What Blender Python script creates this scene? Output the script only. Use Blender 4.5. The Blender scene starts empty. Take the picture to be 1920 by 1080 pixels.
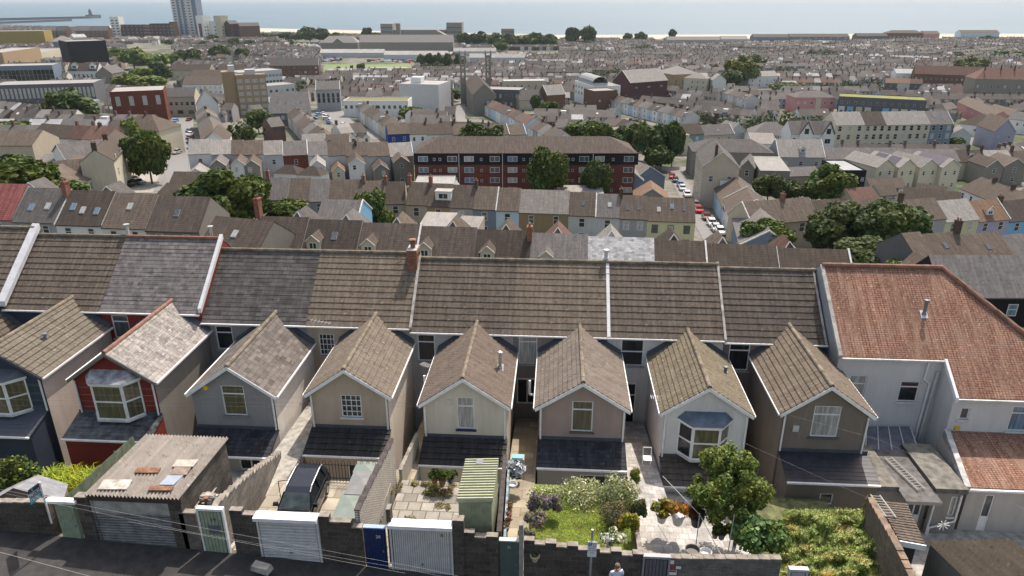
import bpy, math, random
from mathutils import Vector, noise
from math import sin, cos, pi, radians, tan, atan2, hypot
S = bpy.context.scene
# ---------------------------------------------------------------- camera, world, sun
F, PITCH, YAW = 1333.0, radians(22.1), radians(3.65)
cam = bpy.data.objects.new('camera', bpy.data.cameras.new('camera'))
S.collection.objects.link(cam)
cam.data.sensor_width = 36; cam.data.lens = F / 1920 * 36
cam.data.clip_start = 0.5; cam.data.clip_end = 60000
cam.rotation_euler = (pi / 2 - PITCH, 0, YAW)
S.camera = cam
SUN_EL, SUN_AZ = radians(57), radians(20)          # azimuth from +y towards +x
w = bpy.data.worlds.new('World'); S.world = w; w.use_nodes = True
nt = w.node_tree; bgn = nt.nodes['Background']
sky = nt.nodes.new('ShaderNodeTexSky'); sky.sky_type = 'NISHITA'; sky.sun_disc = False
sky.sun_elevation = SUN_EL; sky.sun_rotation = SUN_AZ; sky.air_density = 1.0; sky.dust_density = 1.6; sky.ozone_density = 1.0
tint = nt.nodes.new('ShaderNodeMix'); tint.data_type = 'RGBA'; tint.blend_type = 'MULTIPLY'; tint.inputs[0].default_value = 1; tint.inputs[7].default_value = (1.22, 1.04, .84, 1)
nt.links.new(sky.outputs[0], tint.inputs[6]); nt.links.new(tint.outputs[2], bgn.inputs[0]); bgn.inputs[1].default_value = 0.15
sl = bpy.data.lights.new('sun', 'SUN'); sl.energy = 2.7; sl.angle = radians(0.53); sl.color = (1, .96, .90)
so = bpy.data.objects.new('sun', sl); S.collection.objects.link(so)
so.rotation_euler = Vector((cos(SUN_EL) * sin(SUN_AZ), cos(SUN_EL) * cos(SUN_AZ), sin(SUN_EL))).to_track_quat('Z', 'Y').to_euler()
S.view_settings.view_transform = 'Standard'; S.view_settings.look = 'None'; S.view_settings.exposure = 0.98; S.view_settings.use_white_balance = True; S.view_settings.white_balance_temperature = 6800; S.view_settings.white_balance_tint = 12; S.view_settings.gamma = 1
S.cycles.max_bounces = 6; S.cycles.diffuse_bounces = 4; S.cycles.glossy_bounces = 2; S.cycles.transmission_bounces = 2
S.cycles.volume_bounces = 0; S.cycles.caustics_reflective = False; S.cycles.caustics_refractive = False
S.cycles.use_adaptive_sampling = True; S.cycles.use_denoising = True
rnd = random.Random(7)
COL = S.collection
# ---------------------------------------------------------------- pixel helpers (camera at the origin)
cp_, sp_, cy_, sy_ = cos(PITCH), sin(PITCH), cos(YAW), sin(YAW)
def ray(px, py):
    a = (px - 960) / F; b = -(py - 540) / F
    x, y, z = a, cp_ + b * sp_, -sp_ + b * cp_
    return (x * cy_ - y * sy_, x * sy_ + y * cy_, z)
def AY(px, py, Y): r = ray(px, py); k = Y / r[1]; return (r[0] * k, Y, r[2] * k)
def AZ(px, py, Z): r = ray(px, py); k = Z / r[2]; return (r[0] * k, r[1] * k, Z)
def proj(x, y, z):
    X = x * cy_ + y * sy_; Y = -x * sy_ + y * cy_
    d = Y * cp_ - z * sp_; u = Y * sp_ + z * cp_
    if d < .1: return (-9999, -9999)
    return (960 + F * X / d, 540 - F * u / d)
PRO = [(-400, 75), (-150, 25), (-60, -4), (0, -17), (15, -21.6), (22.2, -21.75), (22.7, -26.6), (45, -26.6), (52, -27), (62, -31), (72, -33), (82, -34.8), (100, -38), (120, -41.2),
       (137, -43.6), (187, -47.8), (260, -52.6), (330, -57), (400, -60.3), (600, -66), (1000, -70.5), (1600, -74.5), (9000, -74.5)]
def T(x, y):
    for i in range(len(PRO) - 1):
        if y <= PRO[i + 1][0]: break
    a, b = PRO[i], PRO[i + 1]
    z = a[1] + (b[1] - a[1]) * max(0, min(1, (y - a[0]) / (b[0] - a[0])))
    if y < 22.4: return z - .065 * max(-40, min(40, x))
    if y < 45: k = 0.035
    elif y < 70: k = 0.035
    elif y < 200: k = .04
    elif y < 500: k = .04 * (500 - y) / 300
    else: k = 0
    return z - k * max(-110, min(110, x))
def E(px, py, h=0.0):
    r = ray(px, py); k = 20.0; st = 1.5
    f = lambda k: r[2] * k - T(r[0] * k, r[1] * k) - h
    while f(k) <= 0 and k < 900: k += 2.0
    while f(k) > 0 and k < 5000: k += st; st *= 1.01
    lo, hi = k - st, k
    for _ in range(25):
        m = (lo + hi) / 2
        if f(m) > 0: lo = m
        else: hi = m
    return (r[0] * hi, r[1] * hi, r[2] * hi)
# ---------------------------------------------------------------- materials
MATS = {}
def newmat(name):
    m = bpy.data.materials.new(name); m.use_nodes = True
    return m, m.node_tree, m.node_tree.nodes['Principled BSDF']
def N(nt, t, **k):
    n = nt.nodes.new(t)
    for a, v in k.items():
        if a[0] == 'i' and a[1:].isdigit(): n.inputs[int(a[1:])].default_value = v
        else: setattr(n, a, v)
    return n
def mixc(nt, fac, a, b, mode='MIX'):
    n = N(nt, 'ShaderNodeMix', data_type='RGBA', blend_type=mode)
    for s, v in ((0, fac), (6, a), (7, b)):
        if hasattr(v, 'node'): nt.links.new(v, n.inputs[s])
        elif s == 0: n.inputs[0].default_value = v
        else: n.inputs[s].default_value = (*v[:3], 1)
    return n.outputs[2]
def ramp(nt, fac, p0, p1, c0=(0, 0, 0), c1=(1, 1, 1)):
    n = N(nt, 'ShaderNodeValToRGB'); e = n.color_ramp.elements
    e[0].position = p0; e[1].position = p1; e[0].color = (*c0, 1); e[1].color = (*c1, 1)
    nt.links.new(fac, n.inputs[0]); return n.outputs[0]
def coords(nt, kind='UV', scale=None):
    tc = N(nt, 'ShaderNodeTexCoord'); o = tc.outputs[kind]
    if scale:
        mp = N(nt, 'ShaderNodeMapping'); nt.links.new(o, mp.inputs[0]); mp.inputs[3].default_value = scale; o = mp.outputs[0]
    return o
def noi(nt, vec, scale, detail=4, rough=.6, out=0):
    n = N(nt, 'ShaderNodeTexNoise'); n.inputs['Scale'].default_value = scale; n.inputs['Detail'].default_value = detail; n.inputs['Roughness'].default_value = rough
    nt.links.new(vec, n.inputs[0]); return n.outputs[out]
def sc(c, k):
    return tuple(min(1, v * k) for v in c)
def objrand(nt, col, amt=.25):
    oi = N(nt, 'ShaderNodeObjectInfo'); mr = N(nt, 'ShaderNodeMapRange'); nt.links.new(oi.outputs['Random'], mr.inputs[0])
    mr.inputs[3].default_value = 1 - amt; mr.inputs[4].default_value = 1 + amt
    v = N(nt, 'ShaderNodeVectorMath', operation='SCALE'); nt.links.new(col, v.inputs[0]); nt.links.new(mr.outputs[0], v.inputs['Scale']); return v.outputs[0]
def bump(nt, bs, h, st=.5, dist=.02):
    b = N(nt, 'ShaderNodeBump'); b.inputs['Strength'].default_value = st; b.inputs['Distance'].default_value = dist
    nt.links.new(h, b.inputs['Height']); nt.links.new(b.outputs[0], bs.inputs['Normal'])
def plain(c, rough=.6, metal=0, key=None, vary=.08):
    if not isinstance(c, tuple): return c
    k = ('plain', c, rough, metal)
    if k in MATS: return MATS[k]
    m, nt, bs = newmat('paint'); o = coords(nt, 'Object')
    n = noi(nt, o, 2.5, 5); c2 = mixc(nt, ramp(nt, n, .35, .7), sc(c, 1 - vary * 1.6), sc(c, 1 + vary))
    nt.links.new(c2, bs.inputs[0]); bs.inputs['Roughness'].default_value = rough; bs.inputs['Metallic'].default_value = metal
    MATS[k] = m; return m
def render_wall(c, dirt=.45, grain=60, rand=.0):
    k = ('wall', c, dirt, grain, rand)
    if k in MATS: return MATS[k]
    m, nt, bs = newmat('rendered wall'); o = coords(nt, 'Object')
    st = noi(nt, coords(nt, 'Object', (1.6, 1.6, .25)), 1.2, 6, .65)
    bl = noi(nt, o, .45, 5, .6); gr = noi(nt, o, grain, 2, .5)
    c1 = mixc(nt, ramp(nt, st, .42, .75), c, sc(c, 1 - dirt))
    c2 = mixc(nt, ramp(nt, bl, .35, .7), c1, sc(c, 1 - dirt * .6))
    c3 = mixc(nt, .35, c2, mixc(nt, ramp(nt, gr, .3, .7), sc(c, .6), sc(c, 1.25)))
    if rand: c3 = objrand(nt, c3, rand)
    nt.links.new(c3, bs.inputs[0]); bs.inputs['Roughness'].default_value = .93; bs.inputs['Specular IOR Level'].default_value = .15
    bump(nt, bs, gr, .4, .02)
    MATS[k] = m; return m
def brickm(c, mortar, sx=.22, sy=.075, dirt=.5, key='brick', coord='UV'):
    k = ('brick', c, mortar, sx, sy, dirt)
    if k in MATS: return MATS[k]
    m, nt, bs = newmat('brickwork'); uv = coords(nt, coord)
    b = N(nt, 'ShaderNodeTexBrick'); b.inputs['Scale'].default_value = 1; b.inputs['Brick Width'].default_value = sx; b.inputs['Row Height'].default_value = sy
    b.inputs['Mortar Size'].default_value = min(sx, sy) * .05; b.inputs['Color1'].default_value = (*sc(c, 1.25), 1); b.inputs['Color2'].default_value = (*sc(c, .7), 1); b.inputs['Mortar'].default_value = (*mortar, 1)
    nt.links.new(uv, b.inputs[0]); n = noi(nt, uv, .9, 6, .7)
    c2 = mixc(nt, ramp(nt, n, .4, .72), b.outputs[0], sc(c, 1 - dirt))
    n2 = noi(nt, uv, 14, 3, .6); c2 = mixc(nt, ramp(nt, n2, .56, .75), c2, sc(mortar, 1.2))
    nt.links.new(c2, bs.inputs[0]); bs.inputs['Roughness'].default_value = .95; bs.inputs['Specular IOR Level'].default_value = .1
    bump(nt, bs, n2, .5, .02)
    MATS[k] = m; return m
def tile(c, moss=.4, line=.34, rib=.3, rand=0.0, dark=.35, lichen=(.30, .28, .20), lines=True, big=.5):
    """roof covering from UV in metres: u along the eave, v up the slope"""
    k = ('tile', c, moss, line, rib, rand, dark, lichen, lines, big)
    if k in MATS: return MATS[k]
    m, nt, bs = newmat('roof tiles'); uv = coords(nt, 'UV')
    b = N(nt, 'ShaderNodeTexBrick'); b.offset = 0.0 if lines != 'slate' else .5; b.inputs['Scale'].default_value = 1; b.inputs['Brick Width'].default_value = rib; b.inputs['Row Height'].default_value = line
    b.inputs['Mortar Size'].default_value = .0 if not lines else (.010 if lines == 'slate' else .028); b.inputs['Mortar Smooth'].default_value = .2
    k1, k2 = (1.5, .62) if lines == 'slate' and line < .35 else (1.13, .85); b.inputs['Color1'].default_value = (*sc(c, k1), 1); b.inputs['Color2'].default_value = (*sc(c, k2), 1); b.inputs['Mortar'].default_value = (*sc(c, dark), 1)
    nt.links.new(uv, b.inputs[0])
    n1 = noi(nt, uv, .55, 6, .62); n2 = noi(nt, uv, 7, 4, .65); n3 = noi(nt, uv, 2.2, 5, .7)
    c1 = mixc(nt, ramp(nt, n1, .35, .68), b.outputs[0], mixc(nt, min(1, big), b.outputs[0], sc(c, .62 if big <= 1 else .42)))
    c2 = mixc(nt, ramp(nt, n2, .5, .74, (0, 0, 0), (moss, moss, moss)), c1, lichen)
    c3 = mixc(nt, ramp(nt, n3, .56, .70, (0, 0, 0), (.75, .75, .75)), c2, sc(c, .32)); n4 = noi(nt, uv, 3.6, 3, .5); c3 = mixc(nt, ramp(nt, n4, .66, .70, (0, 0, 0), (.45, .45, .45)), c3, sc(lichen, 1.35))
    st = noi(nt, coords(nt, 'UV', (3.0, .28, 1)), 1.0, 4, .6)
    c3 = mixc(nt, ramp(nt, st, .45, .8, (0, 0, 0), (.45, .45, .45)), c3, sc(lichen, 1.1))
    if rand: c3 = objrand(nt, c3, rand)
    nt.links.new(c3, bs.inputs[0]); bs.inputs['Roughness'].default_value = .9; bs.inputs['Specular IOR Level'].default_value = .2
    bump(nt, bs, n2, .5, .02)
    MATS[k] = m; return m
def glass(kind='dark'):
    k = ('glass', kind)
    if k in MATS: return MATS[k]
    base = {'dark': (.02, .025, .03), 'curtain': (.42, .42, .40), 'olive': (.115, .105, .065), 'blue': (.16, .24, .32), 'grey': (.10, .11, .12), 'car': (.015, .02, .022)}[kind]  # olive: reflection of the green hillside put into the pane colour
    m, nt, bs = newmat('window glass'); o = coords(nt, 'Object', (9, 9, .6)); n = noi(nt, o, 1, 3)
    nt.links.new(mixc(nt, ramp(nt, n, .4, .65), sc(base, .6), sc(base, 1.2)), bs.inputs[0]); bs.inputs['Roughness'].default_value = .06; bs.inputs['IOR'].default_value = 1.5
    MATS[k] = m; return m
WHITE = (.78, .78, .77)
def white(): return plain(WHITE, .45)
# ---------------------------------------------------------------- mesh builder
class MB:
    def __init__(s): s.v = []; s.f = []; s.uv = []; s.mi = []; s.m = []; s.M = None
    def mat(s, m):
        if m not in s.m: s.m.append(m)
        return s.m.index(m)
    def face(s, pts, m, uv=None):
        i = len(s.v)
        s.v += [tuple(p) for p in pts]; s.f.append(tuple(range(i, i + len(pts)))); s.mi.append(s.mat(m))
        if uv is None:
            p0, p1, p2 = Vector(pts[0]), Vector(pts[1]), Vector(pts[2])
            n = (p1 - p0).cross(p2 - p0)
            if n.length == 0: n = Vector((0, 0, 1))
            n.normalize()
            if abs(n.z) > .95: uv = [(p[0], p[1]) for p in pts]
            else:
                a = Vector((-n.y, n.x, 0)).normalized(); b = n.cross(a)
                if abs(a.x) > abs(a.y): a = a if a.x > 0 else -a
                else: a = a if a.y > 0 else -a
                if b.z < 0: b = -b
                uv = [(Vector(p).dot(a), Vector(p).dot(b)) for p in pts]
        s.uv += uv
    def box(s, x0, y0, z0, x1, y1, z1, m, top=None, skip=''):
        t = top or m
        P = [(x0, y0, z0), (x1, y0, z0), (x1, y1, z0), (x0, y1, z0), (x0, y0, z1), (x1, y0, z1), (x1, y1, z1), (x0, y1, z1)]
        for k, q, mm in (('b', (3, 2, 1, 0), m), ('t', (4, 5, 6, 7), t), ('f', (0, 1, 5, 4), m), ('r', (1, 2, 6, 5), m), ('k', (2, 3, 7, 6), m), ('l', (3, 0, 4, 7), m)):
            if k not in skip: s.face([P[i] for i in q], mm)
    def hexa(s, P, m, top=None):
        for j, q in enumerate(((3, 2, 1, 0), (4, 5, 6, 7), (0, 1, 5, 4), (1, 2, 6, 5), (2, 3, 7, 6), (3, 0, 4, 7))):
            s.face([P[i] for i in q], top if (top and j == 1) else m)
    def tube(s, p, q, r, m, n=8, r2=None, cap=True):
        p, q = Vector(p), Vector(q); d = (q - p).normalized(); a = d.orthogonal().normalized(); b = d.cross(a); r2 = r if r2 is None else r2
        A = [p + a * r * cos(2 * pi * i / n) + b * r * sin(2 * pi * i / n) for i in range(n)]
        B = [q + a * r2 * cos(2 * pi * i / n) + b * r2 * sin(2 * pi * i / n) for i in range(n)]
        for i in range(n): s.face([A[i], A[(i + 1) % n], B[(i + 1) % n], B[i]], m)
        if cap: s.face(A[::-1], m); s.face(B, m)
    def path(s, pts, r, m, n=6):
        for a, b in zip(pts, pts[1:]): s.tube(a, b, r, m, n)
    def prism(s, poly, a0, a1, m, axis='x', top=None):
        """poly (v,z) extruded along u (axis x) or along y with poly (x,z)"""
        f = (lambda u, p: (u, p[0], p[1])) if axis == 'x' else (lambda u, p: (p[0], u, p[1]))
        n = len(poly)
        for i in range(n):
            j = (i + 1) % n; mm = (top[i] if top and top[i] else m)
            q = [f(a0, poly[i]), f(a1, poly[i]), f(a1, poly[j]), f(a0, poly[j])]
            s.face(q if axis == 'y' else q[::-1], mm)
        s.face([f(a0, p) for p in poly], m); s.face([f(a1, p) for p in poly][::-1], m)
    def lathe(s, c, prof, m, n=12):
        for (r0, z0), (r1, z1) in zip(prof, prof[1:]):
            for i in range(n):
                a, b = 2 * pi * i / n, 2 * pi * (i + 1) / n
                s.face([(c[0] + r0 * cos(a), c[1] + r0 * sin(a), c[2] + z0), (c[0] + r0 * cos(b), c[1] + r0 * sin(b), c[2] + z0), (c[0] + r1 * cos(b), c[1] + r1 * sin(b), c[2] + z1), (c[0] + r1 * cos(a), c[1] + r1 * sin(a), c[2] + z1)], m)
    def build(s, name, parent=None, off=None, smooth=False, loc=None):
        me = bpy.data.meshes.new(name)
        o3 = off if off is not None else (ORG.get(parent.name, (0, 0, 0)) if parent else (0, 0, 0))
        me.from_pydata([(a - o3[0], b - o3[1], c - o3[2]) for a, b, c in s.v], [], s.f)
        for m in s.m: me.materials.append(m)
        me.polygons.foreach_set('material_index', s.mi)
        ul = me.uv_layers.new(name='UVMap'); ul.data.foreach_set('uv', [c for p in s.uv for c in p])
        if smooth: me.polygons.foreach_set('use_smooth', [True] * len(s.f))
        o = bpy.data.objects.new(name, me); COL.objects.link(o)
        if parent: o.parent = parent; ORG[o.name] = o3
        if loc: o.location = loc
        return o
ORG = {}
AUTO = []
def tag(o, label=None, cat=None, group=None, kind=None):
    if label: o['label'] = label
    if cat: o['category'] = cat
    if group: o['group'] = group
    if kind: o['kind'] = kind
    return o
def thing(name, label, cat, loc=(0, 0, 0), rz=0, group=None, world=True):
    """Empty at the base.  world=True: children meshes are given in world coordinates"""
    o = bpy.data.objects.new(name, None); COL.objects.link(o); o.empty_display_size = .3
    o.location = loc; o.rotation_euler = (0, 0, rz); tag(o, label, cat, group)
    ORG[o.name] = tuple(loc) if world else (0, 0, 0)
    return o
def link_copy(src, parent, loc, name=None, rz=0, scale=None):
    c = src.copy(); COL.objects.link(c); c.parent = parent; c.location = loc; c.rotation_euler = (0, 0, rz)
    if scale: c.scale = scale
    if name: c.name = name
    return c
def copy_tree(o, parent=None):
    c = o.copy(); COL.objects.link(c); c.parent = parent
    for ch in list(o.children): copy_tree(ch, c)
    return c
def inst(me, name, parent=None, loc=(0, 0, 0), rz=0, scale=None):
    o = bpy.data.objects.new(name, me); COL.objects.link(o); o.parent = parent; o.location = loc; o.rotation_euler = (0, 0, rz)
    if scale: o.scale = scale
    return o
# ---------------------------------------------------------------- leaves
def leafmat(c, name='leaves', var=.55, hue=None):
    k = ('leaf', c, var, hue)
    if k in MATS: return MATS[k]
    m, nt, bs = newmat(name); g = N(nt, 'ShaderNodeNewGeometry'); n = noi(nt, coords(nt, 'Object'), 1.1, 3)
    a = mixc(nt, g.outputs['Random Per Island'], sc(c, 1 - var), sc(c, 1 + var))
    h = hue or (c[0] * 1.5, c[1] * 1.15, c[2] * .6)
    a = mixc(nt, ramp(nt, n, .42, .62), a, mixc(nt, g.outputs['Random Per Island'], sc(h, .5), sc(h, 1.25)))
    a = objrand(nt, a, .15)
    nt.links.new(a, bs.inputs[0]); bs.inputs['Roughness'].default_value = .6; bs.inputs['Specular IOR Level'].default_value = .2
    tr = N(nt, 'ShaderNodeBsdfTranslucent'); nt.links.new(a, tr.inputs[0]); ms = N(nt, 'ShaderNodeMixShader'); ms.inputs[0].default_value = .25
    out = nt.nodes['Material Output']; nt.links.new(bs.outputs[0], ms.inputs[1]); nt.links.new(tr.outputs[0], ms.inputs[2]); nt.links.new(ms.outputs[0], out.inputs[0])
    MATS[k] = m; return m
def leafmesh(name, blobs, n, size, mats, seed=1, inner=.35, aspect=1.5, up=.3, extra=None):
    r = random.Random(seed); V = []; Fc = []; MI = []
    wts = [b[3] * b[4] * b[5] for b in blobs]; wts = [x ** .67 for x in wts]; tot = sum(wts)
    for bi, b in enumerate(blobs):
        for _ in range(int(n * wts[bi] / tot)):
            th = r.uniform(0, 2 * pi); u = r.uniform(-1, 1); s = math.sqrt(1 - u * u)
            d = Vector((s * cos(th), s * sin(th), u))
            k = 1 + .22 * noise.noise(Vector((d.x * 2 + bi * 5, d.y * 2, d.z * 2 + seed))) * 1.6
            rad = k * (r.uniform(.78, 1.04) if r.random() > inner else r.uniform(.3, .8))
            c = Vector((b[0] + d.x * b[3] * rad, b[1] + d.y * b[4] * rad, b[2] + d.z * b[5] * rad))
            nn = (d + Vector((r.gauss(0, .6), r.gauss(0, .6), r.gauss(0, .6) + up))).normalized()
            a = nn.orthogonal().normalized(); bb = nn.cross(a); t = r.uniform(0, pi)
            a, bb = a * cos(t) + bb * sin(t), bb * cos(t) - a * sin(t)
            sz = size * r.uniform(.6, 1.35); a *= sz * .5 * aspect; bb *= sz * .5
            i = len(V); q = nn * sz * .18
            V += [tuple(c - a), tuple(c - bb + q), tuple(c + a), tuple(c + bb - q)]; Fc.append((i, i + 1, i + 2, i + 3)); MI.append(0 if len(mats) == 1 else (1 if r.random() < (extra or .12) else 0))
    me = bpy.data.meshes.new(name); me.from_pydata(V, [], Fc)
    for m in mats: me.materials.append(m)
    me.polygons.foreach_set('material_index', MI)
    return me
def cloud(seed, rx, ry, rz, nb, cz=0, lo=.35, hi=.6, flat=.5):
    r = random.Random(seed); out = []
    for i in range(nb):
        th = r.uniform(0, 2 * pi); u = r.uniform(-flat, 1); s = math.sqrt(max(0, 1 - u * u)); k = r.uniform(.45, .8)
        q = r.uniform(lo, hi)
        out.append((rx * s * cos(th) * k, ry * s * sin(th) * k, cz + rz * u * k, rx * q, ry * q, rz * q))
    return out
BARK = plain((.09, .07, .055), .95)
def trunk_mesh(h, r0, spread, nb, seed=1, z0=0):
    r = random.Random(seed); mb = MB()
    mb.tube((0, 0, z0 - .3), (r.uniform(-.1, .1), 0, h * .55), r0, BARK, 8, r0 * .65)
    for i in range(nb):
        a = 2 * pi * i / nb + r.uniform(-.3, .3); zz = h * r.uniform(.3, .55)
        p = (0, 0, zz); q = (spread * .55 * cos(a), spread * .55 * sin(a), h * r.uniform(.65, .85)); t = (spread * cos(a + .2), spread * sin(a + .2), h * r.uniform(.8, 1.05))
        mb.tube(p, q, r0 * .5, BARK, 6, r0 * .28); mb.tube(q, t, r0 * .28, BARK, 5, r0 * .08)
    return mb
TREES = {}
GREENS = {'dark': (.058, .095, .027), 'mid': (.075, .12, .028), 'light': (.12, .18, .04), 'olive': (.11, .14, .04), 'blue': (.05, .08, .045)}
def tree(px, py, hpx, wpx, desc='round leafy tree', col='mid', h=None, seed=None, detail=1, kind='tree', Y=None, group=None, base=None, label=None):
    """px,py crown-centre x and base pixel; hpx,wpx size in photo pixels"""
    p = E(px, py, 0) if Y is None else AY(px, py, Y)
    d = -p[2] * sp_ + (-p[0] * sy_ + p[1] * cy_) * cp_; k = d / F
    H = hpx * k / cos(PITCH * .75); W = wpx * k
    var = (seed if seed is not None else rnd.randrange(5)); key = (var % 5, detail, col)
    if key not in TREES:
        tall = 1
        cr = leafmesh('crown', cloud(var * 3 + 1, .5, .5, .42, 22, .58, .26, .5, .75), int(5200 * detail), .075 / math.sqrt(detail) * 1.25, [leafmat(GREENS[col])], var + 10, .3)
        tk = trunk_mesh(.75, .028, .3, 5, var)
        o = tk.build('trunk'); tme = o.data; bpy.data.objects.remove(o)
        TREES[key] = (cr, tme)
    cr, tme = TREES[key]
    t = thing('tree', label, 'tree', (p[0], p[1], p[2]), rnd.uniform(0, 6), group or 'trees of the town'); t.scale = (W, W, H)
    inst(cr, 'crown', t); inst(tme, 'trunk', t)
    if not label: AUTO.append((t, desc, (p[0], p[1], p[2] + H * .5)))
    return t
def shrub(name, cat, label, loc, rx, ry, rz, n, size, cols, seed=1, nb=9, group=None, extra=.12, inner=.3, flat=.3, aspect=1.5):
    me = leafmesh(name, cloud(seed, rx, ry, rz, nb, rz * .45, .35, .6, flat), n, size, [c if not isinstance(c, tuple) else leafmat(c) for c in cols], seed, inner, aspect, extra=extra)
    o = bpy.data.objects.new(name, me); COL.objects.link(o); o.location = loc
    return tag(o, label, cat, group)
# ================================================================ FRONT ROW
def course_roof(mb, A, B, C, D, course, mat, step=.031, period=.3, amp=.018, lift=.03, seg=4):
    """A,B eave left/right, C,D ridge right/left; real overlapping courses with a wavy nose"""
    A, B, C, D = map(Vector, (A, B, C, D)); L = (B - A).length; H = ((D - A).length + (C - B).length) / 2
    nc = max(1, round(H / course)); ns = max(1, int(L / period * seg)) if amp else 1
    nrm = (B - A).cross(D - A).normalized()
    if nrm.z < 0: nrm = -nrm
    def P(s, t, h): return A.lerp(B, s).lerp(D.lerp(C, s), t) + nrm * (lift + h)
    jit = [random.Random(i * 7 + int(L * 10)).uniform(-.006, .006) for i in range(nc + 1)]
    W = [amp * (.5 + .5 * sin(2 * pi * k / seg)) for k in range(ns + 1)] if amp else [0, 0]
    for i in range(nc):
        t0, t1 = i / nc, (i + 1) / nc
        for k in range(ns):
            s0, s1 = k / ns, (k + 1) / ns; u0, u1 = s0 * L, s1 * L; v0, v1 = t0 * H, t1 * H
            lo0, lo1 = P(s0, t0, step + W[k] + jit[i]), P(s1, t0, step + W[k + 1] + jit[i])
            hi0, hi1 = P(s0, t1, W[k] * .5), P(s1, t1, W[k + 1] * .5)
            mb.face([lo0, lo1, hi1, hi0], mat, [(u0, v0), (u1, v0), (u1, v1), (u0, v1)])
            mb.face([P(s0, t0, -.01), P(s1, t0, -.01), lo1, lo0], mat, [(u0, v0), (u1, v0), (u1, v0 + .03), (u0, v0 + .03)])
    for s, q in ((0, 1), (1, -1)):
        pts = [P(s, 0, -lift - .04), P(s, 1, -lift - .04), P(s, 1, .02), P(s, 0, step)]
        mb.face(pts if q < 0 else pts[::-1], mat)
def plain_roof(mb, A, B, C, D, mat, th=.06):
    A, B, C, D = map(Vector, (A, B, C, D)); n = (B - A).cross(D - A).normalized()
    if n.z < 0: n = -n
    H = (D - A).length; L = (B - A).length; t = n * th; P = [p + t for p in (A, B, C, D)]
    off = (D - A).dot((B - A).normalized()); off2 = (C - A).dot((B - A).normalized())
    hh = math.sqrt(max(.01, H * H - off * off))
    mb.face(P, mat, [(0, 0), (L, 0), (off2, hh), (off, hh)])
    for a, b in ((0, 1), (1, 2), (2, 3), (3, 0)):
        q = (A, B, C, D); mb.face([q[a], q[b], P[b], P[a]], mat)
def wallholes(mb, x0, x1, zb, ztop, y, holes, mat, rev=.14, apex=None, ax='x'):
    """front wall facing -y with real openings; ztop(x) profile, holes (x0,z0,x1,z1)"""
    xs = sorted({x0, x1, *( [apex] if apex else []), *[h[0] for h in holes], *[h[2] for h in holes]})
    for a, b in zip(xs, xs[1:]):
        hs = sorted([h for h in holes if h[0] <= a + 1e-6 and h[2] >= b - 1e-6], key=lambda h: h[1])
        z = zb
        for h in hs:
            if h[1] > z: mb.face([(a, y, z), (b, y, z), (b, y, h[1]), (a, y, h[1])], mat)
            z = h[3]
        mb.face([(a, y, z), (b, y, z), (b, y, ztop(b)), (a, y, ztop(a))], mat)
    for h in holes:
        a, c, b, d = h; Y = y + rev
        mb.face([(a, y, c), (b, y, c), (b, Y, c), (a, Y, c)], mat); mb.face([(a, y, d), (a, Y, d), (b, Y, d), (b, y, d)], mat)
        mb.face([(a, y, c), (a, Y, c), (a, Y, d), (a, y, d)], mat); mb.face([(b, y, c), (b, y, d), (b, Y, d), (b, Y, c)], mat)
def window(parent, x0, z0, x1, z1, y, style='T', gl='curtain', fr=None, sill=None, name='window', sillw=.08, label=None):
    """uPVC window facing -y, frame plane at y; pane and sill are its own pieces"""
    fr = fr or white(); t = .065; mb = MB(); d = .05
    def bar(a, b, c, e): mb.box(a, y - d, b, c, y + d * .6, e, fr)
    bar(x0, z0, x1, z0 + t); bar(x0, z1 - t, x1, z1); bar(x0, z0 + t, x0 + t, z1 - t); bar(x1 - t, z0 + t, x1, z1 - t)
    W, H = x1 - x0, z1 - z0
    if 'T' in style: bar(x0 + t, z1 - H * .3, x1 - t, z1 - H * .3 + t)
    if 'H' in style: bar(x0 + t, z0 + H * .48, x1 - t, z0 + H * .48 + t)
    if 'V' in style: bar(x0 + W * .5 - t / 2, z0 + t, x0 + W * .5 + t / 2, z1 - t - (H * .3 if 'T' in style else 0))
    if 'G' in style:
        for i in range(1, 4): bar(x0 + W * i / 4 - .015, z0 + t, x0 + W * i / 4 + .015, z1 - t)
        for i in range(1, 4): mb.box(x0 + t, y - d - .002, z0 + H * i / 4 - .015, x1 - t, y + d * .6, z0 + H * i / 4 + .015, fr)
    if 'D' in style: mb.box(x0 + t, y - d * .8, z0 + t, x1 - t, y + d * .4, z0 + H * .42, fr)
    o = mb.build(name, parent)
    if label: o['label'] = label
    p = MB(); p.box(x0 + t * .5, y - .004, z0 + t * .5, x1 - t * .5, y + .012, z1 - t * .5, glass(gl)); p.build('pane', o)
    if sill: s = MB(); s.box(x0 - .1, y - .19, z0 - .1, x1 + .1, y + .03, z0, sill); s.build('sill', o)
    return o
def pipe(parent, pts, r=.05, m=None, name='downpipe'): mb = MB(); mb.path(pts, r, m or white(), 8); return mb.build(name, parent)
def ridge_tiles(parent, p, q, m, r=.13, name='ridge_tiles', seglen=.45):
    p, q = Vector(p), Vector(q); n = max(1, int((q - p).length / seglen)); mb = MB()
    for i in range(n):
        a, b = p.lerp(q, i / n), p.lerp(q, (i + 1) / n + .012); mb.tube(a, b, r * (1.06 if i % 2 else 1), m, 8, r * (1.0 if i % 2 else .97))
    return mb.build(name, parent)
SLATE = tile((.15, .135, .135), .45, .28, .32, 0, .35, (.22, .205, .175), 'slate')
SLATE_D = tile((.085, .078, .076), .22, .28, .45, 0, .3, (.16, .15, .135), 'slate')
SLATE_L = tile((.25, .23, .215), .7, .26, .30, 0, .3, (.5, .47, .42), 'slate', .8)
SLATE_N = tile((.035, .037, .045), .12, .25, .3, 0, .5, (.09, .09, .09), 'slate')
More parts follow.
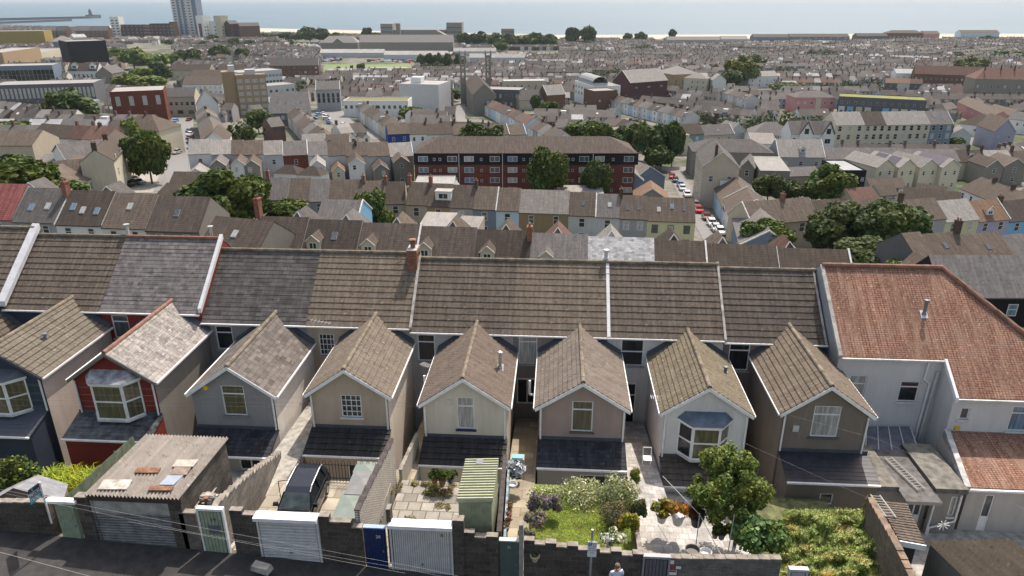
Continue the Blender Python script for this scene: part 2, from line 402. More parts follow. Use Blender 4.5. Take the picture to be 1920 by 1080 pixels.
BROWN = tile((.106, .083, .067), .6, .34, .15, 0, .5, (.22, .195, .15), False)
BROWN2 = tile((.138, .108, .083), .6, .34, .15, 0, .5, (.26, .225, .165), False)
BROWN3 = tile((.088, .073, .063), .4, .34, .15, 0, .5, (.18, .155, .12), False)
RED_T = tile((.36, .175, .125), .6, .14, .17, 0, .25, (.50, .36, .25), True, 1.25)
BLACKT = tile((.035, .034, .036), .25, .34, .15, 0, .5, (.10, .095, .08), False)
RIDGE = plain((.20, .165, .12), .9, vary=.3); TERRA = plain((.25, .125, .085), .85, vary=.25); LEAD = plain((.07, .08, .10), .5)
MORTAR = plain((.42, .40, .37), .9, vary=.25)
GY = 33.0; BY = 39.5
def house_front(label, x0, x1, eav, rid, mainroof, wallc, ox0, oxa, ox1, oe, oa, oroof, ovl, leanz=None, leanroof=None, wins=(), mwin=None, ridge=RIDGE,
                leanwall=None, barge=None, course=.43, ocourse=.34, mainr=None, ground=-25.6, leanwin=None, leany=31.35, leanx=None, slate_main=False, slate_wing=False, verge='both', sidewall=None, pipes='LR', bay=None, leanbase=None):
    t = thing('terraced_house', label, 'house', ((x0 + x1) / 2, BY, ground), 0, 'terraced houses seen from behind in the front row')
    ground -= 1.5; wm = render_wall(wallc); sw = render_wall(sidewall or wallc, .32)
    # main body
    mb = MB(); mw = mainr and render_wall(mainr) or wm
    wallholes(mb, x0, x1, ground, lambda x: eav - .03, BY, [mwin[:4]] if mwin else [], mw)
    ry = BY + (rid - eav) / .82; by = 2 * ry - BY
    mb.box(x0, BY + .01, ground, x1, by, eav - .1, mw, skip='f')
    mb.face([(x0, BY, eav - .1), (x0, by, eav - .1), (x0, ry, rid - .08)], mw); mb.face([(x1, BY, eav - .1), (x1, ry, rid - .08), (x1, by, eav - .1)], mw)
    mb.build('wall', t)
    if mwin: window(t, *mwin[:4], BY + .1, mwin[4], mwin[5], sill=plain((.35, .35, .34), .8))
    # main roof
    r = MB(); ye = BY - .22; ze = eav - .16
    if slate_main: course_roof(r, (x0, ye, ze), (x1, ye, ze), (x1, ry, rid), (x0, ry, rid), .30, mainroof, .014, .3, 0)
    else: course_roof(r, (x0, ye, ze), (x1, ye, ze), (x1, ry, rid), (x0, ry, rid), course, mainroof)
    plain_roof(r, (x1, by + .2, ze), (x0, by + .2, ze), (x0, ry, rid), (x1, ry, rid), mainroof)
    r.build('roof', t)
    ridge_tiles(t, (x0, ry, rid + .06), (x1, ry, rid + .06), ridge)
    g = MB(); g.box(x0, ye - .12, ze - .06, x1, ye - .01, ze + .03, white()); g.build('gutter', t)
    # wing
    w_ = MB(); prof = lambda x: oe + (oa - oe) * (1 - abs(x - oxa) / ((oxa - ox0) if x < oxa else (ox1 - oxa))) - .04
    wb = ground
    bh = [(bay[0] + .15, bay[2], bay[1] - .15, bay[3] - .1)] if bay else []
    wallholes(w_, ox0, ox1, wb, prof, GY, [q[:4] for q in wins] + bh, wm, apex=oxa)
    w_.face([(ox0, BY, wb), (ox0, GY, wb), (ox0, GY, oe - .04), (ox0, BY, oe - .04)], sw)
    w_.face([(ox1, GY, wb), (ox1, BY, wb), (ox1, BY, oe - .04), (ox1, GY, oe - .04)], sw)
    w_.build('wing_wall', t)
    for q in wins: window(t, *q[:4], GY + .1, q[4], q[5], sill=q[6] if len(q) > 6 else plain((.4, .4, .39), .8))
    rf = MB(); yf = GY - .2; yb = BY + (oa - eav) / .82 + .35; ov = .2; dz = ov * (oa - oe) / ((ox1 - ox0) / 2)
    kw = dict(course=.28, step=.014, amp=0) if slate_wing else dict(course=ocourse, step=.05, amp=.022, period=.28)
    el = (ox0 - ov, oe - dz); er = (ox1 + ov, oe - dz)
    course_roof(rf, (el[0], yb, el[1]), (el[0], yf, el[1]), (oxa, yf, oa), (oxa, yb, oa), mat=oroof, **kw)
    course_roof(rf, (er[0], yf, er[1]), (er[0], yb, er[1]), (oxa, yb, oa), (oxa, yf, oa), mat=oroof, **kw)
    rf.build('wing_roof', t)
    ridge_tiles(t, (oxa, yf, oa + .05), (oxa, yb, oa + .05), ridge, .12, 'wing_ridge')
    b = MB(); bm = barge or white(); yy = yf - .045
    for (xa, za), (xb, zb_) in ((el, (oxa, oa)), ((oxa, oa), er)):
        b.prism([(xa, za - .17), (xb, zb_ - .17), (xb, zb_ + .04), (xa, za + .04)], yy, yy + .04, bm, 'y')
    b.build('barge_board', t)
    for sx, (ex, ez) in ((-1, el), (1, er)):
        g = MB(); g.box(min(ex, ex + sx * .11), yf, ez - .07, max(ex, ex + sx * .11), BY - .02, ez + .035, white()); g.build('gutter', t)
    lt = (leanz or oe - 3) + .05
    if 'L' in pipes: pipe(t, [(ox0 + .1, GY - .07, oe - .2), (ox0 + .1, GY - .07, lt)])
    if 'R' in pipes: pipe(t, [(ox1 - .1, GY - .07, oe - .2), (ox1 - .1, GY - .07, lt)])
    # flashing where wing roof meets the main wall
    for (xa, za), s in ((el, -1), (er, 1)):
        f = MB()
        a = Vector((xa, BY - .03, za + .05)); c = Vector((oxa, BY - .03, oa + .05)); k = min(1, (eav - .25 - a.z) / (c.z - a.z)); c2 = a.lerp(c, k)
        up = Vector((0, 0, .22)); fo = Vector((0, -.3, .07))
        f.face([a + fo, c2 + fo, c2 + up, a + up] if s < 0 else [c2 + fo, a + fo, a + up, c2 + up], LEAD); f.build('flashing', t)
    if leanz:
        lx0, lx1 = leanx or (ox0, ox1); drop = .62; le = leanz - drop
        rf = MB(); A, B, C, D = (lx0 - .05, leany - .12, le), (lx1 + .05, leany - .12, le), (lx1 + .05, GY - .005, leanz), (lx0 - .05, GY - .005, leanz)
        if leanroof not in (BLACKT, BROWN3): course_roof(rf, A, B, C, D, .25, leanroof, .012, .3, 0)
        else: course_roof(rf, A, B, C, D, .36, leanroof, .05, .28, .025)
        rf.build('lean_to_roof', t)
        lw = MB(); m2 = render_wall(leanwall or wallc)
        wallholes(lw, lx0, lx1, leanbase or ground, lambda x: le + .02, leany, [leanwin[:4]] if leanwin else [], m2)
        for xx, q in ((lx0, 1), (lx1, -1)):
            P = [(xx, leany, ground), (xx, leany, le), (xx, GY, leanz - .02), (xx, GY, ground)]
            lw.face(P if q > 0 else P[::-1], m2)
        lw.build('lean_to_wall', t)
        g = MB(); g.box(lx0 - .05, leany - .24, le - .05, lx1 + .05, leany - .13, le + .04, white()); g.build('gutter', t)
        fl = MB(); fl.box(lx0, GY - .05, leanz + .03, lx1, GY - .004, leanz + .2, LEAD); fl.build('flashing', t)
        if leanwin: window(t, *leanwin[:4], leany + .09, leanwin[4], leanwin[5])
    return t
def bay_window(t, x0, x1, z0, z1, dpt, splay, roofm, gl=('olive', 'olive', 'olive'), cx=None):
    """three-sided bay on the wing gable"""
    y = GY; P = [(x0, y), (x0 + splay, y - dpt), (x1 - splay, y - dpt), (x1, y)]
    b = MB(); fr = white()
    base = plain((.6, .6, .58), .6, vary=.2)
    for (zlo, zhi, k, m) in ((z0 - .12, z0, .08, base), (z1, z1 + .14, .12, fr)):
        Q = [(P[0][0] - k, y), (P[1][0] - k * .5, P[1][1] - k), (P[2][0] + k * .5, P[2][1] - k), (P[3][0] + k, y)]
        for i in range(3): b.face([(*Q[i], zlo), (*Q[i + 1], zlo), (*Q[i + 1], zhi), (*Q[i], zhi)], m)
        b.face([(*q, zhi) for q in Q], m); b.face([(*q, zlo) for q in Q][::-1], m)
    for (xa, ya), (xb, yb), g in ((P[0], P[1], gl[0]), (P[1], P[2], gl[1]), (P[2], P[3], gl[2])):
        a, c = Vector((xa, ya, 0)), Vector((xb, yb, 0)); L = (c - a).length; d = (c - a) / L; n = Vector((d.y, -d.x, 0))
        def slab(s0, s1, za, zb, th0, th1, m):
            p = [a + d * s0 + n * th0, a + d * s1 + n * th0, a + d * s1 + n * th1, a + d * s0 + n * th1]
            p = [p[0], p[1], p[2], p[3]]
            b.hexa([(*q.xy, za) for q in (p[3], p[2], p[1], p[0])] + [(*q.xy, zb) for q in (p[3], p[2], p[1], p[0])], m)
        tt = .08; H = z1 - z0
        slab(0, tt, z0, z1, -.05, .03, fr); slab(L - tt, L, z0, z1, -.05, .03, fr); slab(tt, L - tt, z0, z0 + tt, -.05, .03, fr); slab(tt, L - tt, z1 - tt, z1, -.05, .03, fr)
        slab(tt, L - tt, z0 + H * .5, z0 + H * .5 + tt, -.05, .03, fr); slab(tt * .5, L - tt * .5, z0 + tt * .5, z1 - tt * .5, -.03, -.012, glass(g))
    o = b.build('bay_window', t)
    r = MB(); zt = z1 + .15; Q = [(x0 - .15, y), (x0 + splay - .08, y - dpt - .16), (x1 - splay + .08, y - dpt - .16), (x1 + .15, y)]; top = [(x0 + .25, y - .003, zt + .42), (x1 - .25, y - .003, zt + .42)]
    r.face([(*Q[0], zt), (*Q[1], zt), top[0]], roofm); r.face([(*Q[1], zt), (*Q[2], zt), top[1], top[0]], roofm); r.face([(*Q[2], zt), (*Q[3], zt), top[1]], roofm)
    r.face([(*q, zt) for q in Q][::-1], roofm); r.build('bay_roof', o)
    return o
GREYW = (.31, .305, .305); TANW = (.50, .41, .31); CREAMW = (.72, .66, .54); PINKW = (.40, .31, .27); WHITW = (.76, .75, .73); BRW = (.24, .20, .165); REDW = (.24, .045, .036); BLUEW = (.055, .07, .10)
sillw = plain((.62, .62, .6), .6)
H = []
h0 = house_front('end house with raised white verge at the far left of the front terrace', -41.5, -35.0, -17.75, -14.3, BROWN, (.12, .12, .14), -37.9, -35.5, -33.1 - .6, -20.0, -18.2, BROWN, 0, ground=-25, wins=(), pipes='')
h1 = house_front('dark blue rendered house with light brown tiled roofs and white bay window, second from left', -35.0, -28.65, -18.15, -14.75, BROWN, BLUEW, -33.3, -30.75, -28.35, -19.3, -17.7, tile((.135, .117, .094), .5, .34, .15, 0, .5, (.26, .235, .18), False), 0,
                 leanz=-21.6, leanroof=LEAD, wins=(), mwin=(-32.4, -20.3, -31.3, -18.75, 'T', 'olive'), sidewall=(.66, .56, .50), ground=-25, pipes='R', leanx=(-33.3, -28.5), bay=(-32.0, -29.6, -21.35, -19.7), barge=plain((.05, .055, .07), .6))
bay_window(h1, -32.3, -29.3, -21.5, -19.55, .7, .75, LEAD, ('olive', 'olive', 'olive'))
h2 = house_front('red rendered house with pale patchy slate wing roof, orange ridge tiles and white bay window', -28.65, -22.1, -18.15, -14.75, SLATE, REDW, -26.5, -24.22, -21.85, -19.35, -17.75, SLATE_L, 0,
                 leanz=-21.65, leanroof=plain((.09, .095, .10), .35, vary=.5), mwin=(-28.1, -20.2, -27.0, -18.6, 'T', 'grey'), ridge=TERRA, sidewall=(.26, .24, .21), ground=-25, slate_main=True, slate_wing=True, leany=31.4, leanx=(-26.6, -21.75),
                 barge=plain((.17, .165, .155), .8), bay=(-25.3, -22.9, -21.4, -19.5), leanwin=(-24.0, -24.1, -23.3, -23.0, 'V', 'dark'))
bay_window(h2, -25.6, -22.7, -21.55, -19.4, .75, .6, plain((.30, .30, .31), .5, vary=.35), ('olive', 'olive', 'olive'))
h3 = house_front('grey rendered house with dark slate roofs and a yellow alarm box on its gable', -22.1, -15.4, -18.72, -15.45, SLATE_D, GREYW, -19.85, -17.5, -15.2, -20.0, -18.35, tile((.13, .115, .105), .35, .28, .45, 0, .4, (.21, .19, .16), 'slate'), 0,
                 leanz=-22.35, leanroof=SLATE_N, wins=((-18.15, -21.5, -16.85, -19.6, 'T', 'olive', plain((.2, .2, .21), .8)),), mwin=(-21.4, -20.8, -20.3, -19.15, 'T', 'dark'), sidewall=(.80, .75, .69), ground=-24.6, slate_main=True, slate_wing=True,
                 leanwin=(-16.9, -23.9, -15.6, -23.2, 'V', 'dark'), leanwall=(.4, .38, .36), pipes='R')
h4 = house_front('tan rendered house with mossy brown tiled roofs and small paned gable window', -15.4, -8.85, -18.72, -15.45, BROWN2, TANW, -13.2, -11.1, -8.85, -19.8, -18.3, tile((.148, .122, .098), .5, .34, .15, 0, .5, (.27, .235, .175), False), 0,
                 leanz=-22.05, leanroof=BLACKT, wins=((-11.5, -21.35, -10.35, -19.95, 'G', 'dark', sillw),), mwin=(-14.75, -21.0, -13.75, -19.5, 'G', 'dark'), sidewall=(.76, .68, .58), ground=-24.9, leanwin=(-10.9, -24.3, -9.5, -23.3, 'V', 'dark'))
h5 = house_front('cream rendered house with a steel flue on its brown wing roof', -8.85, -2.45, -18.95, -15.75, BROWN, CREAMW, -6.95, -4.72, -2.4, -20.2, -18.62, tile((.125, .098, .082), .4, .30, .15, 0, .5, (.22, .18, .135), False), 0,
                 leanz=-22.4, leanroof=BLACKT, wins=((-5.1, -21.85, -4.15, -19.85, 'T', 'curtain', plain((.02, .03, .09), .5)),), mwin=(-8.45, -21.2, -7.35, -19.35, 'T', 'dark'), mainr=(.52, .52, .50), ground=-25.2, ocourse=.3)
h6 = house_front('pinkish brown pebbledashed house with black slate lean-to above the lawn', -2.45, 3.35, -18.95, -15.75, BROWN2, PINKW, -.65, 1.65, 4.0, -20.15, -18.65, tile((.155, .13, .11), .3, .30, .3, 0, .5, (.26, .225, .18), False), 0,
                 leanz=-22.3, leanroof=SLATE_N, wins=((1.12, -21.75, 2.25, -19.85, 'T', 'olive', plain((.12, .11, .10), .8)),), mwin=(-2.1, -21.2, -.95, -19.05, 'T', 'curtain'), ground=-25.5, leanwin=(1.6, -25.0, 3.2, -23.35, 'V', 'dark'), leanwall=(.40, .38, .36), ocourse=.3, mainr=(.33, .27, .25))
h7 = house_front('white painted house with bay window and blue-grey bay roof behind the garden tree', 3.35, 10.35, -18.95, -15.75, BROWN, WHITW, 6.0, 8.2, 10.45, -20.2, -18.7, tile((.14, .117, .085), .7, .30, .15, 0, .5, (.28, .24, .155), False), 0,
                 leanz=-23.15, leanroof=BROWN3, mwin=(4.2, -21.1, 5.6, -19.15, 'H', 'dark'), ground=-25.6, leanx=(6.0, 8.3), bay=(6.85, 9.4, -22.6, -20.8), ocourse=.3, leanbase=-25.8)
bay_window(h7, 6.85, 9.5, -22.75, -20.8, .75, .62, plain((.10, .13, .18), .6, vary=.2), ('dark', 'olive', 'olive'))
h8 = house_front('dark brown roughcast house, last in the terrace before the red roof', 10.35, 16.45, -19.05, -15.95, BROWN3, BRW, 12.2, 14.35, 16.65, -20.0, -18.4, BROWN2, 0,
                 leanz=-22.5, leanroof=plain((.022, .025, .035), .45, vary=.3), wins=((13.75, -21.55, 15.15, -19.65, 'T', 'curtain', plain((.1, .095, .09), .8)),), mwin=(10.75, -21.2, 12.0, -19.3, 'T', 'dark'), ground=-25.7, leany=31.25, leanwin=(14.1, -24.55, 14.8, -23.85, '', 'dark'), ocourse=.34, leanx=(12.3, 16.9))
# party-wall verges and other roof details
def verge(t, x, eav, rid, m, w_=.17, hgt=.10):
    ry = BY + (rid - eav) / .82; mb = MB()
    a, b = Vector((x, BY - .25, eav - .17)), Vector((x, ry + .05, rid + .02)); n = 9
    for i in range(n):
        p, q = a.lerp(b, i / n), a.lerp(b, (i + .985) / n)
        mb.hexa([(x - w_ / 2, p.y, p.z), (x + w_ / 2, p.y, p.z), (x + w_ / 2, q.y, q.z), (x - w_ / 2, q.y, q.z), (x - w_ / 2, p.y, p.z + hgt + .06), (x + w_ / 2, p.y, p.z + hgt + .06), (x + w_ / 2, q.y, q.z + hgt + .06), (x - w_ / 2, q.y, q.z + hgt + .06)], m)
    return mb.build('verge', t)
verge(h1, -34.95, -17.9, -14.35, plain((.62, .62, .64), .6), .5, .3); verge(h3, -22.05, -18.0, -14.7, plain((.66, .66, .66), .6), .22, .25); verge(h5, -8.8, -18.72, -15.5, MORTAR, .16, .08); verge(h7, 3.4, -18.95, -15.75, plain((.66, .66, .66), .7), .2, .05)
verge(h8, 10.4, -18.95, -15.7, MORTAR, .14, .08); verge(h8, 16.35, -19.05, -15.9, MORTAR, .12, .06)
def chimney(parent, x, y, zb, w_, d, h, m, pots=2, potm=None, world=None):
    mb = MB(); mb.box(x - w_ / 2, y - d / 2, zb, x + w_ / 2, y + d / 2, zb + h, m); mb.box(x - w_ / 2 - .06, y - d / 2 - .06, zb + h - .22, x + w_ / 2 + .06, y + d / 2 + .06, zb + h - .08, m); mb.box(x - w_ / 2 - .02, y - d / 2 - .02, zb + h, x + w_ / 2 + .02, y + d / 2 + .02, zb + h + .06, MORTAR)
    o = mb.build('chimney', parent)
    for i in range(pots):
        px = x + (i - (pots - 1) / 2) * (w_ / max(1, pots)) if w_ > d else x; py = y if w_ > d else y + (i - (pots - 1) / 2) * (d / max(1, pots))
        p = MB(); p.lathe((px, py, zb + h + .05), [(.13, 0), (.11, .35), (.14, .36), (.14, .42), (.09, .42), (.09, .2)], potm or TERRA, 10); p.build('chimney_pot', o)
    return o
BRK = brickm((.26, .10, .065), (.30, .27, .24)); BRK_D = brickm((.10, .06, .045), (.15, .14, .12))
ch = chimney(h4, -9.15, 43.0, -17.4, .62, 1.1, 2.5, BRK, 0)
c = MB(); c.lathe((-9.15, 43.0, -14.9), [(.17, 0), (.15, .4), (.22, .42), (.22, .5), (.08, .5), (.08, .56), (.25, .62), (0, .66)], TERRA, 14); c.build('chimney_pot', ch)
fl = MB(); fl.box(-9.55, 42.05, -17.0, -8.78, 42.44, -16.62, LEAD); fl.build('flashing', h4)
# flues, vents, roof fittings
def vent_pipe(t, x, y, z, h, r, m, cap=True, name='vent_pipe', plate=True):
    mb = MB(); mb.lathe((x, y, z), [(r * 1.5, 0), (r, .12), (r, h)] + ([(r * 1.6, h + .02), (r * 1.6, h + .1), (0, h + .14)] if cap else [(r * .8, h), (r * .8, h - .1)]), m, 10)
    if plate: mb.hexa([(x - .2, y - .2, z - .22), (x + .2, y - .2, z - .22), (x + .2, y + .2, z + .1), (x - .2, y + .2, z + .1), (x - .2, y - .2, z - .18), (x + .2, y - .2, z - .18), (x + .2, y + .2, z + .14), (x - .2, y + .2, z + .14)], plain((.6, .6, .6), .4))
    return mb.build(name, t)
STEEL = plain((.55, .56, .58), .25, .8); GREYP = plain((.16, .17, .18), .5)
vent_pipe(h5, -3.0, 36.2, -19.72, .95, .09, STEEL, name='flue')
vent_pipe(h6, 3.3, 43.55, -15.5, .5, .12, plain((.5, .5, .5), .5), name='flue')
vent_pipe(h7, 9.9, 36.6, -19.95, .45, .09, GREYP)
vent_pipe(h1, -29.6, 35.6, -18.7, .55, .09, GREYP)
for xx, tt in ((-7.15, h5), (-3.7, h5)):
    v = MB(); zz = -18.0; yy = 40.9; v.hexa([(xx - .13, yy - .13, zz - .02), (xx + .13, yy - .13, zz - .02), (xx + .13, yy + .13, zz + .19), (xx - .13, yy + .13, zz + .19), (xx - .13, yy - .13, zz + .07), (xx + .13, yy - .13, zz + .07), (xx + .13, yy + .13, zz + .27), (xx - .13, yy + .13, zz + .27)], plain((.65, .65, .65), .5))
    v.box(xx - .07, yy - .145, zz + .0, xx + .07, yy - .128, zz + .06, GREYP); v.build('roof_vent', tt)
pf = MB(); pf.tube((-23.0, 44.15, -14.8), (-23.0, 44.15, -14.1), .1, STEEL, 10); pf.tube((-23.0, 44.15, -14.1), (-23.0, 44.15, -14.02), .19, STEEL, 10); pf.build('flue', h2)
pf = MB(); pf.tube((-28.65, 43.9, -14.8), (-28.65, 43.9, -14.0), .1, plain((.5, .48, .45), .6), 10); pf.tube((-28.65, 43.9, -14.0), (-28.65, 43.9, -13.92), .2, STEEL, 10); pf.build('flue', h1)
# aerials, alarm boxes, wall boxes
def wallbox(t, x, z, y, w_, h, m, name): mb = MB(); mb.box(x - w_ / 2, y - .09, z - h / 2, x + w_ / 2, y - .002, z + h / 2, m); return mb.build(name, t)
YEL = plain((.75, .48, .03), .5)
ab = MB(); ab.tube((-18.95, 32.9, -19.75), (-18.95, 32.998, -19.75), .15, YEL, 8); ab.build('alarm_box', h3)
wallbox(h5, -5.5, -20.15, GY, .26, .28, plain((.6, .57, .5), .6), 'alarm_box')
wallbox(h8, 12.95, -21.05, GY, .3, .36, plain((.55, .55, .55), .6), 'meter_box')
def aerial(t, p, q, n=6, name='aerial'):
    mb = MB(); p, q = Vector(p), Vector(q); mb.tube(p, q, .022, plain((.6, .6, .6), .3, .5), 5); d = (q - p).normalized(); s = d.cross(Vector((0, 0, 1))).normalized() * .22
    for i in range(n): c = p.lerp(q, (i + .5) / n); mb.tube(c - s, c + s, .013, plain((.6, .6, .6), .3, .5), 4)
    return mb.build(name, t)
aerial(h4, (-15.0, 39.1, -18.35), (-13.7, 39.1, -18.55)); aerial(h5, (-7.75, 37.0, -20.0), (-7.15, 36.6, -20.0)); aerial(h7, (5.4, 34.3, -20.2), (6.1, 34.3, -20.25))
# boiler flues on walls
for tt, x, z in ((h5, -7.3, -20.6), (h6, -1.25, -20.7)):
    mb = MB(); mb.path([(x + .35, 35.5, z - .35), (x, 35.5, z - .3), (x, 35.5, z + .6)], .07, white(), 8); mb.build('flue', tt)
# small windows and doors deep in the passages
window(h6, -2.2, -24.0, -.9, -22.2, BY - .02, 'V', 'dark'); window(h7, 4.4, -25.2, 5.3, -22.3, BY - .02, 'T', 'dark', name='door')
window(h3, -21.3, -23.5, -20.4, -22.0, BY - .02, 'T', 'dark'); window(h8, 10.9, -24.6, 11.9, -22.6, BY - .02, 'T', 'dark')
# ---------------------------------------------------------------- red tiled house
RT = thing('red_roofed_house', 'large white rendered house with weathered red tiled roof, right of the brown tiled terrace', 'house', (22, 39, -26.2))
WW = render_wall((.66, .65, .64), .3); slope = .76
def zp(y): return -19.1 - (37.6 - y) * slope
rm = MB(); ye, yr, y2 = 37.6, 42.55, 35.75; zr = zp(yr)
xl, xs, xr = 16.55, 22.42, 23.7
def tf(pts): # roof polygon with uv in metres, slope rises with y
    L = math.sqrt(1 + slope * slope); rm.face([(p[0], p[1], zp(p[1]) + .03) for p in pts], RED_T, [(p[0], p[1] * L) for p in pts])
tf([(xl, ye), (xs, ye), (xs, yr), (xl, yr)]); tf([(xs, y2), (30.5, y2), (xr, yr), (xs, yr)])
def hipface(pts):
    rm.face(pts, RED_T, [(p[1], p[2] * 1.6) for p in pts])
hipface([(30.5, y2, zp(y2) + .03), (30.5, 49.3, zp(y2) + .03), (xr, yr, zr + .03)])
rm.face([(30.5, 49.3, zp(y2)), (xl, 49.3, zp(y2)), (xl, yr, zr + .03), (xr, yr, zr + .03)], RED_T)
rm.face([(xl, ye, zp(ye) - .1), (xs, ye, zp(ye) - .1), (xs, ye, zp(ye) + .03), (xl, ye, zp(ye) + .03)], RED_T)
rm.face([(xs, y2, zp(y2) - .1), (30.5, y2, zp(y2) - .1), (30.5, y2, zp(y2) + .03), (xs, y2, zp(y2) + .03)], RED_T)
rm.build('roof', RT)
ridge_tiles(RT, (xl, yr, zr + .08), (xr, yr, zr + .08), TERRA, .16, seglen=.35); ridge_tiles(RT, (xr, yr, zr + .08), (30.5, y2 + .0, zp(y2) + .1), TERRA, .16, 'hip_tiles', .35)
wm = MB(); g = -26.4
hol = [(17.4, -22.35, 18.4, -20.35), (20.35, -22.0, 21.45, -20.65)]
wallholes(wm, xl, xs, g, lambda x: zp(ye) - .05, ye + .15, hol, WW)
hol2 = [(22.95, -21.95, 23.45, -21.2), (25.7, -22.6, 27.0, -21.0)]
wallholes(wm, xs, 30.3, g, lambda x: zp(y2) - .05, y2 + .15, hol2, WW)
wm.face([(xs, ye + .15, g), (xs, y2 + .15, g), (xs, y2 + .15, zp(y2) - .05), (xs, ye + .15, zp(ye) - .05)], WW)
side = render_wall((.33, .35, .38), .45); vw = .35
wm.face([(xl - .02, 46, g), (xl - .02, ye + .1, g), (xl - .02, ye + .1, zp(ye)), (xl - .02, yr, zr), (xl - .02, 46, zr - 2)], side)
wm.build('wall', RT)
vg = MB(); a = Vector((xl, ye - .05, zp(ye))); b = Vector((xl, yr, zr)); vg.hexa([(xl - .1, a.y, a.z - .1), (xl + .12, a.y, a.z - .1), (xl + .12, b.y, b.z - .1), (xl - .1, b.y, b.z - .1), (xl - .1, a.y, a.z + .12), (xl + .12, a.y, a.z + .12), (xl + .12, b.y, b.z + .12), (xl - .1, b.y, b.z + .12)], MORTAR)
vg.build('verge', RT)
vg = MB(); a = Vector((xs, y2 - .1, zp(y2))); b = Vector((xs, ye, zp(ye))); vg.hexa([(xs - .06, a.y, a.z - .22), (xs + .1, a.y, a.z - .22), (xs + .1, b.y, b.z - .22), (xs - .06, b.y, b.z - .22), (xs - .06, a.y, a.z + .08), (xs + .1, a.y, a.z + .08), (xs + .1, b.y, b.z + .08), (xs - .06, b.y, b.z + .08)], white()); vg.build('verge', RT)
window(RT, *hol[0], ye + .25, 'T', 'curtain'); window(RT, *hol[1], ye + .25, 'T', 'dark', sill=sillw); window(RT, *hol2[0], y2 + .25, '', 'grey', sill=sillw); window(RT, *hol2[1], y2 + .25, 'T', 'blue', sill=sillw)
for (x0, x1, y, z) in ((xl, xs, ye, zp(ye)), (xs, 30.4, y2, zp(y2))): gg = MB(); gg.box(x0, y - .13, z - .12, x1, y - .005, z - .02, plain((.6, .6, .58), .6)); gg.build('gutter', RT)
pipe(RT, [(21.6, ye + .05, -19.2), (21.55, ye + .05, -20.4), (21.9, ye + .05, -20.7), (21.85, ye + .05, -25)], .06); pipe(RT, [(22.2, ye + .03, -19.9), (22.05, ye + .03, -25)], .08, plain((.55, .55, .54), .6), 'soil_pipe')
pipe(RT, [(27.4, y2 + .08, -20.6), (27.4, y2 + .08, -22.5)], .05)
vent_pipe(RT, 21.9, 39.9, zp(39.9) + .1, .8, .1, GREYP)
wallbox(RT, 22.98, -22.5, y2 + .15, .25, .25, YEL, 'alarm_box')
# lean-to with red tiles, flat roofed porches, glass canopy
L1 = thing('lean_to_extension', 'white walled lean-to with red tiled roof and white back door', 'extension', (24, 32, -26.2))
Yl = 32.0; A = AY(1818, 914, Yl); top = AY(1780, 808, y2 + .1)
rm = MB(); xR = 30.3; rm.face([(A[0], Yl, A[2]), (xR, Yl, A[2]), (xR, y2 + .12, top[2]), (top[0], y2 + .12, top[2])], RED_T, [(A[0], 0), (xR, 0), (xR, 4.2), (top[0], 4.2)]); rm.face([(A[0], Yl, A[2] - .12), (xR, Yl, A[2] - .12), (xR, Yl, A[2]), (A[0], Yl, A[2])], RED_T); rm.build('roof', L1)
vg = MB(); vg.hexa([(A[0] - .3, Yl - .1, A[2] - .3), (A[0], Yl - .1, A[2] - .3), (top[0], y2 + .1, top[2] - .3), (top[0] - .3, y2 + .1, top[2] - .3), (A[0] - .3, Yl - .1, A[2] + .12), (A[0], Yl - .1, A[2] + .12), (top[0], y2 + .1, top[2] + .12), (top[0] - .3, y2 + .1, top[2] + .12)], plain((.5, .49, .47), .8, vary=.25)); vg.build('verge', L1)
wm = MB(); LW = render_wall((.48, .45, .42), .35); d0 = AY(1828, 998, Yl + .1); d1 = AY(1868, 929, Yl + .1); dh = (d0[0], d0[2], d1[0] - .02, d1[2])
wallholes(wm, A[0] + .05, xR, -27.2, lambda x: A[2] - .05, Yl + .12, [dh], LW); wm.face([(A[0] + .05, y2, -27.2), (A[0] + .05, Yl + .12, -27.2), (A[0] + .05, Yl + .12, A[2]), (A[0] + .05, y2, top[2])], LW); wm.build('wall', L1)
window(L1, *dh, Yl + .2, 'D', 'grey', name='door'); gg = MB(); gg.box(A[0] - .1, Yl - .14, A[2] - .16, xR, Yl - .02, A[2] - .05, white()); gg.build('gutter', L1)
FL = thing('flat_roofed_extension', 'grey walled extension with stepped felt flat roofs and a ladder lying on top', 'extension', (19, 32, -26.2))
FELT = plain((.19, .18, .155), .95, vary=.3); FELT_D = plain((.13, .125, .12), .9, vary=.3)
def AT(px, py, z): return AZ(px, py, z)
zf = AY(1650, 912, 31.6)[2]
def flatroof(par, x0, x1, y0, y1, z, m, th=.3, edge=FELT_D):
    mb = MB(); mb.box(x0, y0, z - th, x1, y1, z, edge, top=m, skip=''); return mb.build('flat_roof', par)
xA, xB, xC, xD = AZ(1635, 912, zf)[0], AZ(1686, 912, zf)[0], AZ(1752, 912, zf)[0], AZ(1812, 912, zf)[0]
flatroof(FL, xA, xB, 31.6, 35.3, zf, FELT); flatroof(FL, xB + .02, xC - .02, 30.75, 35.3, zf - .22, FELT_D, .2, plain((.3, .29, .27), .8)); flatroof(FL, xC, xD, 31.6, 35.7, zf, FELT)
ww = MB(); EX = render_wall((.30, .28, .26), .35); wg = -27.2
w1 = AY(1680, 928, 31.75); q0, q1 = AY(1775, 968, 31.75), AY(1798, 932, 31.75); pw = (q0[0], q0[2], q1[0], q1[2])
pd0, pd1 = AY(1700, 985, 32.0), AY(1735, 928, 32.0); pdh = (pd0[0] - .2, pd0[2] - .3, pd1[0], pd1[2])
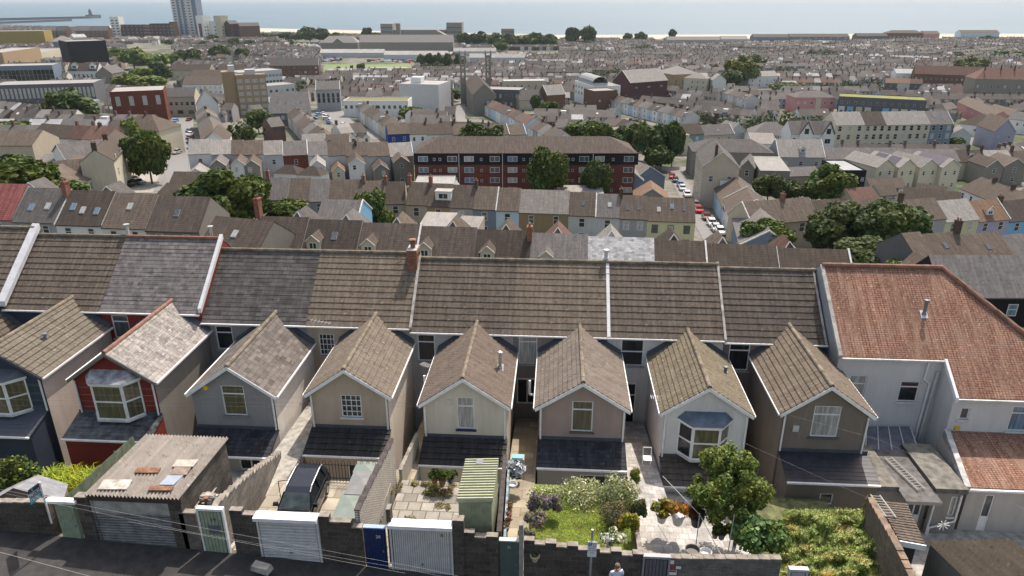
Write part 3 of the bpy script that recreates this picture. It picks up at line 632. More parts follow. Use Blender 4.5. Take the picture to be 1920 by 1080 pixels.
wallholes(ww, xA + .1, xB, wg, lambda x: zf - .3, 31.75, [], EX); wallholes(ww, xB, xC, wg, lambda x: zf - .3, 32.0, [pdh], EX); wallholes(ww, xC, xD - .1, wg, lambda x: zf - .3, 31.75, [pw], EX); ww.build('wall', FL)
window(FL, *pw, 31.85, '', 'curtain', sill=sillw); window(FL, *pdh, 32.1, 'VD', 'grey', name='patio_door')
pipe(FL, [(xD - .25, 31.65, zf - .4), (xD - .25, 31.65, -25.6), (xC + .2, 31.65, -26.1), (xC + .2, 31.65, -26.6)], .05); pipe(FL, [(xC + .15, 31.63, zf - .4), (xC + .1, 31.63, -26.5)], .05)
GC = MB(); gm = plain((.13, .14, .17), .25, vary=.2); p = [AY(1622, 853, 35.0), AY(1725, 855, 35.0)]; q = [AY(1625, 800, 37.5), AY(1706, 800, 37.5)]
GCt = thing('glass_canopy', 'corrugated clear lean-to canopy with white glazing bars against the white house wall', 'canopy', (p[0][0] + 1.5, 36, -26))
mb = MB(); mb.face([p[0], p[1], q[1], q[0]], gm); mb.face([(p[0][0], p[0][1], p[0][2] - .05), (p[1][0], p[1][1], p[1][2] - .05), p[1], p[0]], gm); mb.build('roof_sheet', GCt)
for k in (0, .25, .5, .75, 1):
    a, b = Vector(p[0]).lerp(Vector(p[1]), k), Vector(q[0]).lerp(Vector(q[1]), k); bb = MB(); bb.tube(a + Vector((0, 0, .03)), b + Vector((0, 0, .03)), .035, plain((.55, .56, .58), .4), 6); bb.build('glazing_bar', GCt)
bb = MB(); bb.tube((p[0][0] + .1, 35.1, p[0][2]), (p[0][0] + .1, 35.1, -26.5), .05, white(), 6); bb.build('post', GCt); bb = MB(); bb.tube((p[1][0] - .1, 35.1, p[0][2]), (p[1][0] - .1, 35.1, zf - .2), .05, white(), 6); bb.build('post', GCt)
def ladder(label, a, b, wdt, n, group='ladders lying on the roofs'):
    a, b = Vector(a), Vector(b); t = thing('ladder', label, 'ladder', tuple(a), 0, group); d = (b - a); s = Vector((d.y, -d.x, 0)).normalized() * wdt / 2; AL = plain((.42, .40, .37), .5, .2)
    for k in (-1, 1): mb = MB(); mb.tube(a + s * k, b + s * k, .035, AL, 6); mb.build('rail', t)
    for i in range(n): c = a.lerp(b, (i + .5) / n); mb = MB(); mb.tube(c - s, c + s, .022, AL, 5); mb.build('rung', t)
    return t
za = zf - .1
ladder('long aluminium ladder lying on the felt flat roofs below the glass canopy', AZ(1728, 918, za), AZ(1665, 858, za), .42, 13)
# ================================================================ YARDS AND LANE
BLK = brickm((.105, .088, .075), (.15, .135, .12), .45, .225, .55); BLK2 = brickm((.19, .175, .155), (.26, .245, .22), .45, .15, .5); BLKB = brickm((.17, .14, .115), (.25, .22, .19), .22, .075, .4)
CAP = plain((.28, .25, .21), .95, vary=.3); CAPD = plain((.075, .062, .058), .95, vary=.3)
ASPH = plain((.047, .044, .042), .95, vary=.22); SLAB = brickm((.33, .31, .27), (.13, .12, .09), .62, .62, .45); SLABY = brickm((.36, .315, .235), (.26, .22, .15), .9, .9, .4); CONC = plain((.38, .36, .32), .95, vary=.25)
TILEW = brickm((.50, .48, .45), (.34, .32, .30), .42, .42, .6)
def zl(x): return T(x, 21.9)
def st(o): return tag(o, kind='structure')
m = MB(); nx = 40
for i in range(nx):
    xa, xb = -45 + 90 * i / nx, -45 + 90 * (i + 1) / nx
    for ya, yb in ((2, 8), (8, 15), (15, 21.95)): m.face([(xa, ya, T(xa, ya) + .05), (xb, ya, T(xb, ya) + .05), (xb, yb, T(xb, yb) + .05), (xa, yb, T(xa, yb) + .05)], ASPH)
st(m.build('lane'))
def block(name, x0, x1, y0, y1, z, m, zb=-27.5, z1=None):
    mb = MB(); z1 = z if z1 is None else z1
    mb.hexa([(x0, y0, zb), (x1, y0, zb), (x1, y1, zb), (x0, y1, zb), (x0, y0, z), (x1, y0, z), (x1, y1, z1), (x0, y1, z1)], CONC, top=m); return st(mb.build(name))
block('yard', -30, -18.6, 22.3, 31.5, -21.2, plain((.12, .13, .06), .95, vary=.4), z1=-24.6)
block('yard', -14.5, -13.1, 22.3, 33, -21.1, CONC, z1=-24.2); block('yard', -18.4, -14.5, 26.2, 33, -23.4, CONC, z1=-24.2)
block('parking_platform', -13.0, -7.5, 22.35, 27.4, -21.1, brickm((.40, .36, .29), (.24, .21, .16), .9, .9, .3), z1=-21.3); block('yard_step', -14.9, -13.3, 27.4, 39.4, -22.4, CONC, z1=-23.2); block('yard', -13.3, -7.3, 27.4, 33, -24.7, CONC)
block('yard', -7.2, -2.45, 22.35, 28.3, -21.6, SLAB, z1=-21.8); block('path', -7.9, -6.95, 28.3, 39.4, -22.6, SLABY, z1=-24.4); block('yard', -6.95, -2.4, 28.3, 33, -24.9, CONC)
block('path', -2.25, -.75, 22.35, 39.3, -21.8, SLABY, z1=-25.0)
block('path', 4.15, 5.9, 26.6, 39.3, -22.6, TILEW, z1=-25.0); block('patio', 3.75, 8.9, 22.35, 26.6, -22.1, TILEW, z1=-22.4); block('yard', 5.9, 10.6, 26.6, 33, -24.2, CONC)
# lawn
GRASSG = plain((.15, .20, .03), .95, vary=.3)
block('lawn', -.75, 3.75, 22.35, 28.6, -21.75, GRASSG, z1=-21.95)
block('yard', 8.9, 14.3, 22.3, 31, -23.2, plain((.13, .14, .06), .95, vary=.4), z1=-24.0); block('yard', 14.3, 33, 22.3, 33, -25.9, CONC, zb=-29, z1=-26.6)
# boundary walls along the lane
def lanewall(label, pa, pb, ta, tb, m=BLK, cap=CAP, castle=True, dn=2.6, Y=22.0, th=.22, group='dark block walls along the lane'):
    A, B = AY(pa, ta, Y), AY(pb, tb, Y); t = thing('lane_wall', label, 'wall', (A[0], Y, A[2] - dn), 0, group)
    mb = MB(); mb.hexa([(A[0], Y, A[2] - dn), (B[0], Y, B[2] - dn), (B[0], Y + th, B[2] - dn), (A[0], Y + th, A[2] - dn), (A[0], Y, A[2]), (B[0], Y, B[2]), (B[0], Y + th, B[2]), (A[0], Y + th, A[2])], m); mb.build('wall_body', t)
    L = B[0] - A[0]; n = max(1, int(L / .42)); c = MB()
    for i in range(n):
        a, b = i / n, (i + 1) / n; hh = .17 if (castle and i % 2 == 0) else .05
        xa, xb = A[0] + L * a, A[0] + L * b - .008; z = A[2] + (B[2] - A[2]) * (a + b) / 2
        c.box(xa, Y - .02, z - .01, xb, Y + th + .02, z + hh, CAPD if hh > .1 else cap, top=cap)
    c.build('coping', t); return t
def pillar(label, pa, pb, ta, Y=21.96, th=.34, m=BLK, dn=2.7):
    A, B = AY(pa, ta, Y), AY(pb, ta, Y); mb = MB(); mb.box(A[0], Y, A[2] - dn, B[0], Y + th, A[2], m, top=CAP); o = mb.build('pillar', None, off=(A[0], Y, A[2] - dn), loc=(A[0], Y, A[2] - dn)); return tag(o, label, 'pillar', 'pillars beside the gates')
lanewall('long dark block wall at the left edge of the lane below the garden shed', -40, 88, 943, 943, castle=False)
lanewall('short dark block wall with stepped coping between door 19 and garage door', 430, 478, 962, 968); lanewall('dark block wall with stepped coping between horizontal ribbed garage door and blue door', 597, 679, 972, 993)
lanewall('dark block wall below the green metal shed with stepped coping', 868, 934, 1003, 1014); lanewall('long dark block wall with stepped coping below the lawn and parking sign', 982, 1207, 1018, 1046)
lanewall('smooth topped block wall with pinned signs, right of the grey gate', 1257, 1466, 1048, 1050, m=BLK2, castle=False); lanewall('dark rendered wall strip between the shutter garage and door 19', 334, 366, 962, 964, castle=False, m=BLKB)
pillar('rough dark pillar between green gate and roller shutter garage', 137, 163, 932); pillar('narrow pillar between the blue door and the white garage door', 723, 731, 955); pillar('wide pillar right of the vertical ribbed garage door', 847, 869, 976); pillar('slim white topped post left of the lawn wall', 973, 981, 985, m=CONC)
GAPM = {}
def gapm(m):  # darker copy of the paint: shade in the gaps between ribs put into colour
    if m.name not in GAPM:
        c = [k for k, v in MATS.items() if v is m][0][1]; GAPM[m.name] = plain(sc(c, .68), .7)
    return GAPM[m.name]
def gate(name, cat, label, pa, pb, ta, tb, hgt, m, ribs=0, horiz=False, frame=None, Y=21.98, lintel=None, bands=0):
    A, B = AY(pa, ta, Y), AY(pb, tb, Y); z0 = min(A[2], B[2]) - hgt; zt = (A[2] + B[2]) / 2
    t = thing(name, label, cat, ((A[0] + B[0]) / 2, Y, z0)); mb = MB(); x0, x1 = A[0], B[0]
    mb.box(x0, Y, z0, x1, Y + .05, zt, m if not ribs else gapm(m))
    if ribs:
        for i in range(ribs):
            if horiz: za = z0 + (zt - z0) * i / ribs; zb = z0 + (zt - z0) * (i + .55) / ribs; mb.box(x0 + .05, Y - .04, za, x1 - .05, Y - .001, zb, m)
            else: xa = x0 + .05 + (x1 - x0 - .1) * i / ribs; xb = x0 + .05 + (x1 - x0 - .1) * (i + (.6 if name == 'garage_door' else .86)) / ribs; mb.box(xa, Y - .04, z0 + .03, xb, Y - .001, zt - .04, m)
    mb.build('panel', t)
    if frame:
        f = MB(); k = .07; f.box(x0 - k, Y - .05, z0, x0, Y + .1, zt + .02, frame); f.box(x1, Y - .05, z0, x1 + k, Y + .1, zt + .02, frame); f.box(x0 - k, Y - .07, zt + .021, x1 + k, Y + .13, zt + .13, frame); f.build('frame', t)
    h = MB(); h.box((x0 + x1) / 2 - .04 if name == 'garage_door' else x1 - .16, Y - .06, z0 + hgt * (.3 if name == 'garage_door' else .52), (x0 + x1) / 2 + .04 if name == 'garage_door' else x1 - .1, Y - .023, z0 + hgt * (.3 if name == 'garage_door' else .52) + .1, GREYP); h.build('handle', t)
    return t, x0, x1, z0, zt
def text(s, name, parent, loc, size, m, rot=(pi / 2, 0, 0), align='CENTER', off=True):
    cu = bpy.data.curves.new(name, 'FONT'); cu.body = s; cu.size = size; cu.align_x = align; cu.align_y = 'CENTER'; cu.extrude = .003; cu.resolution_u = 2
    o = bpy.data.objects.new('tmp', cu); COL.objects.link(o); me = bpy.data.meshes.new_from_object(o.evaluated_get(bpy.context.evaluated_depsgraph_get())); bpy.data.objects.remove(o)
    me.materials.clear(); me.materials.append(m); o = bpy.data.objects.new(name, me); COL.objects.link(o); o.parent = parent
    of = ORG.get(parent.name, (0, 0, 0)) if (parent and off) else (0, 0, 0); o.location = (loc[0] - of[0], loc[1] - of[1], loc[2] - of[2]); o.rotation_euler = rot; return o
GW = plain((.66, .64, .62), .55, vary=.1); SAGE = plain((.30, .36, .25), .7, vary=.15); BLUEG = plain((.012, .03, .11), .45)
g1, *_ = gate('garden_gate', 'gate', 'pale green boarded gate with white lintel beside the for sale board', 100, 137, 943, 941, 2.35, SAGE, 7)
mb = MB(); A, B = AY(86, 941, 21.9), AY(141, 939, 21.9); mb.box(A[0], 21.82, A[2] - .02, B[0], 22.1, A[2] + .1, white()); mb.build('lintel', g1)
g19, a, b, z0, zt = gate('garden_gate', 'gate', 'pale green door numbered 19 in a white frame with a grey basket plaque', 372, 415, 958, 957, 2.3, SAGE, 6, frame=white())
text('19', 'house_number', g19, ((a + b) / 2 + .08, 21.93, zt - .42), .24, plain((.05, .05, .05), .5)); pl = MB(); cx, cz = (a + b) / 2 + .08, zt - .85
pl.prism([(cx - .26, cz + .16), (cx - .18, cz - .2), (cx, cz - .26), (cx + .18, cz - .2), (cx + .26, cz + .16)], 21.9, 21.95, plain((.12, .13, .15), .6), 'y'); pl.build('letter_basket', g19)
gd1, a, b, z0, zt = gate('garage_door', 'garage door', 'white up and over garage door with horizontal ribs, in front of the black car', 483, 592, 972, 972, 2.35, GW, 16, True, frame=GW)
mb = MB(); mb.box(a - .09, 21.72, zt - .01, b + .09, 22.2, zt + .15, plain((.78, .78, .8), .5)); mb.build('lintel', gd1)
mb = MB(); mb.box(a - .02, 21.45, z0 - .35, b + .15, 21.96, z0 + .05, plain((.5, .45, .35), .9)); st(mb.build('threshold'))
gb, a, b, z0, zt = gate('garden_gate', 'gate', 'dark blue boarded door with a small white number 20', 681, 722, 990, 988, 2.35, BLUEG, 8)
text('20', 'house_number', gb, (b - .3, 21.93, zt - .42), .2, white()); mb = MB(); mb.box(a, 21.9, zt, b, 22.1, zt + .05, plain((.3, .4, .6), .5)); mb.build('lintel', gb)
gd2, a, b, z0, zt = gate('garage_door', 'garage door', 'white up and over garage door with vertical ribs and a small yellow sticker', 733, 844, 988, 985, 2.6, GW, 26, frame=GW)
mb = MB(); mb.box(a - .09, 21.74, zt - .01, b + .09, 22.2, zt + .15, plain((.8, .8, .81), .5)); mb.build('lintel', gd2); mb = MB(); mb.box(b - .38, 21.94, zt - .45, b - .28, 21.955, zt - .32, plain((.5, .42, .1), .6)); mb.build('sticker', gd2)
mb = MB(); mb.box(a - .02, 21.5, z0 - .3, b + .1, 21.96, z0 + .03, plain((.55, .5, .42), .9)); st(mb.build('threshold'))
gg_, a, b, z0, zt = gate('garden_gate', 'gate', 'dark grey-green boarded gate numbered 21 at the end of the garden path', 936, 974, 1014, 1013, 2.5, plain((.09, .125, .11), .6), 8)
text('21', 'house_number', gg_, ((a + b) / 2, 21.93, zt - .3), .14, white()); mb = MB(); mb.box(a, 21.9, zt, b, 22.1, zt + .05, plain((.45, .48, .46), .5)); mb.build('lintel', gg_)
gate('garden_gate', 'gate', 'mid grey framed gate with a dark inner panel, left of the signed wall', 1209, 1254, 1047, 1047, 2.4, plain((.12, .12, .13), .6), 6, frame=plain((.28, .28, .30), .5))
gate('garden_gate', 'gate', 'low pale ribbed gate at the foot of the overgrown garden', 1482, 1512, 1072, 1070, 1.8, plain((.42, .42, .42), .6), 6, frame=plain((.5, .5, .5), .5))
# signs on the wall, flower pot holder, stone
sg = thing('warning_sign', 'small white sign with a red band pinned beside the grey gate', 'sign', AY(1260, 1058, 21.96)); 
def signboard(par, px0, py0, px1, py1, m, Y=21.965, d=.02):
    a, b = AY(px0, py1, Y), AY(px1, py0, Y); mb = MB(); mb.box(a[0], Y - d, a[2], b[0], Y, b[2], m); mb.build('board', par); return a, b
REDS = plain((.5, .04, .04), .5)
a, b = signboard(sg, 1256, 1051, 1264, 1057, white()); signboard(sg, 1256, 1057, 1264, 1061, REDS)
sg = thing('warning_sign', 'red and white beware notice low on the wall beside the grey gate', 'sign', AY(1260, 1072, 21.96)); a, b = signboard(sg, 1254, 1069, 1269, 1077, white()); signboard(sg, 1255, 1069.6, 1268, 1072.5, REDS, 21.94, .005)
sg = thing('name_plate', 'small white plate between the two wall signs', 'sign', AY(1270, 1064, 21.96)); signboard(sg, 1267, 1062, 1277, 1066, white())
pt = thing('wall_planter', 'small beige half pot fixed on the dark wall left of the parking sign', 'planter', AY(1003, 1050, 21.96)); c = AY(1003, 1045, 21.9); mb = MB(); mb.lathe((c[0], 21.95, c[2] - .1), [(.11, -.12), (.17, .1), (.2, .1), (.2, .17), (.15, .17)], plain((.45, .38, .28), .8), 12); mb.build('pot', pt)
c = AY(1003, 1045, 21.9); leafo = leafmesh('plant', [(0, 0, 0, .12, .1, .06)], 40, .07, [leafmat(GREENS['mid'])], 3); o = inst(leafo, 'plant', pt, (0, -.05, .28))
# parking sign on its post
ps = thing('parking_sign', 'white parking rules sign with blue P square before the lawn', 'sign', AY(1110, 1080, 21.3)); GP = plain((.33, .35, .34), .4, .3)
a, b = AY(1111, 993, 21.3), AY(1109, 1080, 21.3); mb = MB(); mb.tube((a[0], 21.3, b[2] - 1.2), (a[0], 21.3, a[2]), .045, GP, 10); mb.build('post', ps)
q0, q1 = AY(1101, 1043, 21.22), AY(1119.5, 1016, 21.22); mb = MB(); mb.box(q0[0], 21.2, q0[2], q1[0], 21.22, q1[2], plain((.72, .73, .74), .5)); mb.build('board', ps)
W_ = q1[0] - q0[0]; Hh = q1[2] - q0[2]; INK = plain((.1, .1, .12), .6); mb = MB(); mb.box(q0[0] + .03, 21.192, q1[2] - .16, q0[0] + .15, 21.199, q1[2] - .03, plain((.02, .12, .5), .5)); mb.build('blue_square', ps); text('P', 'letter', ps, (q0[0] + .09, 21.19, q1[2] - .095), .12, white())
for i, (s, sz) in enumerate((('Mon-Sat', .075), ('8am - 6pm', .075), ('Resident', .07), ('permit holders', .058), ('only', .07))): text(s, 'lettering', ps, (q0[0] + W_ * (.68 if i == 0 else .5), 21.192, q1[2] - .08 - i * .105), sz, INK)
# for sale board
fs = thing('for_sale_board', 'navy and cyan estate agent board on a leaning white post', 'sign', AY(97, 955, 21.3)); NAVY = plain((.01, .012, .045), .5); CYAN = plain((.03, .36, .46), .5)
P = [AY(41, 931, 21.5), AY(74, 905, 21.5), AY(79, 930, 21.5), AY(47, 958, 21.5)]
P = [Vector(p) for p in P]; P[0].y += .35; P[3].y += .35; mid = [P[0].lerp(P[3], .64), P[1].lerp(P[2], .64)]; nrm = (P[1] - P[0]).cross(P[2] - P[1]).normalized(); nrm = nrm if nrm.y < 0 else -nrm; tk = nrm * .012
mb = MB(); mb.hexa([P[3] - tk, P[2] - tk, P[1] - tk, P[0] - tk, P[3] + tk, P[2] + tk, P[1] + tk, P[0] + tk], NAVY); mb.build('board', fs)
mb = MB(); tq = nrm * .016; mb.face([P[3] + tq, P[2] + tq, mid[1] + tq, mid[0] + tq], CYAN); mb.build('cyan_band', fs)
ax = (P[1] - P[0]).normalized(); up_ = nrm.cross(ax); up_ = up_ if up_.z > 0 else -up_
from mathutils import Matrix
rot = Matrix((ax, up_, nrm)).transposed().to_euler()
c = (P[0] + P[1] + P[2] + P[3]) / 4; bw = (P[1] - P[0]).length
text('DAWSONS', 'lettering', fs, c + up_ * .03 + nrm * .02, bw * .205, white(), rot); text('FOR SALE', 'lettering', fs, (mid[0] + mid[1] + P[2] + P[3]) / 4 + nrm * .022, bw * .2, white(), rot)
mb = MB(); cc = c + up_ * .2 + nrm * .014; mb.tube(cc, cc + nrm * .006, .075, CYAN, 14); mb.build('emblem', fs)
mb = MB(); a, b = AY(74, 904, 21.45), AY(97, 981, 21.6); mb.tube(a, b, .035, white(), 8); mb.build('post', fs); mb = MB(); mb.tube(P[0] + (P[0] - P[3]).normalized() * .02, P[1] + (P[1] - P[2]).normalized() * .02, .02, white(), 6); mb.build('top_rail', fs)
# garage with roller shutter
GA = thing('garage', 'low concrete garage with corrugated asbestos roof and grey roller shutter', 'garage', (-16.5, 24, -21)); x0, x1 = AY(160, 925, 21.9)[0], AY(335, 920, 21.9)[0]; zR0, zR1 = AY(160, 925, 21.9)[2], AY(300, 818, 26.2)[2]; y1 = 26.2
s0, s1 = AY(169, 963, 22), AY(318, 963, 22); CR = brickm((.115, .10, .085), (.17, .155, .135), .45, .15, .6)
mb = MB(); wallholes(mb, x0 + .1, x1 - .1, -23, lambda x: zR0 - .12, 22.0, [(s0[0], -23, s1[0], zR0 - .35)], CR, .3); xa, xb = x0 + .1, x1 - .1
mb.face([(xb, 22, -25), (xb, y1 - .1, -25), (xb, y1 - .1, zR1 - .05), (xb, 22, zR0 - .12)], CR); mb.face([(xa, y1 - .1, -25), (xa, 22, -25), (xa, 22, zR0 - .12), (xa, y1 - .1, zR1 - .05)], CR); mb.build('wall', GA)
mb = MB(); mb.box(s0[0], 22.02, zR0 - 1.02, s1[0], 22.12, zR0 - .36, plain((.40, .38, .34), .8, vary=.2)); mb.box(x0 + .02, 21.9, zR0 - .34, x1, 22.1, zR0 - .1, plain((.06, .045, .035), .9)); mb.build('lintel', GA)
mb = MB(); n = 26; zt = zR0 - .98
SH = plain((.25, .25, .245), .7, 0, vary=.25)
n = 17; mb.box(s0[0] + .02, 22.08, zt - 2.25, s1[0] - .02, 22.12, zt, plain((.12, .12, .115), .8))  # dark backing, shade between the slats put into its colour
for i in range(n): za = zt - 2.25 + 2.25 * i / n; mb.box(s0[0] + .02, 22.03, za, s1[0] - .02, 22.079, za + 2.25 / n * .6, SH)
mb.build('roller_shutter', GA)
mb = MB(); ASB = tile((.30, .27, .24), .6, 9, .15, 0, .6, (.42, .39, .35), False, .4); n = 26 * 4; Rz = lambda y: zR0 + (zR1 - zR0) * (y - 21.8) / (y1 + .1 - 21.8)
for i in range(n):
    u0, u1 = x0 + (x1 - x0) * i / n, x0 + (x1 - x0) * (i + 1) / n; h0, h1 =   .065 * sin(i * pi / 2), .065 * sin((i + 1) * pi / 2)
    mb.face([(u0, 21.8, Rz(21.8) + h0), (u1, 21.8, Rz(21.8) + h1), (u1, y1 + .1, Rz(y1 + .1) + h1), (u0, y1 + .1, Rz(y1 + .1) + h0)], ASB, [(u0, 0), (u1, 0), (u1, 4.5), (u0, 4.5)])
mb.build('roof', GA)
def onroof(px0, py0, px1, py1, m, label, name, dz=.1, sk=0):
    zz = Rz(24) + dz; P = [AZ(px0, py1, zz), AZ(px1, py1, zz), AZ(px1 + sk, py0, zz), AZ(px0 + sk, py0, zz)]; P = [(p[0], p[1], Rz(p[1]) + dz) for p in P]
    mb = MB(); mb.hexa([(a, b, c - .04) for a, b, c in P] + P, m); o = mb.build(name, None, off=P[0], loc=P[0]); return tag(o, label, 'panel', 'sheets lying on the garage roof')
RUST = plain((.24, .115, .06), .8, vary=.4)
onroof(183, 901, 238, 920, plain((.46, .43, .38), .8, vary=.3), 'white board lying on the front left of the corrugated garage roof', 'loose_board', sk=12); onroof(252, 877, 296, 887, RUST, 'rusty orange strip in the middle of the corrugated garage roof', 'rusty_sheet', sk=6); onroof(278, 913, 322, 922, RUST, 'rusty orange strip at the front edge of the garage roof', 'rusty_sheet', .13, 5)
onroof(298, 892, 326, 911, plain((.30, .34, .42), .4), 'blue-grey clear sheet near the right edge of the garage roof', 'clear_sheet', sk=18); onroof(319, 876, 350, 891, plain((.26, .19, .15), .8, vary=.3), 'brown sheet above the blue clear sheet on the garage roof', 'rusty_sheet', .12, 8); onroof(322, 861, 362, 875, plain((.42, .39, .33), .8, vary=.2), 'pale grey sheet highest on the right of the garage roof', 'loose_board', .11, 10)
# small white ladder frame and rubble right of garage
t = ladder('short white ladder leaning beside the garage and a heap of rubble', AY(372, 952, 22.6), AY(402, 910, 25.0), .3, 5, None)
# party walls
def partywall(label, pts, m, cap=CAP, th=.22, zb=-25.4, name='garden_wall', stepped=True):
    """pts: list of (x,y,ztop)"""
    t = thing(name, label, 'wall', (pts[0][0], pts[0][1], zb)); mb = MB(); c = MB()
    for (xa, ya, za), (xb, yb, zb2) in zip(pts, pts[1:]):
        L = hypot(xb - xa, yb - ya); n = max(1, int(L / .45))
        for i in range(n):
            a, b = i / n, (i + 1) / n; X0, Y0, X1, Y1 = xa + (xb - xa) * a, ya + (yb - ya) * a, xa + (xb - xa) * b, ya + (yb - ya) * b; z = za + (zb2 - za) * (a if stepped else (a + b) / 2); z += .04 * (i % 2 if stepped else 0)
            P = [(X0 - th / 2, Y0, zb), (X0 + th / 2, Y0, zb), (X1 + th / 2, Y1, zb), (X1 - th / 2, Y1, zb)]; mb.hexa(P + [(p[0], p[1], z) for p in P], m)
            P = [(X0 - th / 2 - .02, Y0, z), (X0 + th / 2 + .02, Y0, z), (X1 + th / 2 + .02, Y1 - .01, z), (X1 - th / 2 - .02, Y1 - .01, z)]; c.hexa(P + [(p[0], p[1], z + .05) for p in P], cap)
    mb.build('wall_body', t); c.build('coping', t); return t
partywall('long grey block wall stepping down from the garage yard to the grey house', [(*AY(402, 948, 22.3)[:2], -18.85), (-13.6, 25.5, -19.9), (-14.4, 30.9, -22.5)], BLK2)
WAVE = tile((.72, .66, .57), .0, .12, .16, 0, .22, (.3, .27, .22), True, .2)
partywall('pierced decorative block wall with wavy cream pattern right of the storage boxes', [(*AY(672, 985, 22.3)[:2], -18.75), (-7.65, 28.6, -19.75)], WAVE, CAPD, .2)
partywall('narrow wall with dark stepped coping between the green shed and the garden path', [(*AY(936, 1008, 22.3)[:2], -19.5), (-2.35, 31.2, -22.3)], BLKB, CAPD, .16)
fb = MB(); a = AY(944, 1008, 22.35); fb.hexa([(a[0], 22.35, -24), (a[0] + .1, 22.35, -24), (-2.05, 30.5, -24), (-2.15, 30.5, -24), (a[0], 22.35, -19.75), (a[0] + .1, 22.35, -19.75), (-2.05, 30.5, -22.0), (-2.15, 30.5, -22.0)], plain((.22, .30, .33), .8, vary=.35)); tag(fb.build('fence', None, off=(a[0], 22.4, -22), loc=(a[0], 22.4, -22)), 'faded blue boarded fence running along the garden path', 'fence')
partywall('low block wall with planting between the lawn and the white tiled patio', [(3.72, 22.3, -20.7), (3.9, 26.5, -21.7), (4.1, 30.5, -23.2)], BLKB, CAP, .16)
partywall('rough brick wall between the overgrown garden and the tiled shed', [(*AY(1712, 1085, 22.5)[:2], AY(1712, 1085, 22.5)[2]), (*AY(1680, 1018, 24.3)[:2], AY(1680, 1018, 24.3)[2]), (*AY(1632, 935, 28.0)[:2], AY(1632, 935, 28.0)[2])], BLKB, plain((.24, .17, .12), .9, vary=.3), .25, -27, stepped=False)
partywall('rendered side wall with mossy foot right of the parking platform', [(-7.35, 28.7, -21.5), (-7.35, 32.9, -22.2)], render_wall((.42, .38, .32)), CAP, .15, stepped=False)
# corrugated fence left of the garage
cf = MB(); CORR = plain((.20, .24, .16), .7, vary=.25); a, b = Vector(AY(112, 942, 22.4)), Vector(AY(250, 818, 30.3)); n = 46
for i in range(n):
    p, q = a.lerp(b, i / n), a.lerp(b, (i + .55) / n); r = a.lerp(b, (i + 1) / n)
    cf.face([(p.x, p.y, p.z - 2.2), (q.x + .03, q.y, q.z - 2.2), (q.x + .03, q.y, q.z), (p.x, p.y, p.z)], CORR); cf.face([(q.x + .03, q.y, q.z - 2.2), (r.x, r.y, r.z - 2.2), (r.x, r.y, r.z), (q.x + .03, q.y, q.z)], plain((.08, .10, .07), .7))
    cf.face([(p.x - .05, p.y, p.z - 2.2), (r.x - .05, r.y, r.z - 2.2), (r.x - .05, r.y, r.z), (p.x - .05, p.y, p.z)][::-1], CORR)
tag(cf.build('corrugated_fence', None, off=tuple(a), loc=tuple(a)), 'green corrugated metal fence climbing along the left of the garage', 'fence')
# left garden shed with grey felt roof
LS = thing('garden_shed', 'garden shed with grey felt gable roof behind the left lane wall', 'shed', (-22, 24, -21.5)); F1 = plain((.22, .225, .24), .9, vary=.15)
mb = MB(); A, R, Bq = AY(-25, 945, 23.3), AY(25, 915, 23.3), AY(118, 940, 23.3); A2, R2, B2 = AY(8, 916, 25.3), AY(72, 890, 25.3), AY(128, 908, 25.3)
mb.face([A, R, R2, A2], F1); mb.face([R, Bq, B2, R2], F1); mb.build('roof', LS); mb = MB(); SW_ = plain((.2, .17, .14), .9)
mb.face([(A[0], A[1] + .1, -22), (Bq[0], A[1] + .1, -22), (Bq[0], A[1] + .1, Bq[2]), (R[0], A[1] + .1, R[2] - .05), (A[0], A[1] + .1, A[2])], SW_); mb.face([(Bq[0] - .1, A[1], -22), (B2[0] - .1, B2[1], -22), (B2[0] - .1, B2[1], B2[2] - .05), (Bq[0] - .1, Bq[1], Bq[2] - .05)], SW_); mb.build('wall', LS)
# green metal shed
GS = thing('metal_shed', 'pale green metal garden shed with sloping ribbed roof', 'shed', (-3, 24.5, -21.7)); SG = plain((.34, .37, .24), .6, vary=.15); SG2 = plain((.40, .43, .28), .6, vary=.1)
gx0, gx1, gy0, gy1 = -3.72, -2.5, 22.75, 25.6; gz = AY(862, 938, gy0)[2]; gzl = gz; gzr = gz + .12
gx0, gx1 = AY(856, 938, gy0)[0], AY(924, 932, gy0)[0]; gzb = AY(870, 860, gy1)[2]
mb = MB(); mb.box(gx0 + .06, gy0 + .06, -22.2, gx1 - .06, gy1 - .05, gz - .1, SG, skip='t')
for i in range(9): xx = gx0 + .1 + (gx1 - gx0 - .2) * i / 8; mb.box(xx - .012, gy0 + .03, -21.7, xx + .012, gy0 + .06, gz - .1, SG)
mb.build('wall', GS)
mb = MB(); nr = 16; zq = lambda s, u: gz + (gzb - gz) * s + .10 * u
for i in range(nr):
    s0_, s1_ = i / nr, (i + 1) / nr; Y0, Y1, Ym = gy0 + (gy1 - gy0) * s0_, gy0 + (gy1 - gy0) * s1_, gy0 + (gy1 - gy0) * (s0_ + s1_ * 2.2) / 3.2
    Ym = gy0 + (gy1 - gy0) * (s0_ + (s1_ - s0_) * .3)
    mb.face([(gx0, Y0, zq(s0_, 0)), (gx1, Y0, zq(s0_, 1)), (gx1, Ym, zq(s0_, 1) + .05), (gx0, Ym, zq(s0_, 0) + .05)], plain((.13, .14, .09), .6)); mb.face([(gx0, Ym, zq(s0_, 0) + .05), (gx1, Ym, zq(s0_, 1) + .05), (gx1, Y1, zq(s1_, 1)), (gx0, Y1, zq(s1_, 0))], SG2)  # near riser of each rib in darker green, rib shading painted in
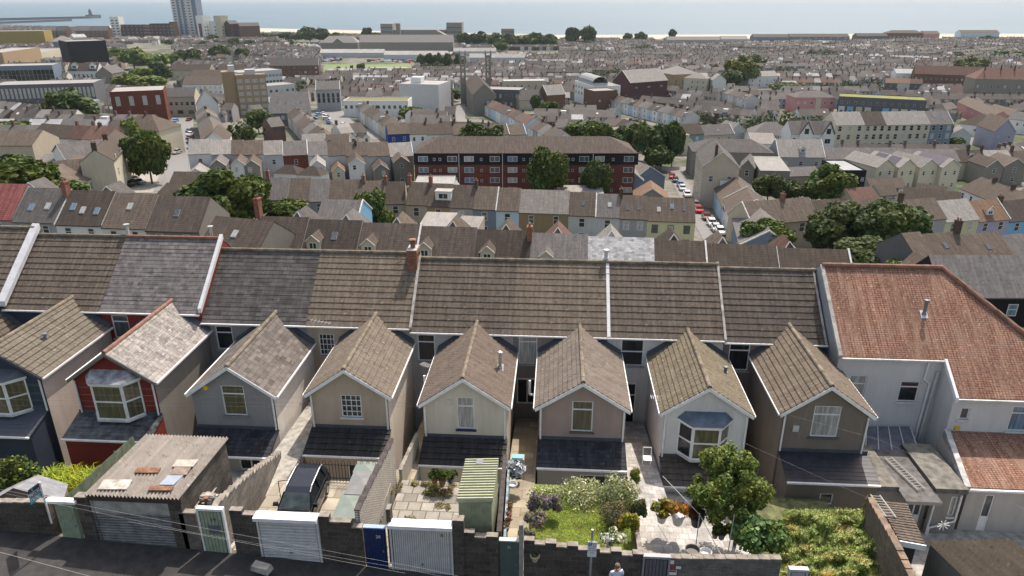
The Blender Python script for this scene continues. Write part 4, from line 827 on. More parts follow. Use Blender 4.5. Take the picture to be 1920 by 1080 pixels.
mb.face([(gx1, gy0, gz - .12), (gx1, gy1, gzb - .12), (gx1, gy1, gzb + .12), (gx1, gy0, gz + .11)], SG2); mb.face([(gx0, gy0, gz - .12), (gx1, gy0, gz - .02), (gx1, gy0, gz + .11), (gx0, gy0, gz + .0)], SG2); mb.build('roof', GS)
mb = MB(); mb.box(gx0 + .5, gy1 - .45, gzb - .02, gx0 + .8, gy1 - .12, gzb + .1, GREYP); mb.build('roof_vent', GS)
# storage boxes, tiled shed on the right, corrugated roof
def storagebox(label, px, py, wd, dp, h, z, m):
    p = AZ(px, py, z); t = thing('storage_box', label, 'storage box', p, 0, 'garden storage boxes beside the car'); mb = MB(); mb.box(p[0] - wd / 2, p[1], z, p[0] + wd / 2, p[1] + dp, z + h, plain((.22, .22, .20), .6)); mb.build('box', t)
    mb = MB(); x0, x1, y0, y1, zt = p[0] - wd / 2 - .04, p[0] + wd / 2 + .04, p[1] - .05, p[1] + dp, z + h; c = (p[0], p[1] + dp / 2, zt + .15); Q = [(x0, y0, zt + .05), (x1, y0, zt + .05), (x1, y1, zt + .05), (x0, y1, zt + .05)]
    for i in range(4): mb.face([Q[i], Q[(i + 1) % 4], c], m); mb.face([(Q[i][0], Q[i][1], zt), (Q[(i + 1) % 4][0], Q[(i + 1) % 4][1], zt), Q[(i + 1) % 4], Q[i]], m)
    mb.build('lid', t); return t
LID = plain((.17, .215, .185), .6)
storagebox('pale green storage box with cross-ribbed lid, nearest to the lane', 652, 998, 1.15, 1.6, .75, -21.1, LID); storagebox('grey storage box with flat lid in the middle of the row', 672, 955, 1.05, 1.7, .8, -21.1, plain((.18, .185, .185), .6)); storagebox('small pale green storage box at the back by the railings', 684, 915, .9, .8, .85, -21.15, LID)
mat_ = MB(); p = AZ(700, 905, -20.2); mat_.prism([(p[1] - .5, -21), (p[1] + .5, -21), (p[1] + .6, -20.0), (p[1] + .3, -19.6), (p[1] - .1, -19.9), (p[1] - .5, -20.4)], p[0], p[0] + .25, plain((.33, .30, .27), .9, vary=.4)); tag(mat_.build('folded_cover', None, off=p, loc=p), 'upright weathered mattress-like cover beside the pierced wall', 'cover')
TS = thing('tiled_shed', 'long narrow shed with brown tiled roof and white fascia beside the brick wall', 'shed', (16, 27, -26)); P = [AY(1685, 1013, 24.5), AY(1735, 1022, 24.5), AY(1700, 945, 28.6), AY(1645, 940, 28.6)]
mb = MB(); course_roof(mb, P[0], P[1], P[2], P[3], .3, BROWN, .03, .3, .02); mb.build('roof', TS); mb = MB(); mb.hexa([(P[0][0], 24.4, P[0][2] - .22), (P[1][0], 24.4, P[1][2] - .22), (P[1][0], 24.46, P[1][2] - .22), (P[0][0], 24.46, P[0][2] - .22), (P[0][0], 24.4, P[0][2] + .04), (P[1][0], 24.4, P[1][2] + .04), (P[1][0], 24.46, P[1][2] + .04), (P[0][0], 24.46, P[0][2] + .04)], white()); mb.build('fascia', TS)
mb = MB(); dk = plain((.06, .055, .06), .9); mb.hexa([(P[0][0] + .1, 24.9, -26.5), (P[1][0] - .1, 24.9, -26.5), (P[2][0] - .1, 28.5, -26.5), (P[3][0] + .1, 28.5, -26.5), (P[0][0] + .1, 24.9, P[0][2] - .1), (P[1][0] - .1, 24.9, P[1][2] - .1), (P[2][0] - .1, 28.5, P[2][2] - .1), (P[3][0] + .1, 28.5, P[3][2] - .1)], dk); mb.build('wall', TS)
ladder('short pale ladder lying on the brown tiled shed roof', tuple(Vector(AY(1670, 974, 26.6)) + Vector((0, 0, .12))), tuple(Vector(AY(1640, 932, 28.6)) + Vector((0, 0, .12))), .42, 8)
CS = thing('corrugated_shed', 'shed with brown corrugated sheet roof at the bottom right corner', 'shed', (18, 23.5, -25)); P = [Vector(AY(1815, 1090, 22.6)), Vector(AY(1990, 1075, 22.6)), Vector(AY(1895, 1012, 25.0)), Vector(AY(1738, 1016, 25.0))]; mb = MB(); n = 17 * 4
CO = tile((.19, .155, .115), .6, 9, .15, 0, .6, (.30, .26, .18), False, .4)
for i in range(n):
    s0_, s1_ = i / n, (i + 1) / n; a, b, c, d = P[0].lerp(P[1], s0_), P[0].lerp(P[1], s1_), P[3].lerp(P[2], s1_), P[3].lerp(P[2], s0_); h0_, h1_ = .11 * sin(i * pi / 2), .11 * sin((i + 1) * pi / 2)
    mb.face([(a.x, a.y, a.z + h0_), (b.x, b.y, b.z + h1_), (c.x, c.y, c.z + h1_), (d.x, d.y, d.z + h0_)], CO, [(s0_ * 4, 0), (s1_ * 4, 0), (s1_ * 4, 3), (s0_ * 4, 3)])
mb.build('roof', CS); mb = MB(); mb.hexa([(P[0].x + .1, P[0].y + .1, -26.5), (P[1].x, P[1].y + .1, -26.5), (P[2].x, P[2].y - .1, -26.5), (P[3].x + .1, P[3].y - .1, -26.5), P[0] + Vector((.1, .1, -.1)), P[1] + Vector((0, .1, -.1)), P[2] + Vector((0, -.1, -.1)), P[3] + Vector((.1, -.1, -.1))], render_wall((.2, .19, .17))); mb.build('wall', CS)
# railings at the platform edge
RL = thing('railings', 'black hoop-topped iron railings at the edge of the parking platform', 'railings', (-10, 27.35, -21.3)); BLKM = plain((.015, .015, .016), .5)
xa, xb = -11.9, -8.0
mb = MB(); mb.tube((xa, 27.35, -21.1), (xb, 27.35, -21.1), .03, BLKM, 6); mb.tube((xa, 27.35, -20.35), (xb, 27.35, -20.35), .02, BLKM, 6); mb.build('rail', RL)
n = 26; mb = MB()
for i in range(n + 1): xx = xa + (xb - xa) * i / n; mb.tube((xx, 27.35, -21.3), (xx, 27.35, -20.22), .018, BLKM, 5)
for i in range(0, n, 2): xx = xa + (xb - xa) * (i + .5) / n; w2 = (xb - xa) / n / 2; mb.path([(xx - w2, 27.35, -20.22), (xx - w2 * .6, 27.35, -20.13), (xx, 27.35, -20.1), (xx + w2 * .6, 27.35, -20.13), (xx + w2, 27.35, -20.22)], .011, BLKM, 4)
mb.build('bars', RL); mb = MB(); mb.path([(-12.3, 25.9, -21.2), (-12.3, 25.9, -20.3), (-11.4, 26.2, -20.3)], .02, BLKM); mb.build('handrail', RL)
fe = MB(); fe.tube((-13.05, 22.6, -21), (-14.2, 29, -22.5), .02, plain((.5, .4, .28), .8)); 
# ---------------------------------------------------------------- black car in the yard
CAR = thing('parked_car', 'black people carrier with silver roof rails parked behind the white garage door', 'car', (-10.85, 23.1, -21.1), radians(1.5), world=False); CAR.scale = (.88, .84, .86)
PB = plain((.012, .013, .018), .12, .4, vary=.05); CG = glass('car'); mb = MB()
def loftcar(mb, secs, m, close=True):
    for A, B in zip(secs, secs[1:]):
        for i in range(len(A)):
            j = (i + 1) % len(A); mb.face([A[i], A[j], B[j], B[i]], m)
    mb.face(secs[0][::-1], m); mb.face(secs[-1], m)
def sec(y, hw, zb, zs, zt, tw):
    """closed ring: sill, flank, shoulder, top"""
    return [(-hw * .96, y, zb), (hw * .96, y, zb), (hw, y, zb + .25), (hw * .985, y, zs - .1), (hw * .93, y, zs), (tw * .97, y, zt - .02), (tw * .6, y, zt), (-tw * .6, y, zt), (-tw * .97, y, zt - .02), (-hw * .93, y, zs), (-hw * .985, y, zs - .1), (-hw, y, zb + .25)]
secs = [sec(0, .62, .3, .55, .6, .5), sec(.12, .80, .22, .68, .74, .6), sec(.5, .88, .2, .82, .88, .72), sec(1.05, .9, .2, .95, 1.0, .74), sec(1.2, .9, .2, .98, 1.03, .75), sec(3.9, .9, .2, 1.0, 1.05, .75), sec(4.25, .88, .22, .98, 1.02, .72), sec(4.4, .8, .3, .8, .85, .6)]
loftcar(mb, secs, PB); mb.build('body', CAR, smooth=True)
def cab(y, z, w): return [(-w, y, z), (w, y, z)]
g = MB(); rows = [(1.05, 1.0, .80), (1.75, 1.5, .66), (2.1, 1.62, .63), (3.6, 1.66, .62), (4.1, 1.55, .62), (4.32, 1.05, .78)]
for (ya, za, wa), (yb, zb2, wb) in zip(rows, rows[1:]):
    m_ = PB if za > 1.45 and zb2 > 1.45 else CG
    g.face([(-wa, ya, za), (wa, ya, za), (wb, yb, zb2), (-wb, yb, zb2)], plain((.055, .075, .075), .08, vary=.3) if m_ is CG else plain((.02, .025, .035), .08, .2, vary=.05))
for s in (-1, 1):
    pts = [(s * w_, y, z) for y, z, w_ in rows]; base = [(s * .82, 4.32, 1.02), (s * .82, 1.05, 1.0)]; q = pts + base
    g.face(q if s < 0 else q[::-1], CG)
g.build('cabin_glass', CAR)
for s in (-1, 1):
    r_ = MB(); r_.path([(s * .64, 1.75, 1.56), (s * .635, 2.1, 1.70), (s * .625, 3.6, 1.74), (s * .62, 4.0, 1.64)], .03, plain((.6, .6, .62), .25, .7), 6); r_.build('roof_rail', CAR)
    r_ = MB(); r_.path([(s * .80, 1.1, 1.03), (s * .67, 1.75, 1.53)], .035, PB, 6); r_.path([(s * .655, 2.7, 1.67), (s * .8, 2.75, 1.02)], .03, PB, 6); r_.path([(s * .65, 3.6, 1.67), (s * .8, 3.8, 1.02)], .03, PB, 6); r_.build('pillar', CAR)
    r_ = MB(); r_.box(min(s * .86, s * 1.1), 1.25, 1.02, max(s * .86, s * 1.1), 1.38, 1.2, PB); r_.build('wing_mirror', CAR)
    for yy in (.85, 3.6):
        wt = MB(); wt.tube((s * .72, yy, .32), (s * .9, yy, .32), .32, plain((.02, .02, .02), .8), 16); wt.tube((s * .9, yy, .32), (s * .915, yy, .32), .19, STEEL, 12); wt.build('wheel', CAR)
    hl = MB(); hl.box(min(s * .5, s * .78), .02, .58, max(s * .5, s * .78), .2, .72, plain((.6, .62, .65), .1)); hl.build('headlight', CAR)
wp = MB(); wp.path([(-.6, 1.0, 1.04), (.1, 1.12, 1.1)], .012, BLKM, 4); wp.path([(0, 1.0, 1.04), (.65, 1.12, 1.1)], .012, BLKM, 4); wp.build('wipers', CAR); 
# ---------------------------------------------------------------- person on the lane
px_, py_ = AY(1157, 1066, 20.9)[0], 20.9; hz = AY(1157, 1058, 20.9)[2]; gz_ = hz - 1.76
PE = thing('person', 'person walking on the lane in a brown cap, sunglasses and pale blue shirt', 'person', (px_, py_, gz_), radians(20), world=False)
def skin(name, joints, edges, m, parent, sub=1):
    me = bpy.data.meshes.new(name); me.from_pydata([j[0] for j in joints], edges, []); me.materials.append(m); o = bpy.data.objects.new(name, me); COL.objects.link(o); o.parent = parent
    o.modifiers.new('skin', 'SKIN').use_smooth_shade = True; o.modifiers.new('sub', 'SUBSURF').levels = sub; o.modifiers['sub'].render_levels = sub
    for v, j in zip(me.skin_vertices[0].data, joints): v.radius = (j[1], j[2] if len(j) > 2 else j[1])
    me.skin_vertices[0].data[0].use_root = True; return o
SKIN = plain((.42, .23, .16), .6, vary=.05)
J = [((0, 0, .95), .15, .11), ((0, .01, 1.15), .14, .1), ((0, .02, 1.38), .17, .1), ((0, .01, 1.47), .07), ((0, -.01, 1.55), .05), ((0, -.02, 1.62), .085, .1), ((0, -.02, 1.70), .08, .095),
     ((-.19, .02, 1.40), .055), ((-.25, .06, 1.14), .042), ((-.24, -.06, .92), .032), ((.19, .02, 1.40), .055), ((.25, -.03, 1.14), .042), ((.24, -.2, .98), .032),
     ((-.09, 0, .88), .085), ((-.10, -.12, .5), .06), ((-.10, -.05, .09), .04), ((-.10, -.2, .04), .035), ((.09, 0, .88), .085), ((.10, .1, .5), .06), ((.10, .3, .14), .04), ((.10, .22, .04), .035)]
skin('body', J, [(0, 1), (1, 2), (2, 3), (3, 4), (4, 5), (5, 6), (2, 7), (7, 8), (8, 9), (2, 10), (10, 11), (11, 12), (0, 13), (13, 14), (14, 15), (15, 16), (0, 17), (17, 18), (18, 19), (19, 20)], SKIN, PE, 2)
SHIRT = plain((.50, .56, .68), .9, vary=.1)
skin('shirt', [((0, 0, .93), .175, .135), ((0, .01, 1.15), .165, .125), ((0, .02, 1.38), .19, .125), ((0, .01, 1.46), .09), ((-.2, .02, 1.40), .075), ((-.245, .045, 1.2), .07), ((.2, .02, 1.40), .075), ((.245, -.02, 1.2), .07)], [(0, 1), (1, 2), (2, 3), (2, 4), (4, 5), (2, 6), (6, 7)], SHIRT, PE, 2)
TRO = plain((.05, .06, .09), .9)
skin('trousers', [((0, 0, .96), .16, .125), ((-.09, 0, .86), .105), ((-.10, -.12, .5), .08), ((-.10, -.06, .14), .065), ((.09, 0, .86), .105), ((.10, .1, .5), .08), ((.10, .27, .18), .065)], [(0, 1), (1, 2), (2, 3), (0, 4), (4, 5), (5, 6)], TRO, PE, 2)
CAPM = plain((.16, .11, .08), .9); mb = MB(); mb.lathe((0, -.02, 1.69), [(.105, 0), (.108, .03), (.09, .08), (.05, .115), (0, .125)], CAPM, 14); mb.face([(-.09, -.09, 1.695), (-.06, -.21, 1.675), (.06, -.21, 1.675), (.09, -.09, 1.695)], CAPM); mb.build('cap', PE, smooth=True)
mb = MB(); mb.box(-.075, -.125, 1.635, .075, -.105, 1.67, plain((.01, .01, .01), .1)); mb.box(-.085, -.11, 1.655, -.078, .02, 1.665, BLKM); mb.box(.078, -.11, 1.655, .085, .02, 1.665, BLKM); mb.build('sunglasses', PE)
mb = MB(); mb.lathe((0, -.125, 1.6), [(.0, -.012), (.012, 0), (.008, .03), (0, .035)], SKIN, 6)
for s in (-1, 1): mb.box(min(s * .083, s * .1), -.03, 1.6, max(s * .083, s * .1), .01, 1.66, SKIN)
mb.build('nose_and_ears', PE)
for s, w_, off in ((-1, (-.24, -.06, .92), 0), (1, (.24, -.2, .98), 0)):
    Jh = [(w_, .022, .014), ((w_[0], w_[1] - .015, w_[2] - .06), .036, .014)]; Eh = [(0, 1)]
    for k in range(4):
        i = len(Jh); x = w_[0] + (k - 1.5) * .019; Jh += [((x, w_[1] - .022, w_[2] - .10), .009), ((x, w_[1] - .04, w_[2] - .13 - .006 * (1.5 - abs(k - 1.5))), .008), ((x, w_[1] - .06, w_[2] - .145), .007)]; Eh += [(1, i), (i, i + 1), (i + 1, i + 2)]
    i = len(Jh); Jh += [((w_[0] - s * .035, w_[1] - .03, w_[2] - .05), .010), ((w_[0] - s * .04, w_[1] - .05, w_[2] - .085), .008)]; Eh += [(0, i), (i, i + 1)]
    skin('hand', Jh, Eh, SKIN, PE, 1)
# ---------------------------------------------------------------- cables
CBL = plain((.36, .35, .33), .7)
def cable(label, pts, r=.012, m=None, sag=.0):
    P = [Vector(AY(*p)) for p in pts]; mb = MB()
    for a, b in zip(P, P[1:]):
        n = 10; prev = a
        for i in range(1, n + 1):
            s = i / n; q = a.lerp(b, s) + Vector((0, 0, -sag * 4 * s * (1 - s))); mb.tube(prev, q, r, m or CBL, 5, cap=False); prev = q
    return tag(mb.build('overhead_cable', None, off=tuple(P[0]), loc=tuple(P[0])), label, 'cable', 'thin cables strung over the lane and yards')
cable('pale cable crossing the bottom left corner over the lane', [(-20, 1030, 16), (185, 1085, 16)], .006); cable('upper of the two long cables from the left wall across the garage doors', [(-10, 916, 18.5), (370, 988, 18.5), (800, 1067, 18.5), (880, 1085, 18.5)], .0035); cable('lower of the two long cables from the left wall across the garage doors', [(-10, 921, 18.3), (370, 1000, 18.3), (760, 1067, 18.3), (850, 1085, 18.3)], .003)
cable('thin dark cable across the lower lane wall and the ribbed doors', [(240, 978, 18), (480, 1022, 18), (760, 1075, 18)], .005, plain((.25, .24, .23), .6))
for i, (y0_, y1_) in enumerate(((730, 727), (742, 744), (752, 755), (760, 762))): cable('hair-thin cable across the left gable walls, number %s from the top of four' % ('first', 'second', 'third', 'fourth')[i], [(-10, y0_ - 12 + i * 4, 28), (300, y0_, 28), (800, y1_, 28)], .003, plain((.16, .16, .16), .6), .05)
cable('pale cable from the brown house gable down over the flat roofs', [(1480, 778, 30), (1650, 825, 29), (1800, 895, 28), (1930, 960, 27)], .004); cable('cable from the tree over the black lean-to roof', [(1390, 828, 29), (1560, 905, 28), (1690, 960, 27)], .004)
cable('short drop wire on the brown gable wall', [(1523, 745, 32.8), (1495, 825, 32.8)], .006)
wl = thing('washing_line', 'sloping washing line with two thin metal poles over the white patio', 'washing line', AY(1310, 960, 24)); 
mb = MB(); mb.path([AY(1243, 893, 28), AY(1312, 965, 24.5), AY(1352, 1040, 22.6)], .015, plain((.5, .5, .48), .4, .3), 5); mb.build('line', wl)
mb = MB(); mb.path([AY(1312, 962, 24.4), AY(1304, 1030, 24.4)], .02, plain((.5, .5, .5), .4, .3), 6); mb.build('pole', wl); mb = MB(); mb.path([AY(1377, 965, 23.6), AY(1364, 1042, 23.6)], .02, plain((.5, .5, .5), .4, .3), 6); mb.build('pole', wl)
# ---------------------------------------------------------------- plants
LG = (.085, .13, .03)
def sh(name, cat, label, px, py, Y, wpx, hpx, n, size, cols, seed, nb=9, group=None, **k):
    p = AY(px, py, Y); d = (-p[2] * sp_ + (-p[0] * sy_ + p[1] * cy_) * cp_) / F; rx = wpx * d / 2; rz = hpx * d / 2
    return shrub(name, cat, label, (p[0], p[1], p[2] - rz * .45), rx, min(rx * .9, max(rz * 1.1, .35)), rz, n, size, cols, seed, nb, group, **k)
ft = thing('garden_tree', 'bushy young tree with drooping yellow-green leaves in the white patio garden', 'tree', AY(1380, 1005, 25.3)); c0 = AY(1366, 918, 25.3)
r_ = random.Random(4); bl = []
for i in range(90):
    th = r_.uniform(0, 2 * pi); u = r_.uniform(-.9, 1); s = math.sqrt(1 - u * u) * (1.0 if u < .3 else .8); k = r_.uniform(.45, 1.02); q = r_.uniform(.13, .27)
    bl.append((1.55 * s * cos(th) * k, 1.4 * s * sin(th) * k, 1.95 * u * k, 1.55 * q, 1.4 * q, 1.8 * q))
cr = leafmesh('crown', bl, 24000, .082, [leafmat((.085, .135, .028), hue=(.20, .24, .05)), leafmat((.24, .28, .08))], 5, .35, 1.9, extra=.2)
base = AY(1380, 1005, 25.3); inst(cr, 'crown', ft, (c0[0] - base[0], 0, c0[2] - base[2] + .1)); tk = trunk_mesh(3.2, .09, 1.3, 9, 4); tk.build('trunk', ft, off=(0, 0, .2))
sh('fig_bush', 'shrub', 'dense glossy fig bush against the signed wall', 1425, 1012, 23.3, 95, 82, 3200, .17, [leafmat((.07, .14, .045)), leafmat((.16, .25, .09))], 8, 12, extra=.3, aspect=1.2)
sh('garden_shrub', 'shrub', 'tall leafy shrub with yellow fruit at the left edge of the picture', 22, 905, 25.8, 95, 120, 5200, .10, [leafmat((.05, .085, .022), hue=(.12, .14, .03)), leafmat((.3, .32, .03))], 12, 14, extra=.06)
# spiky yellow-green clump
def spikes(name, label, cat, px, py, Y, wpx, n, ln, col, seed, w_=.03, hpx=0, group=None, dens=6):
    p = AY(px, py, Y); d = (-p[2] * sp_ + (-p[0] * sy_ + p[1] * cy_) * cp_) / F; W = wpx * d; r = random.Random(seed); V = []; Fc = []
    for i in range(n):
        cx_, cy2 = r.uniform(-W / 2, W / 2), r.uniform(-.5, .5); cl = r.randint(0, dens); 
        a = r.uniform(0, 2 * pi); L = ln * r.uniform(.6, 1.2); u = Vector((cos(a), sin(a), 0)); s = Vector((-sin(a), cos(a), 0)) * w_
        prev = Vector((cx_, cy2, 0)); pts = [prev, prev + u * L * .25 + Vector((0, 0, L * .55)), prev + u * L * .6 + Vector((0, 0, L * .75)), prev + u * L * .95 + Vector((0, 0, L * .6))]
        for k in range(3):
            i0 = len(V); w0, w1 = (1 - k / 3.2), (1 - (k + 1) / 3.2); V += [tuple(pts[k] - s * w0), tuple(pts[k] + s * w0), tuple(pts[k + 1] + s * w1), tuple(pts[k + 1] - s * w1)]; Fc.append((i0, i0 + 1, i0 + 2, i0 + 3))
    me = bpy.data.meshes.new(name); me.from_pydata(V, [], Fc); me.materials.append(leafmat(col)); o = bpy.data.objects.new(name, me); COL.objects.link(o); o.location = p; return tag(o, label, cat, group)
spikes('spiky_plant', 'bright yellow-green strappy clump in front of the red house', 'plant', 128, 912, 27.3, 110, 900, .85, (.26, .34, .03), 3)
# hedge, lavender, borders round the lawn
HC = [leafmat((.27, .32, .13), hue=(.36, .4, .18)), leafmat((.6, .6, .48))]
sh('hedge', 'hedge', 'long pale green flowering hedge at the far side of the lawn', 1075, 935, 27.6, 150, 68, 7500, .065, HC, 21, 16, extra=.25, flat=.6); sh('hedge', 'hedge', 'pale flowering hedge clump at the right corner of the lawn', 1160, 930, 27.5, 75, 72, 3600, .065, HC, 22, 12, extra=.2, flat=.6)
LV = [leafmat((.17, .18, .12)), leafmat((.22, .15, .30), hue=(.26, .18, .34))]
for i, (a, b, c, d, w_, e) in enumerate(((1010, 945, 26.3, 44, 46, .3), (1035, 948, 26.0, 34, 46, .25), (1000, 975, 24.8, 42, 40, .2), (990, 1002, 23.6, 30, 30, .12), (1120, 962, 25.6, 0, 0, 0))[:4]): sh('lavender', 'shrub', ('purple tipped lavender bush nearest the hedge', 'lavender bush at the upper left corner of the lawn', 'grey-purple lavender bush halfway along the path', 'small grey lavender bush by the gate end')[i], a, b, c, d, w_, 1500, .06, LV, 30 + i, 7, 'lavender bushes left of the lawn', extra=e, aspect=2.2)
sh('shrub', 'shrub', 'grey-brown twiggy shrub at the right edge of the lawn', 1150, 965, 25.9, 58, 60, 2200, .055, [leafmat((.15, .13, .10)), leafmat((.12, .16, .05))], 41, 8, extra=.3)
sh('flowering_shrub', 'shrub', 'white flowering shrub at the lower right corner of the lawn', 1148, 1010, 23.4, 46, 44, 1500, .08, [leafmat((.11, .17, .04)), leafmat((.72, .72, .66), var=.15)], 42, 7, extra=.55)
sh('shrub', 'shrub', 'yellow-green climbing shrub between lawn and patio near the wall', 1180, 985, 24.4, 34, 66, 1500, .09, [leafmat((.22, .25, .03)), leafmat((.3, .2, .05))], 43, 7, extra=.2)
sh('shrub', 'shrub', 'blue-green leafy shrub on the patio side of the border', 1198, 960, 25.2, 30, 60, 1200, .08, [leafmat((.09, .14, .06)), leafmat((.3, .1, .08))], 44, 7, extra=.1); sh('shrub', 'shrub', 'tall yellow-leaved shrub beside the white steps', 1190, 898, 28.2, 26, 50, 900, .08, [leafmat((.2, .22, .05))], 45, 6)
# grass blades of the lawn
r_ = random.Random(9); V = []; Fc = []
for i in range(16000):
    x, y = r_.uniform(-.7, 3.65), r_.uniform(22.4, 27.6); z = -21.75 - .2 * (y - 22.35) / 6.25; k = .5 + .5 * noise.noise(Vector((x * 1.3, y * 1.3, 0))); h = r_.uniform(.03, .07) + .09 * max(0, k - .5); a = r_.uniform(0, 6.28); d = Vector((cos(a), sin(a), 0)) * .012; l = Vector((r_.gauss(0, .03), r_.gauss(0, .03), h)); b = Vector((x, y, z)); i0 = len(V)
    V += [tuple(b - d), tuple(b + d), tuple(b + l)]; Fc.append((i0, i0 + 1, i0 + 2))
me = bpy.data.meshes.new('lawn_grass'); me.from_pydata(V, [], Fc); me.materials.append(leafmat((.26, .34, .04), var=.35, hue=(.42, .42, .08))); o = bpy.data.objects.new('lawn_grass', me); COL.objects.link(o); tag(o, 'bright green and yellowish grass of the small lawn', 'grass', kind='stuff')
# overgrown garden
r_ = random.Random(11); V = []; Fc = []; MI = []
for i in range(60000):
    px, py = r_.uniform(1440, 1712), r_.uniform(955, 1085)
    if px > 1640 + (py - 935) * .52 or px < 1462 + max(0, 985 - py) * .3: continue
    hh = noise.noise(Vector((px * .021, py * .045, 2))) * .75 + noise.noise(Vector((px * .07, py * .12, 5))) * .4
    p = Vector(AZ(px, py, -22.8 + max(-.3, hh)))
    p.z -= r_.random() ** 2 * .35
    a = r_.uniform(0, 6.28); tall = r_.random() < .3; L = r_.uniform(.05, .13) * (1.8 if tall else 1); d = Vector((cos(a), sin(a), r_.uniform(-.2, .5) if not tall else r_.uniform(.9, 2.5))).normalized() * L; s_ = Vector((-sin(a), cos(a), r_.uniform(-.4, .4))) * L * (.12 if tall else .3); i0 = len(V)
    V += [tuple(p), tuple(p + d * .5 - s_), tuple(p + d), tuple(p + d * .5 + s_)]; Fc.append((i0, i0 + 1, i0 + 2, i0 + 3)); q = noise.noise(Vector((px * .03, py * .06, 11))) + r_.gauss(0, .25); MI.append(0 if q < .12 else (1 if q < .5 else 2))
me = bpy.data.meshes.new('overgrown_garden'); me.from_pydata(V, [], Fc); me.polygons.foreach_set('material_index', MI)
for m_ in (leafmat((.24, .32, .09), hue=(.33, .40, .12)), leafmat((.42, .47, .17), hue=(.46, .47, .16)), leafmat((.42, .38, .20))): me.materials.append(m_)
o = bpy.data.objects.new('overgrown_garden', me); COL.objects.link(o); tag(o, 'tangled yellow-green weeds and long grass filling the garden below the black lean-to', 'undergrowth', kind='stuff')
sh('shrub', 'shrub', 'dry brownish bush beside the shed ladder', 1640, 968, 28.3, 50, 70, 1600, .08, [leafmat((.14, .11, .06)), leafmat((.1, .13, .04))], 51, 8, extra=.3); sh('shrub', 'shrub', 'dark leafy bush below the black lean-to roof', 1560, 975, 29, 120, 40, 2600, .09, [leafmat((.06, .09, .03)), leafmat((.16, .18, .05))], 52, 9, extra=.2)
# pots
def potplant(label, px, py, Y, r0, m, cols, seed, spread=.45, n=260, group='potted plants', sz=.13):
    p = AY(px, py, Y); t = thing('potted_plant', label, 'potted plant', p, 0, group); mb = MB(); mb.lathe((p[0], p[1], p[2]), [(0, 0), (r0 * .65, 0), (r0 * .95, r0 * 1.5), (r0 * 1.08, r0 * 1.5), (r0 * 1.08, r0 * 1.75), (r0 * .9, r0 * 1.75), (r0 * .85, r0 * 1.5), (0, r0 * 1.5)], m, 14); mb.build('pot', t)
    me = leafmesh('plant', cloud(seed, spread, spread, spread * .8, 5, 0), n, sz, cols, seed, .3, 2.2, extra=.3); inst(me, 'plant', t, (0, 0, r0 * 1.75 + spread * .6)); return t
PW = plain((.62, .62, .60), .5); ORG_ = leafmat((.45, .16, .02)); YLF = leafmat((.30, .28, .05))
potplant('white pot with yellowing fern fronds, left of the pair on the patio', 1240, 978, 25.9, .26, PW, [YLF, leafmat((.1, .14, .03))], 1); potplant('white pot with orange leaves, right of the pair on the patio', 1270, 982, 25.7, .3, PW, [leafmat((.28, .2, .05)), ORG_], 2, .5)
potplant('black pot with dark foliage in the shade of the garden tree', 1305, 985, 25.4, .3, plain((.03, .03, .03), .6), [leafmat((.05, .07, .03)), leafmat((.12, .05, .03))], 3); potplant('small grey pot under the garden tree, leftmost of three', 1340, 1008, 24.6, .15, plain((.3, .25, .2), .7), [leafmat(GREENS['dark'])], 4, .28, 120); potplant('grey pot under the garden tree, middle of three', 1352, 1010, 24.5, .17, plain((.2, .21, .24), .6), [leafmat(GREENS['mid'])], 5, .28, 120); potplant('pale pot under the garden tree, rightmost of three', 1372, 1010, 24.4, .16, plain((.34, .3, .3), .7), [leafmat(GREENS['mid'])], 6, .28, 120)
potplant('pot of green foliage by the cream house corner', 830, 908, 27.6, .2, TERRA, [leafmat((.08, .14, .03))], 7, .32, 160); potplant('terracotta pot of dark foliage in front of the cream house wall', 815, 905, 27.7, .18, TERRA, [leafmat((.06, .09, .03))], 8, .3, 140); potplant('blue pot beside the green shed', 845, 905, 27.7, .17, plain((.02, .04, .1), .4), [leafmat((.09, .13, .04))], 9, .3, 140)
for i, (px, py) in enumerate(((955, 955), (955, 965), (953, 975), (952, 985), (950, 995))): potplant('small path pot, number %s from the house side of the row of five' % ('first', 'second', 'third', 'fourth', 'fifth')[i], px, py, 25.4 - i * .55, .12, TERRA if i % 2 else plain((.3, .22, .2), .8), [leafmat((.12, .12, .06)), leafmat((.4, .12, .15))], 20 + i, .16, 60, 'small pots along the garden path', .06)
def tub(label, px, py, Y, r0, m): p = AY(px, py, Y); mb = MB(); mb.lathe((p[0], p[1], p[2]), [(0, .0), (r0 * .8, 0), (r0, .18), (r0 * 1.1, .18), (r0 * .95, .16), (r0 * .9, .04), (0, .04)], m, 18); return tag(mb.build('tub', None, off=p, loc=p, smooth=False), label, 'tub', 'round tubs')
tub('round dark rimmed tub at the front edge of the patio', 1298, 1036, 22.8, .28, plain((.1, .09, .08), .6)); tub('white washing bowl at the front edge of the patio', 1323, 1040, 22.8, .22, PW); tub('white ring tub on the garden path', 961, 912, 28.6, .22, PW)
rs = MB(); p = AY(967, 880, 29.5)
sk = leafmesh('rubble_sack', [(0, 0, 0, .45, .4, .35)], 160, .3, [plain((.5, .5, .5), .8), plain((.08, .08, .08), .6)], 3, .0, 1.2, extra=.35); o = bpy.data.objects.new('rubble_sack', sk); COL.objects.link(o); o.location = p; tag(o, 'crumpled white and black sack on the narrow path', 'sack')
bx = MB(); p = AY(970, 862, 30.6); bx.box(p[0] - .35, p[1], p[2] - .4, p[0] + .35, p[1] + .5, p[2], plain((.33, .35, .3), .7)); bx.box(p[0] - .28, p[1] + .05, p[2] + .004, p[0] + .28, p[1] + .4, p[2] + .06, plain((.15, .4, .45), .5)); tag(bx.build('crate', None, off=p, loc=p), 'grey crate with turquoise lid deep in the passage', 'crate')
